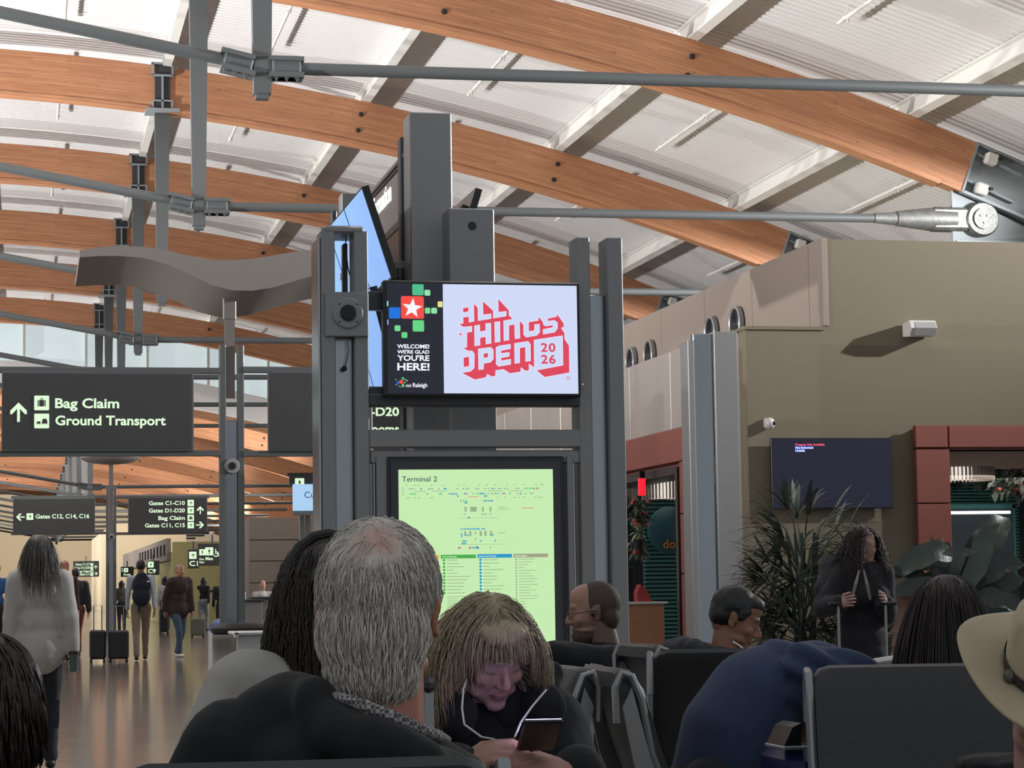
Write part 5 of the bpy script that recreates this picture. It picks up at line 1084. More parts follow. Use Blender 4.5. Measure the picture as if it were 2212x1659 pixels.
def head_paint(Mh, s, skin, brow='#3a2d24', lip='#9a5a50', stub=None, stubf=None, closed=True, glow=None):
    Mi = Mh.inverted(); R_ = np.array(Mi.to_3x3()); T_ = np.array(Mi.translation)
    a, b_, l_ = C_(skin), C_(brow), C_(lip)
    def f(co):
        h = (co @ R_.T+T_)/s; x, y, z = h[:, 0], h[:, 1], h[:, 2]; c = np.tile(a, (len(co), 1)); front = y < -.045
        def mix(m, k): c[:, :3] += (k[:3]-c[:, :3])*m[:, None]
        g = lambda v, w: np.exp(-(v/w)**2)
        mix(.35*g(z+.033, .02)*g(np.abs(x)-.0, .016)*(y < -.085), np.array([.5, .16, .12, 1])); mix(.30*g(z+.025, .018)*g(np.abs(x)-.042, .016)*front, np.array([.55, .2, .16, 1]))
        ex = np.abs(x)-.031
        arc = z-(.030-.22*np.abs(ex)**1.0*.5); mix(.75*g(arc, .0045)*g(ex, .020)*front, b_)
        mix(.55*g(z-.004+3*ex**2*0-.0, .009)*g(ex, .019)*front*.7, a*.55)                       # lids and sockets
        lid = z+.004-6.*ex**2; mix(.9*g(lid, .0022)*g(ex, .0135)*front, np.array([.03, .02, .02, 1]))
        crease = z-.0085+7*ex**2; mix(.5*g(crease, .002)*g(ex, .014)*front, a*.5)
        mix(.8*((np.abs(z+.0585-.0) < .0052)*(np.abs(x) < .022-.0)*(y < -.078)).astype(float), l_); mix(.8*((np.abs(z+.0705) < .0052)*(np.abs(x) < .019)*(y < -.078)).astype(float), l_)
        mix(.95*g(z+.0642, .0016)*(np.abs(x) < .024)*(y < -.07), np.array([.04, .015, .012, 1]))
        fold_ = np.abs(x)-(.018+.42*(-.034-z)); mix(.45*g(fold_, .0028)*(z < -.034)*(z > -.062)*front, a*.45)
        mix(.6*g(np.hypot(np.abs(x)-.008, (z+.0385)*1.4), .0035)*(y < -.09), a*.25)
        if stubf is not None: mix(stubf(x, y, z), C_(stub))
        return c
    return f
def ik(S, W_, l1, l2, hint):
    S = V(S); W_ = V(W_); d = W_-S; L_ = d.length
    if L_ > (l1+l2)*.995: W_ = S+d.normalized()*(l1+l2)*.995; d = W_-S; L_ = d.length
    a = (l1*l1-l2*l2+L_*L_)/(2*L_); h = sqrt(max(0, l1*l1-a*a)); dn = d.normalized(); hv = V(hint); hv = (hv-dn*hv.dot(dn)).normalized()
    return S+dn*a+hv*h, W_
def hand(q, Wr, d, nrm, s, side, curl=.5, n=6, spread=.09, thumb=.7, rs=1.):
    """palm and five fingers: d along the fingers, nrm out of the palm (fingers curl towards nrm)"""
    d = V(d).normalized(); nrm = V(nrm); nrm = (nrm-d*nrm.dot(d)).normalized(); lat = d.cross(nrm)*side
    R_ = Matrix((lat, nrm, d)).transposed(); c = Wr+d*.048*s
    q.ell(c, (.040*s, .0155*s*rs, .050*s), R_, 10, 8); q.ell(Wr+d*.02*s-lat*.0*s, (.028*s, .019*s, .03*s), R_, 8, 6); q.ell(c-lat*.022*s+nrm*.006*s-d*.012*s, (.016*s, .014*s, .028*s), R_, 8, 6)
    for k, (o, L_, r_) in enumerate(((-.028, .070, .0088), (-.0095, .078, .0092), (.0095, .073, .0088), (.027, .058, .0078))):
        p = Wr+d*(.088-.003*abs(k-1.3))*s+lat*o*s; a = curl*.75; dd = (d+lat*(k-1.5)*spread); pts = [p-dd*.02*s, p]; seg = (.45, .31, .24)
        for j in range(3):
            a_ = curl*(.55+.75*j); v = (dd*cos(a_)+nrm*sin(a_)); p = p+v*L_*seg[j]*s; pts.append(p)
        q.tube(pts, [r_*s*rs*k_ for k_ in (1.1, 1.08, 1., .92, .74)], n); q.ell(pts[-1], r_*s*rs*.78, nu=n, nv=5)
        for pp in pts[1:-1]: q.ell(pp, r_*s*rs*1.04, nu=n, nv=5)
    p = Wr+d*.025*s-lat*.028*s; v1 = (d*.6-lat*.75+nrm*.35*thumb).normalized(); v2 = (d*.95-lat*.15+nrm*.55*thumb).normalized(); pts = [p-v1*.01*s, p+v1*.034*s, p+v1*.034*s+v2*.032*s, p+v1*.034*s+v2*.058*s]
    q.tube(pts, [.012*s*rs, .0108*s*rs, .0098*s*rs, .0075*s*rs], n); q.ell(pts[-1], .0078*s*rs, nu=n, nv=5); q.ell(pts[1], .0110*s*rs, nu=n, nv=5); q.ell(pts[2], .0100*s*rs, nu=n, nv=5)

def strands(q, Mh, s, n, seedf, length, crown=(0, .02, .12), r0=.0035, down=.55, wave=0., wl=.05, rs=1, sc=(.083, .104, .098), cen=(0, .016, .03), sides=4, seg=9, jitter=.1, lift=.002, inward=0., tip=.25, grav=None, part=None, hug=False, avoid=None):
    """clumps of hair that start on the skull and run down over an offset ellipsoid, then hang"""
    rg_ = random.Random(rs); Mi3 = Mh.to_3x3().inverted(); g = (Mi3 @ V(grav or (0, 0, -1))).normalized(); cen = V(cen)
    k = 0; tries = 0
    while k < n and tries < n*30:
        tries += 1
        z_ = rg_.uniform(-.95, 1); th = rg_.uniform(0, 2*pi); rr_ = sqrt(1-z_*z_); nrm = V((rr_*cos(th), rr_*sin(th), z_)); p = cen+V((nrm.x*sc[0], nrm.y*sc[1], nrm.z*sc[2]))
        if not seedf(p): continue
        k += 1; L_ = length(p)*rg_.uniform(.85, 1.1); ds = L_/seg; pts = []; lf = 1+rg_.uniform(0, lift*12)
        fl = p-V(crown)
        if part is not None: fl = V((p.x-part, (p.y)*.25, 0))
        fl = fl.normalized()+V([rg_.uniform(-jitter, jitter) for _ in range(3)]); ph = rg_.uniform(0, 6.3)
        side = V((rg_.uniform(-1, 1), rg_.uniform(-1, 1), rg_.uniform(-1, 1)))
        for i in range(seg+1):
            u = i/seg; e = V(((p.x-cen.x)/sc[0], (p.y-cen.y)/sc[1], (p.z-cen.z)/sc[2])); L2 = e.length
            if L2 < lf or hug: e = e/L2*lf; p = cen+V((e.x*sc[0], e.y*sc[1], e.z*sc[2]))
            if avoid: p = avoid(p)
            w = side*(wave*sin(ph+u*L_/wl*6.28)); pts.append(Mh @ ((p+w)*s))
            nn = V((e.x/sc[0], e.y/sc[1], e.z/sc[2])).normalized(); d = fl*(1-down)*(1-u)+g*(down+u*.9)+V((-p.x*inward*8*u, 0, 0)); d.normalize()
            if L2 < lf*1.08: d = d-nn*min(0, d.dot(nn))
            if d.length < .01: d = g
            d.normalize(); p = p+d*ds
        R_ = r0*rg_.uniform(.7, 1.3)*s
        q.tube(pts, [R_*(.6 if i == 0 else 1) * (1-(1-tip)*max(0, (i/seg-.55)/.45)) for i in range(seg+1)], sides, flat=.6)
    return q
def clear_face(hw=.058, zt=.04, yf=-.03):
    def f(p):
        if p.y < yf and p.z < zt and abs(p.x) < hw: return V((hw*(1 if p.x > 0 else -1), max(p.y, -.075), p.z))
        return p
    return f
def hair_mat(name, c1, c2, rough=.45):
    if name in MATS: return MATS[name]
    m = bpy.data.materials.new(name); m.use_nodes = True; MATS[name] = m; nt = m.node_tree; N = nt.nodes; L = nt.links; b = N['Principled BSDF']; b.inputs['Roughness'].default_value = rough
    g = N.new('ShaderNodeNewGeometry'); r = N.new('ShaderNodeValToRGB'); r.color_ramp.elements[0].color = lin(c1); r.color_ramp.elements[1].color = lin(c2)
    L.new(g.outputs['Random Per Island'], r.inputs[0])
    tc = N.new('ShaderNodeTexCoord'); n = N.new('ShaderNodeTexNoise'); n.inputs['Scale'].default_value = 260; n.inputs['Detail'].default_value = 3; mp = N.new('ShaderNodeMapping'); mp.inputs['Scale'].default_value = (1, 1, .12)
    L.new(tc.outputs['Object'], mp.inputs[0]); L.new(mp.outputs[0], n.inputs['Vector']); mr = N.new('ShaderNodeMapRange'); mr.inputs[1].default_value = .35; mr.inputs[2].default_value = .65; mr.inputs[3].default_value = .75; mr.inputs[4].default_value = 1.2; L.new(n.outputs[0], mr.inputs[0])
    mx = N.new('ShaderNodeMix'); mx.data_type = 'RGBA'; mx.blend_type = 'MULTIPLY'; mx.inputs[0].default_value = 1; L.new(r.outputs[0], mx.inputs[6]); L.new(mr.outputs[0], mx.inputs[7]); L.new(mx.outputs[2], b.inputs['Base Color'])
    bp = N.new('ShaderNodeBump'); bp.inputs['Strength'].default_value = .5; bp.inputs['Distance'].default_value = .004; L.new(n.outputs[0], bp.inputs['Height']); L.new(bp.outputs[0], b.inputs['Normal'])
    return m
def cloth(name, col, var=.08, rough=.9, bs=300, sheen=.03): return mat('cloth_'+name, col, rough, bump=.25, bscale=bs, var=var, vscale=9, sheen=sheen)

def human(label, hp, Y, yaw, pose='stand', skin='#c49a84', top='#333333', topname='dark', legs='#26262b', legname='dark', shoes='#1c1c1c', pitch=0., hyaw=0., roll=0., lean=.1, tw=0., wr=None, wl=None, female=False, vox=.012, s=None,
          step=.25, sleeve=1., hem=0., hair=None, hpaint={}, curl=.5, build=1., knees=None, hands=True, prefix='', shoulders=0., nose=1., topbuild=0., feetdz=0., hint=(0, .6, -.5), neckr=1., handn=None, foldamp=.006, necklen=0., sroll=0.):
    """world = T + Rz(yaw) local, the sitter or walker faces local -Y"""
    Hc = at(hp[0], hp[1], Y); Rz = Matrix.Rotation(yaw, 4, 'Z')
    if s is None: s = (Hc.z/1.62 if pose == 'stand' else (.96 if female else 1.03))
    b_ = build
    if pose == 'stand': pel = V((0, 0, .95*s))
    else: pel = V((0, 0, .56))
    a1, a2, a3 = lean*.5, lean, lean*1.25
    D = lambda a: V((0, -sin(a), cos(a)))
    waist = pel+D(a1)*.15*s; chest = waist+D(a2)*.20*s; neck = chest+D(a3)*.175*s; hd = neck+D(a3+pitch*.45)*(.155*s+necklen)
    off = Hc-(Rz @ hd)
    if pose == 'stand': off.z = 0
    T4 = Matrix.Translation(off) @ Rz
    if sroll: T4 = T4 @ Matrix.Translation(neck) @ Matrix.Rotation(sroll, 4, 'Y') @ Matrix.Translation(-neck)
    L_ = lambda p: T4 @ V(p)
    Mh = Matrix.Translation(Hc if pose != 'stand' else L_(hd)) @ Rz @ Matrix.Rotation(hyaw, 4, 'Z') @ Matrix.Rotation(roll, 4, 'Y') @ Matrix.Rotation(pitch, 4, 'X')
    R3 = Rz.to_3x3(); Xa = R3 @ V((1, 0, 0)); sk = MB(); sh = MB(); pa = MB(); so = MB(); ex = MB(); n = 14 if vox < .01 else 10
    def spine(q, c, a, r, inf=0.): q.ell(L_(c), [k+inf for k in r], R3 @ Matrix.Rotation(a, 3, 'X'), n+4, n)
    sw = (.165 if female else .185)*s+shoulders; fw_ = .92 if female else 1.
    infl = .012+topbuild
    for q, inf in ((sk, 0.), (sh, infl)):
        spine(q, chest+D(a2)*.03*s, a2, (.150*s*b_*fw_, .105*s*b_, .165*s), inf); spine(q, waist, a1, (.130*s*b_*fw_, .10*s*b_, .15*s), inf)
        spine(q, neck-D(a3)*.05*s, a3, (.145*s*fw_, .07*s, .06*s), inf)
    for q, inf in ((sk, 0), (pa, .012), (sh, infl) if (hem or pose == 'sit') else (pa, .012)): spine(q, pel, a1, (.155*s*b_, .115*s*b_, .13*s), inf)
    if female:
        for q, inf in ((sk, 0), (sh, infl)):
            for sx_ in (-1, 1): q.ell(L_(chest+V((sx_*.07*s, -.085*s*cos(a2), -.02*s-.08*s*sin(a2)))), .055*s+inf, nu=n)
    if hem: spine(sh, pel-V((0, 0, hem*.5)), a1, (.165*s*b_, .125*s*b_, .10*s+hem*.5), infl)
    sk.cap(L_(neck-D(a3)*.03*s), Mh @ V((0, .02*s, -.05*s)), .062*s*neckr, .052*s*neckr, n)
    sh.cap(L_(neck-D(a3)*.02*s)+V((0, 0, -.015)), L_(neck)+V((0, 0, .005)), .07*s*neckr, .062*s*neckr, n)
    head_lumps(sk, Mh, s*.99, 18 if vox < .008 else 12, female, nose)
    Sx = lambda sx_: neck-D(a3)*.055*s+V((sx_*sw, 0, 0)); l1, l2 = .29*s, .255*s
    for sx_, wt in ((-1, wr), (1, wl)):
        S = L_(Sx(sx_))
        if wt is None:
            wt_ = L_(V((sx_*(sw+.05*s), (-.05 if pose == 'stand' else -.28)*s, (.86*s if pose == 'stand' else .64))) if pose != 'stand' else V((sx_*(sw+.05*s), -sx_*.10*s*(1 if step > 0 else 0), .87*s)))
        else: wt_ = V(wt)
        E, Wt = ik(S, wt_, l1, l2, R3 @ V((sx_*.35, hint[1], hint[2])))
        for q, inf in ((sk, 0), (sh, infl*.85)):
            q.cap(L_(neck-D(a3)*.045*s+V((sx_*.06*s, 0, 0))), S, .052*s+inf, .057*s*b_+inf, n)
            q.cap(S, E, .055*s*b_+inf, .043*s*b_+inf, n) if (q is sk or sleeve > .5) else q.cap(S, S.lerp(E, .85), .058*s+inf, .052*s+inf, n)
            if q is sk: q.cap(E, Wt, .041*s, .027*s, n)
            elif sleeve >= 1: q.cap(E, E.lerp(Wt, .93), .042*s+inf, .034*s+inf, n)
        if hands:
            dd = (Wt-E).normalized(); nn = (R3 @ V((-sx_, 0, 0))) if handn is None else V(handn); tq_ = sk if vox < .008 else ex
            hand(tq_, Wt, dd, nn, s*1.0, sx_ if nn.length else 1, curl, 6 if vox < .008 else 5)
    hipz = pel-V((0, 0, .03*s)); fd = []
    for sx_ in (-1, 1):
        Hp = hipz+V((sx_*.088*s, 0, 0))
        if pose == 'stand': st = sx_*step*.5; F = V((sx_*.085*s, st*s, .085*s+feetdz)); K, F = ik(Hp, F, .44*s, .43*s, (0, -1, 0))
        elif knees and knees[(sx_+1)//2]: K = V(knees[(sx_+1)//2]); F = K+V((0, .03, -.42))
        else: K = V((sx_*.13*s, -.43*s, .54)); F = V((sx_*.13*s, -.40*s, .09)); 
        if pose != 'stand': zz = off.z; K.z -= zz; F.z -= zz
        for q, inf in ((sk, 0), (pa, .014)):
            q.cap(L_(Hp), L_(K), .084*s*b_+inf, .058*s+inf, n); q.cap(L_(K), L_(F if q is sk else K.lerp(F, .97)), .054*s+inf, .038*s+inf*1.3, n)
        f0 = F+V((0, .03*s, -.045*s)); f1 = F+V((0, -.14*s, -.055*s)); so.cap(L_(f0), L_(f1), .040*s, .034*s, 8); so.ell(L_((f0+f1)/2), (.045*s, .11*s, .038*s), R3, 10, 6); sk.cap(L_(F), L_(f0), .035*s, .03*s, 8)
    body = remeshed(sk, prefix+'person', M['skin'], vox, 3 if vox < .008 else 2, None, None, head_paint(Mh, s*.99, skin, **hpaint), .5, ex)
    body.location = (0, 0, 0); tag(body, label, 'person')
    vc = max(vox*1.3, .009)
    top_o = remeshed(sh, 'top_garment', cloth(topname, top), vc, 4, body, folds(foldamp, 13, hash(label) % 17))
    pa_o = remeshed(pa, 'trousers', cloth(legname, legs), vc, 3, body, folds(foldamp*.8, 15, 5.))
    so_o = remeshed(so, 'shoe_pair', mat('shoe_'+shoes[1:], shoes, .5), max(vc, .012), 1, body)
    if hair: hair(body, Mh, s*.99, vox)
    return body, Mh, s, L_
def hair_cap(col, c2=None, scale=1., long=0., width=1., vol=0., n=0, name=None, wave=0., back=.05, fr=.085):
    c2 = c2 or col
    def f(body, Mh, s, vox):
        m = hair_mat('hair'+col[1:]+c2[1:], col, c2); q = MB(); R3 = Mh.to_3x3(); P = lambda x, y, z: Mh @ V((x*s, y*s, z*s))
        q.ell(P(0, .024, .040), [(k+vol)*s for k in (.081, .098, .090)], R3, 20, 14); q.ell(P(0, .055, .0), [(k+vol)*s for k in (.072, .06, .065)], R3, 16, 12)
        if long:
            bk = P(0, .075, -.02); dn = V((0, 0, -1))
            for k in range(-3, 4):
                a = V((P(k*.026*width, .07-.006*k*k, .02))); q.cap(a, a+dn*long*s*(1-.02*k*k)+(R3 @ V((0, back*.3, 0))), .034*s, .026*s, 10)
            for k in (-1, 1): a = P(k*.075*width, .02, .02); q.cap(a, a+dn*long*.8*s, .026*s, .02*s, 8)
        remeshed(q, 'hair', m, max(vox, .007), 2, body, folds(.004, 40, 2.) if vox < .02 else None)
        if n:
            q = MB(); strands(q, Mh, s, n, lambda p: p.y > -.03 or p.z > fr, lambda p: (.10+long*1.0) if long else .05, wave=wave, rs=len(col)*7+n, sc=(.084+vol, .106+vol, .10+vol), r0=.0026, sides=3, jitter=.2); q.build('hair_strands', m, body, 180)
    return f
def shorthair(skinc, stub, beard=None, bald=False):
    def fn(x, y, z):
        h = 1/(1+np.exp(-((y+.02)*60+(z-.01)*40))) if not bald else (1/(1+np.exp(-((y-.0)*70-(z-.02)*8))))*(.85-.35/(1+np.exp(-(z-.09)*90)))
        if beard: h = np.maximum(h, .8/(1+np.exp((z+.035)*130+0*(y)))*(y < .03)*(np.abs(z+.064) > .004))
        return h
    return dict(stub=stub, stubf=fn)

# ---------------------------------------------------------------- walkers on the concourse
b, Mh, s, L_ = human('woman walking away at the left edge: long grey hair, grey sweater, dark jeans', (86, 1196), 16.35, pi, top='#aca7a0', topname='grey_wool', legs='#24262f', legname='dark_denim', female=True, step=.18, lean=.02, hem=.10, topbuild=.022, vox=.0105,
    wr=at(160, 1425, 16.3), wl=at(18, 1425, 16.35), hair=hair_cap('#4d4a47', '#6f6a64', long=.26, width=1.15, vol=.006, n=500, wave=.002), skin='#b08c7c', build=1.04)
c = at(159, 1440, 16.1); t = thing('tumbler', 'dark green insulated tumbler in the right hand of the woman walking away', 'bottle', (c.x, 16.18, c.z)); q = MB(); q.lathe([(.028, -.04), (.033, .06), (.034, .08)], (c.x+.005, 16.22, c.z), 18); q.build('cup', mat('tumbler_green', '#4a5a55', .35, .4), t, 40); q = MB(); q.lathe([(.036, .08), (.036, .1), (.02, .105)], (c.x+.005, 16.22, c.z), 18); q.build('lid', M['black'], t, 40)
far = [
 ('person in a black jacket and rust trousers walking away, behind the grey haired woman', (163, 1241), 44.5, pi+.2, dict(top='#1f1e26', topname='black', legs='#6b3a30', legname='rust', hair=hair_cap('#1d1a1a'), topbuild=.02)),
 ('red haired man mostly hidden behind the grey haired woman', (140, 1227), 42., .3, dict(top='#3a2b2b', topname='dim', hair=hair_cap('#5a3a2c'), skin='#a8705f')),
 ('man in a white shirt and khaki trousers walking away with a navy backpack', (304, 1225), 41.3, pi, dict(top='#aab1bb', topname='white_shirt', legs='#7b7064', legname='khaki', hair=hair_cap('#17161a'), step=.5, skin='#8f6a58')),
 ('man in a maroon sweater and jeans walking, looking to the right', (389, 1234), 42.6, .5, dict(top='#37282a', topname='maroon', legs='#3d5365', legname='jeans', shoes='#c9c6c4', hair=hair_cap('#7a706b'), step=.35, topbuild=.03, hem=.12, skin='#b57f6c', build=1.08)),
 ('woman in black top and pale jeans, one arm out, right of the maroon sweater', (440, 1256), 70., pi-.4, dict(top='#15151a', topname='black2', legs='#868b94', legname='pale_jeans', female=True, hair=hair_cap('#101014', long=.25), wl=at(462, 1277, 70))),
 ('woman with long dark hair and olive top, right beside the far sign post', (263, 1262), 70., pi, dict(top='#4b4742', topname='olive', legs='#22232c', legname='dark2', female=True, hair=hair_cap('#26211f', long=.3))),
 ('woman with black ponytail in a white top, left of the maroon sweater', (357, 1254), 68., pi, dict(top='#b4b3b8', topname='white_top', legs='#26262c', legname='dark3', female=True, hair=hair_cap('#121216', long=.2))),
 ('person in a bright blue jacket, cut off by the left edge', (-9, 1232), 40., pi, dict(top='#2c568f', topname='bright_blue', hair=hair_cap('#2a2320'), wl=at(3, 1300, 40))),
 ('dark clothed walker almost hidden behind the sign post', (478, 1256), 60., pi, dict(top='#1c2026', topname='night', hair=hair_cap('#17161a')))]
for lab, hp, Y, yw, kw in far:
    b, Mh, s, L_ = human(lab, hp, Y, yw, vox=.016, **kw)
    if 'backpack' in lab:
        t = thing('backpack', 'navy blue backpack on the back of the man in the white shirt', 'backpack', L_((0, .14, 1.2))); q = MB(); q.ell(L_((0, .17*s, 1.30*s)), (.17, .11, .21), None, 16, 12); q.ell(L_((0, .17*s, 1.12*s)), (.17, .12, .19), None, 16, 12); q.ell(L_((0, .19*s, 1.46*s)), (.10, .07, .08), None, 12, 8)
        remeshed(q, 'pack', cloth('navy_pack', '#1c2233'), .016, 2, t); q = MB(); c = at(320, 1256, Y-.32); q.box(c.x-.04, c.x+.03, Y-.325, Y-.31, c.z-.015, c.z+.012, .003); q.build('patch', mat('patch_white', '#cfd0c8'), t)
        q = MB(); c = at(301, 1300, Y-.2); q.box(c.x-.012, c.x+.012, Y-.2, Y-.19, c.z-.2, c.z+.15); q.build('strap', M['black'], t)
human('person in a white shirt seated at the far gate podium', (567, 1264), 56, .2, 'sit', top='#b8b4b4', topname='white2', hair=hair_cap('#4a3a34'), vox=.016)

# ---------------------------------------------------------------- curly haired woman with luggage
b, Mh, s, L_ = human('woman with long curly dark hair and glasses, pushing luggage in front of the palm', (1866, 1182), 14.0, .12, top='#1f1e26', topname='coat', legs='#121216', legname='black_trousers', female=True, step=.15, lean=.12, hem=.42, vox=.0095, topbuild=.028,
    wr=at(1815, 1303, 13.75), wl=at(1913, 1302, 13.8), skin='#b08a80', hpaint=dict(lip='#8f5a56', brow='#3b2a26'), hyaw=.30, pitch=.05, build=1.0)
hm = hair_mat('hair_curly', '#2a2322', '#443a37'); q = MB(); R3 = Mh.to_3x3(); P = lambda x, y, z: Mh @ V((x*s, y*s, z*s))
q.ell(P(0, .038, .048), (.088, .088, .086), R3, 20, 14)
for k in (-1, 1):
    for (x, y, z_, r_) in ((.075, .02, 0, .042), (.092, .03, -.07, .048), (.10, .03, -.14, .05), (.098, .02, -.21, .048), (.09, .0, -.27, .04)): q.ell(P(k*x, y, z_), r_, None, 12, 8)
for z_ in (0, -.08, -.16, -.24): q.ell(P(0, .085, z_), (.09, .05, .06), R3, 14, 10)
remeshed(q, 'hair', hm, .008, 1, b, folds(.012, 55, 4.))
q = MB(); strands(q, Mh, s, 620, lambda p: (p.y > -.03 and p.z > -.03) or p.z > .10, lambda p: .36, wave=.009, wl=.045, rs=5, sc=(.092, .110, .102), r0=.0026, sides=3, jitter=.5, seg=20, lift=.02, part=0., avoid=clear_face(.080, .085, .005)); q.build('curls', hm, b, 180)
def glasses(body, Mh, s, m, r_=.021, full=True, name='glasses'):
    q = MB(); P = lambda x, y, z: Mh @ V((x*s, y*s, z*s))
    for k in (-1, 1):
        q.tube([P(k*.032+r_*1.15*cos(a*pi/6), -.098+.012*abs(cos(a*pi/6))*(1 if k*cos(a*pi/6) > 0 else -.1), -.002+r_*.8*sin(a*pi/6)) for a in range(13)], .0016*s, 5, cap=False)
        q.tube([P(k*.056, -.088, .004), P(k*.080, -.03, .006), P(k*.083, .012, .004)], .0016*s, 5)
    q.tube([P(-.010, -.101, .002), P(.010, -.101, .002)], .0016*s, 5); o = q.build(name, m, body, 180); return o
glasses(b, Mh, s, mat('glasses_red', '#4a2428', .3))
q = MB()
for k, px0, px1 in ((-1, 1856, 1842), (1, 1866, 1878)): q.tube([at(px0, 1232, 13.80), at((px0+px1)/2+k*1, 1262, 13.77), at(px1+k*2, 1295, 13.8)], [.006, .012, .010], 6, flat=.5)
q.build('coat_lining', cloth('lining', '#85807a'), b)
for i, (px, lab) in enumerate(((1813, 'black suitcase under the right hand of the curly haired woman'), (1915, 'black suitcase under the left hand of the curly haired woman'))):
    c = at(px, 1304, 13.7); t = thing('rolling_suitcase', lab, 'suitcase', (c.x, 13.7, 0)); q = MB(); q.box(c.x-.17, c.x+.19, 13.6, 13.85, .06, .66, .03); q.build('shell', blk, t)
    q = MB(); q.tube([(c.x-.0, 13.72, .65), (c.x-.0, 13.72, c.z-.01)], .009, 6); q.build('pull_tube', M['chrome'], t); q = MB(); q.tube([(c.x-.06, 13.72, c.z), (c.x+.07, 13.72, c.z)], .014, 8); q.build('grip', M['black'], t)
    for sx_ in (-1, 1): q = MB(); q.tube([(c.x+.01+sx_*.14, 13.65, .035), (c.x+.01+sx_*.14+.03, 13.65, .035)], .035, 10); q.build('wheel', M['rubber'], t)
t = thing('shoulder_bag', 'dark grey bag on the right shoulder of the curly haired woman', 'bag', at(1785, 1240, 14.05)); q = MB(); q.ell(at(1790, 1240, 14.1), (.07, .08, .13), None, 14, 10); q.ell(at(1783, 1268, 14.1), (.07, .08, .09), None, 14, 10); remeshed(q, 'bag_body', cloth('bag_grey', '#3b3c40'), .012, 2, t, folds(.008, 20))

# ---------------------------------------------------------------- seated passengers
# bearded man
b, Mh, s, L_ = human('balding bearded man with glasses in a black T-shirt, right of the map display', (1281, 1322), 9.0, -pi/2-.22, 'sit', skin='#a8806e', top='#15161c', topname='black_tee', hpaint=dict(shorthair('', '#4a352b', True, True), brow='#4a3428', lip='#8a5550'), pitch=.12, lean=.18, vox=.0065, s=1.0,
    wr=None, wl=at(1152, 1545, 8.8), sleeve=.4, hint=(0, .3, 1.2), neckr=1.12, build=1.12, shoulders=.02)
glasses(b, Mh, s, mat('glasses_dark', '#26201f', .3))
q = MB(); P = lambda x, y, z: Mh @ V((x*s, y*s, z*s))
q.ell(P(-.0, .024, .032), [k*s for k in (.0785, .094, .0925)], Mh.to_3x3(), 22, 14); q.ell(P(0, .055, -.02), [k*s for k in (.070, .052, .07)], Mh.to_3x3(), 18, 12)
remeshed(q, 'hair', hair_mat('hair_brown_short', '#4e3b33', '#3c2e29', .7), .006, 2, b)
q = MB(); q.ell(P(0, -.040, -.090), [k*s for k in (.060, .060, .044)], Mh.to_3x3(), 16, 10); q.ell(P(0, -.076, -.118), [k*s for k in (.030, .028, .026)], Mh.to_3x3(), 12, 8); remeshed(q, 'beard', hair_mat('beard_brown', '#3a2c26', '#46362e', .8), .006, 2, b, folds(.003, 90))
q = MB(); q.tube([P(.088, .0, -.005), P(.094, -.006, -.01)], .009*s, 10); q.tube([P(-.088, .0, -.005), P(-.094, -.006, -.01)], .009*s, 10); tag(q.build('earbuds', M['black'], None, 40), 'black earbud in the ear of the balding bearded man', 'earbuds')
# young man in a hood
b, Mh, s, L_ = human('young man with short black hair in a dark hooded top, looking down', (1590, 1338), 8.9, 1.28, 'sit', skin='#8a624d', top='#35353a', topname='hoodie', hpaint=dict(brow='#1d1512', lip='#7d4a42'), pitch=.42, lean=.12, vox=.0062, s=1.0, topbuild=.02, nose=1.03)
q = MB(); P = lambda x, y, z: Mh @ V((x*s, y*s, z*s)); R3 = Mh.to_3x3()
q.ell(P(0, .024, .046), [k*s for k in (.083, .100, .088)], R3, 24, 16); q.ell(P(0, .052, .005), [k*s for k in (.077, .066, .068)], R3, 20, 12); q.ell(P(0, -.040, .083), [k*s for k in (.062, .050, .036)], R3, 16, 10)
for k in (-1, 1): q.ell(P(k*.072, -.018, .035), [j*s for j in (.010, .02, .035)], R3, 10, 8)
bh = hair_mat('hair_black_short', '#141212', '#1e1b1a', .5); remeshed(q, 'hair', bh, .006, 2, b, folds(.002, 80))
q = MB(); c = L_((0, 0, 0)); nk = Mh @ V((0, .05*s, -.13*s)); cfw = V((sin(1.28), -cos(1.28), 0)); cr = V((cfw.y, -cfw.x, 0))
for i in range(13):
    a = -2.5+5.0*i/12; p = nk+(-cfw*cos(a)*.115+cr*sin(a)*.12)+V((0, 0, .035*cos(a)-.035)); q.ell(p, (.042, .042, .036), None, 10, 8)
q.ell(nk-cfw*.13+V((0, 0, -.03)), (.09, .09, .06), None, 14, 10); remeshed(q, 'hood', cloth('hoodie', '#35353a'), .009, 3, b, folds(.005, 24))
q = MB(); q.tube([at(1583, 1386, 8.72), at(1597, 1394, 8.7), at(1606, 1402, 8.68)], .004, 6); tag(q.build('headphone_wire', M['white'], None, 40), 'short white headphone cord at the collar of the young man in the hood', 'cord')
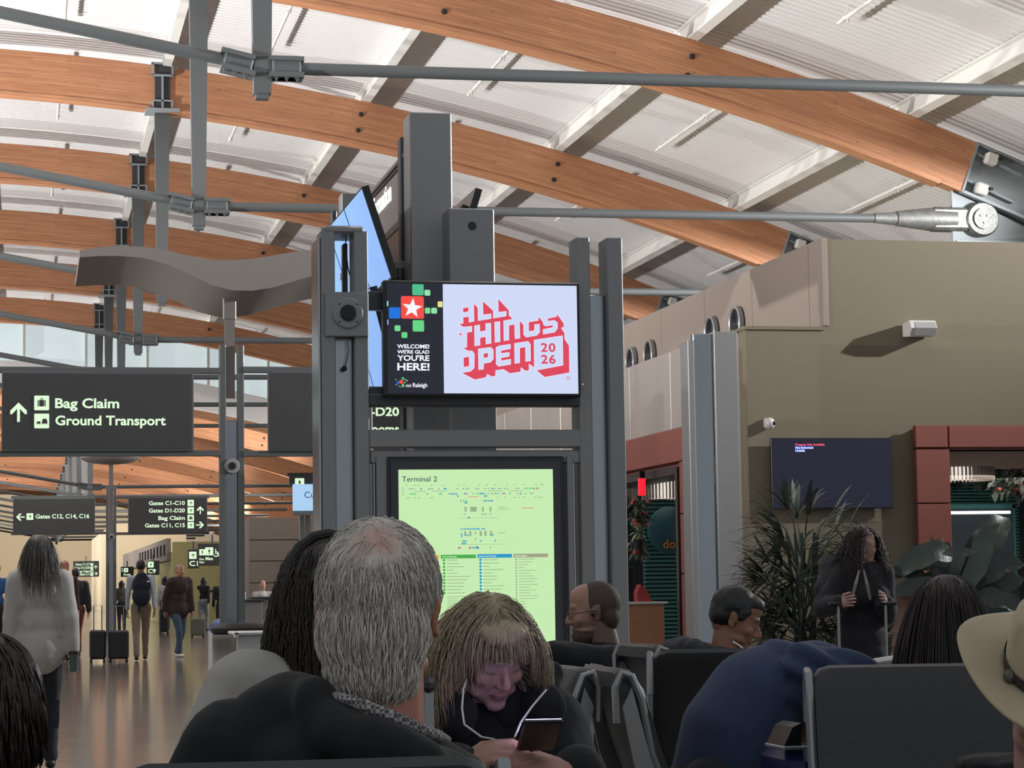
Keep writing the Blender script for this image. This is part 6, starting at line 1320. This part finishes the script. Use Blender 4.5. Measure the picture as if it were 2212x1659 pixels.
# bent-over passenger in the blue sweatshirt
sk = MB(); sh = MB(); YB_ = 6.15; A = lambda x, y, dy=0: at(x, y, YB_+dy)
spn = [(1560, 1680, .12), (1590, 1570, .135), (1640, 1490, .125), (1700, 1455, .105), (1755, 1445, .085)]
for (x, y, r_) in spn: sh.ell(A(x, y+8), (r_+.02, .19, r_), None, 18, 12)
for (p0, p1) in zip(spn[:-1], spn[1:]):
    for k in range(1, 4): u = k/4; sh.ell(A(p0[0]+(p1[0]-p0[0])*u, p0[1]+(p1[1]-p0[1])*u+8), (p0[2]*(1-u)+p1[2]*u+.02, .19, p0[2]*(1-u)+p1[2]*u), None, 16, 12)
for dy, el, wr_ in ((-.16, (1848, 1462), (1835, 1590)), (.16, (1862, 1470), (1870, 1600))):
    sh.cap(A(1745, 1448, dy), A(el[0], el[1], dy), .080, .066, 14); sh.cap(A(el[0], el[1], dy), A(wr_[0], wr_[1], dy*.6), .062, .045, 12); sk.cap(A(wr_[0], wr_[1]-20, dy*.6), A(wr_[0], wr_[1]+10, dy*.6), .03, .028, 10)
    sk.cap(A(1745, 1452, dy), A(el[0], el[1], dy), .05, .045, 10); sk.cap(A(el[0], el[1], dy), A(wr_[0], wr_[1]-10, dy*.6), .04, .03, 10); hand(sk, A(wr_[0], wr_[1]+8, dy*.6), (0, 0, -1), (1, 0, .0), 1., 1 if dy > 0 else -1)
for (x, y, r_) in spn: sk.ell(A(x, y+10), (r_*.8, .14, r_*.8), None, 14, 10)
Mb = Matrix.Translation(A(1800, 1535)) @ Matrix.Rotation(pi/2, 4, 'Z') @ Matrix.Rotation(1.5, 4, 'X'); head_lumps(sk, Mb, 1.); sk.cap(A(1760, 1460), A(1790, 1515), .06, .055)
pt = MB()
for dy in (-.11, .11):
    for q, e in ((sk, 0), (pt, .014)): q.cap(A(1545, 1705, dy), V((A(1545, 1705, dy).x+.42, YB_+dy, .53)), .085+e, .06+e, 12); q.cap(V((A(1545, 1705, dy).x+.42, YB_+dy, .53)), V((A(1545, 1705, dy).x+.38, YB_+dy, .06)), .055+e, .04+e, 12)
pt.ell(A(1545, 1705), (.14, .18, .13)); sk.ell(A(1545, 1705), (.12, .16, .11))
b = remeshed(sk, 'person', M['skin'], .009, 2, None, None, head_paint(Mb, 1., '#a5806c')); tag(b, 'passenger bent far forward in a blue sweatshirt, head hidden behind the chair', 'person')
def bfold(co, no):
    d = .004*nz(co, 10, 3.); x = co[:, 0]; z_ = co[:, 2]; w = np.exp(-((z_-.98)/.12)**2)*(x > A(1650, 1450).x)
    d += .010*w*np.sin((x*.7+z_*1.2)*70); return co+no*d[:, None]
remeshed(sh, 'sweatshirt', cloth('blue_sweat', '#2d3a57', .05), .0095, 6, b, bfold); remeshed(pt, 'trousers', cloth('dark4', '#20222a'), .012, 3, b)
hair_cap('#2a2422')(b, Mb, 1., .01)
# person with long straight dark hair, seen from behind
b, Mh, s, L_ = human('person with long straight dark brown hair seen from behind, left of the cowboy hat', (2042, 1345), 5.95, pi-.2, 'sit', skin='#a07a68', top='#25262e', topname='navy_top', female=True, vox=.009, s=.98, lean=.02)
hm = hair_mat('hair_dark_straight', '#2b2421', '#382f2b', .5); q = MB(); R3 = Mh.to_3x3(); P = lambda x, y, z: Mh @ V((x*s, y*s, z*s))
q.ell(P(0, .024, .040), (.085, .103, .094), R3, 24, 16); q.ell(P(0, .05, -.03), (.086, .08, .09), R3, 20, 14)
for z_, w in ((-.09, .098), (-.15, .108), (-.21, .115), (-.27, .118)): q.ell(P(0, .07, z_), (w, .065, .06), R3, 20, 12)
remeshed(q, 'hair', hm, .007, 5, b, folds(.002, 30)); q = MB(); strands(q, Mh, s, 1100, lambda p: p.y > -.04, lambda p: .44, rs=21, sc=(.088, .108, .100), r0=.0018, sides=3, jitter=.06, seg=10, crown=(0, .0, .13), lift=.003); q.build('hair_strands', hm, b, 180)
# ---------------------------------------------------------------- long brown hair, cream jacket
b, Mh, s, L_ = human('person with long dark brown hair and a cream jacket, left of the white haired man', (702, 1304), 4.45, pi+.35, 'sit', skin='#a07a68', top='#a5a19a', topname='cream', female=True, vox=.008, s=1.0, lean=.05, topbuild=.02, shoulders=.0, sroll=-.28)
hm = hair_mat('hair_dark_wavy', '#28221f', '#3d332c', .5); q = MB(); R3 = Mh.to_3x3(); P = lambda x, y, z: Mh @ V((x*s, y*s, z*s))
q.ell(P(0, .022, .04), (.086, .102, .090), R3, 24, 16); q.ell(P(.0, .05, -.03), (.088, .085, .09), R3, 20, 14)
for z_, w, xo in ((-.09, .085, .01), (-.14, .080, .02), (-.19, .070, .03)): q.ell(P(xo, .06, z_), (w, .06, .055), R3, 18, 12)
remeshed(q, 'hair', hm, .007, 4, b, folds(.004, 35)); q = MB(); strands(q, Mh, s, 1500, lambda p: p.y > -.06, lambda p: .34, rs=23, sc=(.084, .104, .097), r0=.0015, sides=3, jitter=.12, seg=14, wave=.005, wl=.07, lift=.003, inward=.35); q.build('hair_strands', hm, b, 180)
q = MB(); q.tube([P(.088*cos(a*pi/8), .012, .045+.092*sin(a*pi/8)) for a in range(9)], .010, 8); q.ell(P(.088, .01, .0), (.018, .03, .036), R3, 12, 8); q.ell(P(-.088, .01, .0), (.018, .03, .036), R3, 12, 8); tag(q.build('headphones', M['rubber'], None, 40), 'black over ear headphones on the long brown hair', 'headphones')
# ---------------------------------------------------------------- woman reading her phone
YW_ = 4.8
hR = at(1088, 1598, 4.44); hL = at(1152, 1612, 4.40)
b, Mh, s, L_ = human('woman with chin length blonde grey hair bent over her phone, centre foreground', (1057, 1412), YW_, .10, 'sit', skin='#b48f86', top='#18191b', topname='dark_jacket', female=True, vox=.0044, s=.91, lean=.36, pitch=.50, hyaw=.14, roll=-.05, topbuild=.025, shoulders=.02,
    hpaint=dict(brow='#8a6f62', lip='#a06e74'), hands=False, wr=hR+V((-.07, .11, -.06)), wl=hL+V((.12, .13, -.06)), hint=(0, .1, -1), neckr=.95, foldamp=.005)
hq = MB()
hand(hq, hR+V((-.07, .11, -.06)), (.80, -.50, .36), (.2, .5, -.8), 1., -1, .75, 8); hand(hq, hL+V((.10, .11, -.06)), (-.86, -.42, .22), (-.1, .5, -.85), 1., 1, .85, 8)
o = remeshed(hq, 'hand_pair', M['skin'], .0035, 2, b, None, lambda co: np.tile(C_('#a97e6e'), (len(co), 1)))
t = thing('smartphone', 'black smartphone held in both hands by the blonde grey haired woman', 'phone', at(1140, 1592, 4.42)); Rp = Matrix.Rotation(-.1, 3, 'Z') @ Matrix.Rotation(radians(-24), 3, 'X'); pc = at(1166, 1588, 4.42)
q = MB(); q.obox(pc, (.078, .155, .010), Rp, .004); q.build('case', mat('phone_case', '#1a1c22', .35), t); q = MB(); q.obox(pc+Rp @ V((0, 0, .0056)), (.070, .146, .001), Rp); q.build('lit_screen', mat('phone_light', '#c3b8ff', emit=10.), t)
hm = hair_mat('hair_blonde_grey', '#7d6d54', '#c0ae90', .45); R3 = Mh.to_3x3(); P = lambda x, y, z: Mh @ V((x*s, y*s, z*s)); q = MB()
q.ell(P(0, .026, .046), [k*s for k in (.088, .102, .090)], R3, 26, 18); q.ell(P(0, -.045, .082), [k*s for k in (.066, .052, .038)], R3, 20, 12)
for k in (-1, 1):
    for (x, y, z_, r_) in ((.074, -.02, .03, .028), (.084, .0, -.01, .032), (.086, .012, -.05, .032), (.080, .02, -.085, .028)): q.ell(P(k*x, y, z_), r_*s, None, 12, 8)
q.ell(P(0, .07, -.03), [k*s for k in (.08, .05, .085)], R3, 18, 12)
remeshed(q, 'hair', hm, .006, 3, b, folds(.003, 60)); q = MB()
strands(q, Mh, s, 1900, lambda p: (p.y > -.03 or p.z > .108) and p.z > -.05, lambda p: .20 if p.y > -.02 else .15, rs=31, sc=(.086, .105, .099), r0=.0015, sides=3, jitter=.16, seg=12, crown=(0, .02, .13), lift=.010, inward=.3, wave=.002, part=0., down=.42, avoid=clear_face())
strands(q, Mh, s, 620, lambda p: p.y < -.035 and p.z > .078 and abs(p.x) < .062, lambda p: .062, rs=33, sc=(.082, .102, .102), r0=.0014, sides=3, jitter=.12, seg=8, crown=(0, .05, .16), lift=.004, down=.2, grav=Mh.to_3x3() @ V((0, -.25, -1)))
q.build('hair_strands', hm, b, 180)
q = MB(); q.tube([at(1008, 1468, 4.72), at(1001, 1490, 4.66), at(998, 1530, 4.6), at(1003, 1565, 4.55), at(1040, 1592, 4.48), at(1068, 1597, 4.42)], .0022, 6); q.tube([at(1180, 1490, 4.7), at(1150, 1525, 4.6), at(1125, 1560, 4.5), at(1112, 1592, 4.4)], .0022, 6); tag(q.build('earphone_wire', M['white'], None, 40), 'white earphone wire looping down the dark jacket to the phone', 'wire')
# high collar of the jacket, open at the front, and scarf
q = MB(); nk = Mh @ V((0, .05, -.15))
for a0_, a1_ in ((.5, 5.8),):
    for i in range(22):
        a = a0_+(a1_-a0_)*i/21; q.ell(nk+V((.125*sin(a), -.10*cos(a)+.01, .015-.045*cos(a)*.6)), (.034, .034, .055), None, 10, 8)
for (x, y, dy, r_) in ((1178, 1480, .10, .034), (1192, 1455, .12, .03), (1168, 1508, .08, .036), (1180, 1520, .02, .05), (975, 1500, .06, .05), (955, 1520, .05, .055), (985, 1545, .0, .05)): q.ell(at(x, y, 4.78+dy), r_, None, 12, 8)
remeshed(q, 'collar', cloth('dark_jacket', '#1d1e20'), .008, 4, b, folds(.006, 22)); q = MB()
for i in range(9): a = -1.2+2.4*i/8; q.ell(Mh @ V((.062*sin(a), -.062*cos(a)+.012, -.145-.01*cos(a))), (.026, .022, .024), None, 10, 8)
remeshed(q, 'scarf', cloth('scarf', '#4b5260', .2), .006, 3, b, folds(.004, 50))
# ---------------------------------------------------------------- white haired man
b, Mh, s, L_ = human('white haired man seen from behind, dark jacket with checked shirt collar, large in front', (822, 1322), 3.3, pi-.30, 'sit', skin='#a8705c', top='#141617', topname='black_jacket', vox=.0060, s=1.06, lean=.10, pitch=.10, hyaw=-.05, roll=.0, topbuild=.02, shoulders=.0, neckr=1.2, build=1.0, foldamp=.004, necklen=.045, sroll=-.30,
    hpaint=dict(brow='#b0a8a0'))
R3 = Mh.to_3x3(); P = lambda x, y, z: Mh @ V((x*s, y*s, z*s)); q = MB()
q.ell(P(0, .020, .036), [k*s for k in (.0795, .0985, .0925)], R3, 28, 18); q.ell(P(0, .052, -.028), [k*s for k in (.0715, .057, .072)], R3, 24, 14); q.ell(P(0, .056, -.075), [k*s for k in (.058, .042, .05)], R3, 20, 12)
wm = hair_mat('hair_white', '#b9b2a8', '#dcd7ce', .7)
Mi_ = Mh.inverted()
def wpaint(co):
    R_ = np.array(Mi_.to_3x3()); h = (co @ R_.T+np.array(Mi_.translation))/s; d = np.sqrt(((h-np.array([-.012, .095, .088]))**2).sum(1)); m = .85*np.exp(-(d/.03)**2)*(1+.35*nz(h, 90, 1.)); m = np.clip(m, 0, 1)[:, None]
    return C_('#c2bbb1')*(1-m)+C_('#b57f70')*m
q.ell(P(0, .058, -.095), [k*s for k in (.056, .038, .035)], R3, 18, 12)
whm = mat('white_hair_base', '#99928a', .6, bump=.6, bscale=110, var=.22, vscale=40, stretch=(1, 1, .22), vcol=True); remeshed(q, 'hair', whm, .0055, 3, b, folds(.0035, 34, 2.), wpaint)
q = MB(); rw = random.Random(5)
bare = lambda p: (V(p)-V((-.012, .10, .09))).length < .034 and rw.random() < .8
strands(q, Mh, s, 5200, lambda p: (p.y > -.03 or p.z > .10) and p.z > -.08 and not bare(p), lambda p: .05, rs=41, sc=(.0805, .1000, .0935), r0=.0010, jitter=.6, seg=6, sides=3, crown=(-.015, .085, .085), lift=.005, down=.35, wave=.0035, wl=.07, hug=True)
strands(q, Mh, s, 2200, lambda p: p.y > -.01, lambda p: .05, rs=43, sc=(.0735, .0625, .078), r0=.0010, jitter=.45, seg=6, sides=3, lift=.006, down=.7, wave=.003, wl=.06, cen=(0, .050, -.032), hug=True)
strands(q, Mh, s, 1300, lambda p: p.y > .03, lambda p: .035, rs=44, sc=(.059, .044, .055), r0=.0010, jitter=.5, seg=6, sides=3, lift=.01, down=.7, wave=.003, wl=.06, cen=(0, .056, -.085), hug=True)
q.build('hair_strands', wm, b, 180)
chk = bpy.data.materials.new('check_cloth'); chk.use_nodes = True; nt = chk.node_tree; bs_ = nt.nodes['Principled BSDF']; bs_.inputs['Roughness'].default_value = .9
tc = nt.nodes.new('ShaderNodeTexCoord'); ck = nt.nodes.new('ShaderNodeTexChecker'); ck.inputs['Scale'].default_value = 170; ck.inputs['Color1'].default_value = lin('#9d9a98'); ck.inputs['Color2'].default_value = lin('#4a4548'); nt.links.new(tc.outputs['Object'], ck.inputs[0]); nt.links.new(ck.outputs[0], bs_.inputs['Base Color'])
q = MB(); cen = L_((0, 0, 0)); cpts = [(700, 1492, 3.22), (740, 1502, 3.15), (790, 1520, 3.12), (850, 1545, 3.10), (905, 1570, 3.12), (945, 1585, 3.2), (968, 1592, 3.32)]
q.tube([at(x, y+5, Y) for x, y, Y in cpts], [.004, .007, .009, .0095, .009, .009, .005], 10); q.build('shirt_collar', chk, b, 180)
q = MB(); jp = [(640, 1490, 3.3, .035), (680, 1500, 3.2, .035), (740, 1524, 3.14, .036), (800, 1545, 3.1, .038), (860, 1572, 3.09, .04), (910, 1600, 3.1, .04), (960, 1622, 3.18, .04), (1000, 1640, 3.3, .05)]
for (p0, p1) in zip(jp[:-1], jp[1:]):
    for k in range(4): u = k/4; x, y, Y_, r_ = [a*(1-u)+c_*u for a, c_ in zip(p0, p1)]; q.ell(at(x, y+(22 if x < 690 else 60), Y_), (r_, r_, r_*1.1), None, 12, 8)
q.ell(at(640, 1535, 3.3), (.075, .08, .06)); q.ell(at(740, 1650, 3.25), (.14, .10, .08)); q.ell(at(850, 1690, 3.25), (.13, .10, .065)); q.ell(at(620, 1640, 3.28), (.08, .09, .07)); q.ell(at(970, 1725, 3.3), (.09, .09, .055)); q.ell(at(700, 1570, 3.28), (.08, .07, .06)); q.ell(at(585, 1590, 3.3), (.07, .08, .08)); q.ell(at(545, 1650, 3.3), (.06, .07, .08)); remeshed(q, 'jacket_collar', cloth('black_jacket', '#141617'), .008, 5, b, folds(.004, 18))
# ---------------------------------------------------------------- cowboy hat and its wearer
hc = at(2280, 1440, 4.0)
b, Mh, s, L_ = human('person in a maroon shirt under the cowboy hat, at the right edge', (2262, 1500), 4.0, -.25, 'sit', skin='#b08478', top='#4a2530', topname='maroon_shirt', vox=.009, s=1.05, pitch=.72, lean=-.12, topbuild=.0, shoulders=-.04, necklen=.12, wr=at(2420, 1900, 3.9), wl=at(2600, 1900, 3.9))
t = thing('cowboy_hat', 'cream felt cowboy hat with dark band, cut by the right edge', 'hat', hc); R3 = Mh.to_3x3(); vs = []; fs = []; nn, rings = 56, 9
Mt = Matrix.Translation(Mh @ V((0, .005, .062))) @ Mh.to_3x3().to_4x4() @ Matrix.Rotation(-.10, 4, 'X')
for j in range(rings):
    u = j/(rings-1)
    for i in range(nn):
        a = 2*pi*i/nn; rx, ry = .083+.100*u, .103+.088*u; up_ = .055*u**1.7*abs(cos(a))**2.2-.010*u*abs(sin(a)); vs.append(Mt @ V((rx*cos(a)*(1-.06*u*abs(cos(a))), ry*sin(a), up_)))
for j in range(rings-1):
    for i in range(nn): fs.append((j*nn+i, j*nn+(i+1) % nn, (j+1)*nn+(i+1) % nn, (j+1)*nn+i))
felt = mat('cream_felt', '#b3a284', .9, bump=.15, bscale=220, var=.05, vscale=12, sheen=.3); q = MB(); q.add(vs, fs); br = q.build('brim', felt, t, 180); sm = br.modifiers.new('s', 'SOLIDIFY'); sm.thickness = .004; sm.offset = 0
q = MB(); vs = []; fs = []; prof = [(1., 0), (.985, .03), (.96, .06), (.92, .09), (.85, .112), (.70, .124), (.45, .118), (.2, .108), (.02, .106)]
for (r_, z_) in prof:
    for i in range(nn):
        a = 2*pi*i/nn; dent = .022*max(0, 1-(abs(cos(a))*2.2)**2)*(z_ > .1); pin = 1-.14*max(0, z_-.05)/.07*(sin(a) < -.3)*abs(cos(a)); vs.append(Mt @ V((.083*r_*cos(a)*pin, .103*r_*sin(a), z_-dent*0)))
for j in range(len(prof)-1):
    for i in range(nn): fs.append((j*nn+i, j*nn+(i+1) % nn, (j+1)*nn+(i+1) % nn, (j+1)*nn+i))
q.add(vs, fs); q.build('crown', felt, t, 180); q = MB(); vs = []; fs = []
for z_ in (.002, .026):
    for i in range(nn): a = 2*pi*i/nn; vs.append(Mt @ V((.0848*cos(a), .1048*sin(a), z_)))
for i in range(nn): fs.append((i, (i+1) % nn, nn+(i+1) % nn, nn+i))
q.add(vs, fs); hb = q.build('band', cloth('hatband', '#3a3834'), t, 180); q = MB(); a = pi*1.12; p = Mt @ V((.088*cos(a), .108*sin(a), .014)); q.ell(p, .013, None, 14, 10); q.build('concho', mat('concho_pewter', '#6d665e', .4, .6, bump=.5, bscale=200), hb, 60)
# brown haired head at the lower left corner
b, Mh, s, L_ = human('brown haired head and dark shoulder cut off at the lower left corner', (-38, 1560), 3.4, pi, 'sit', skin='#a07a68', top='#26262a', topname='black3', vox=.009, s=1.0, lean=.1)
hair_cap('#2c211c', '#3a2d26', n=900)(b, Mh, s, .009)
q = MB(); p = at(2180, 1652, 4.4); q.ell(p, (.11, .12, .03)); q.ell(p+V((.1, 0, -.03)), (.1, .1, .04)); o = remeshed(q, 'black_bag', cloth('black4', '#141418'), .01, 3, None, folds(.006, 20)); tag(o, 'black bag at the lower right corner in front of the large chair', 'bag')
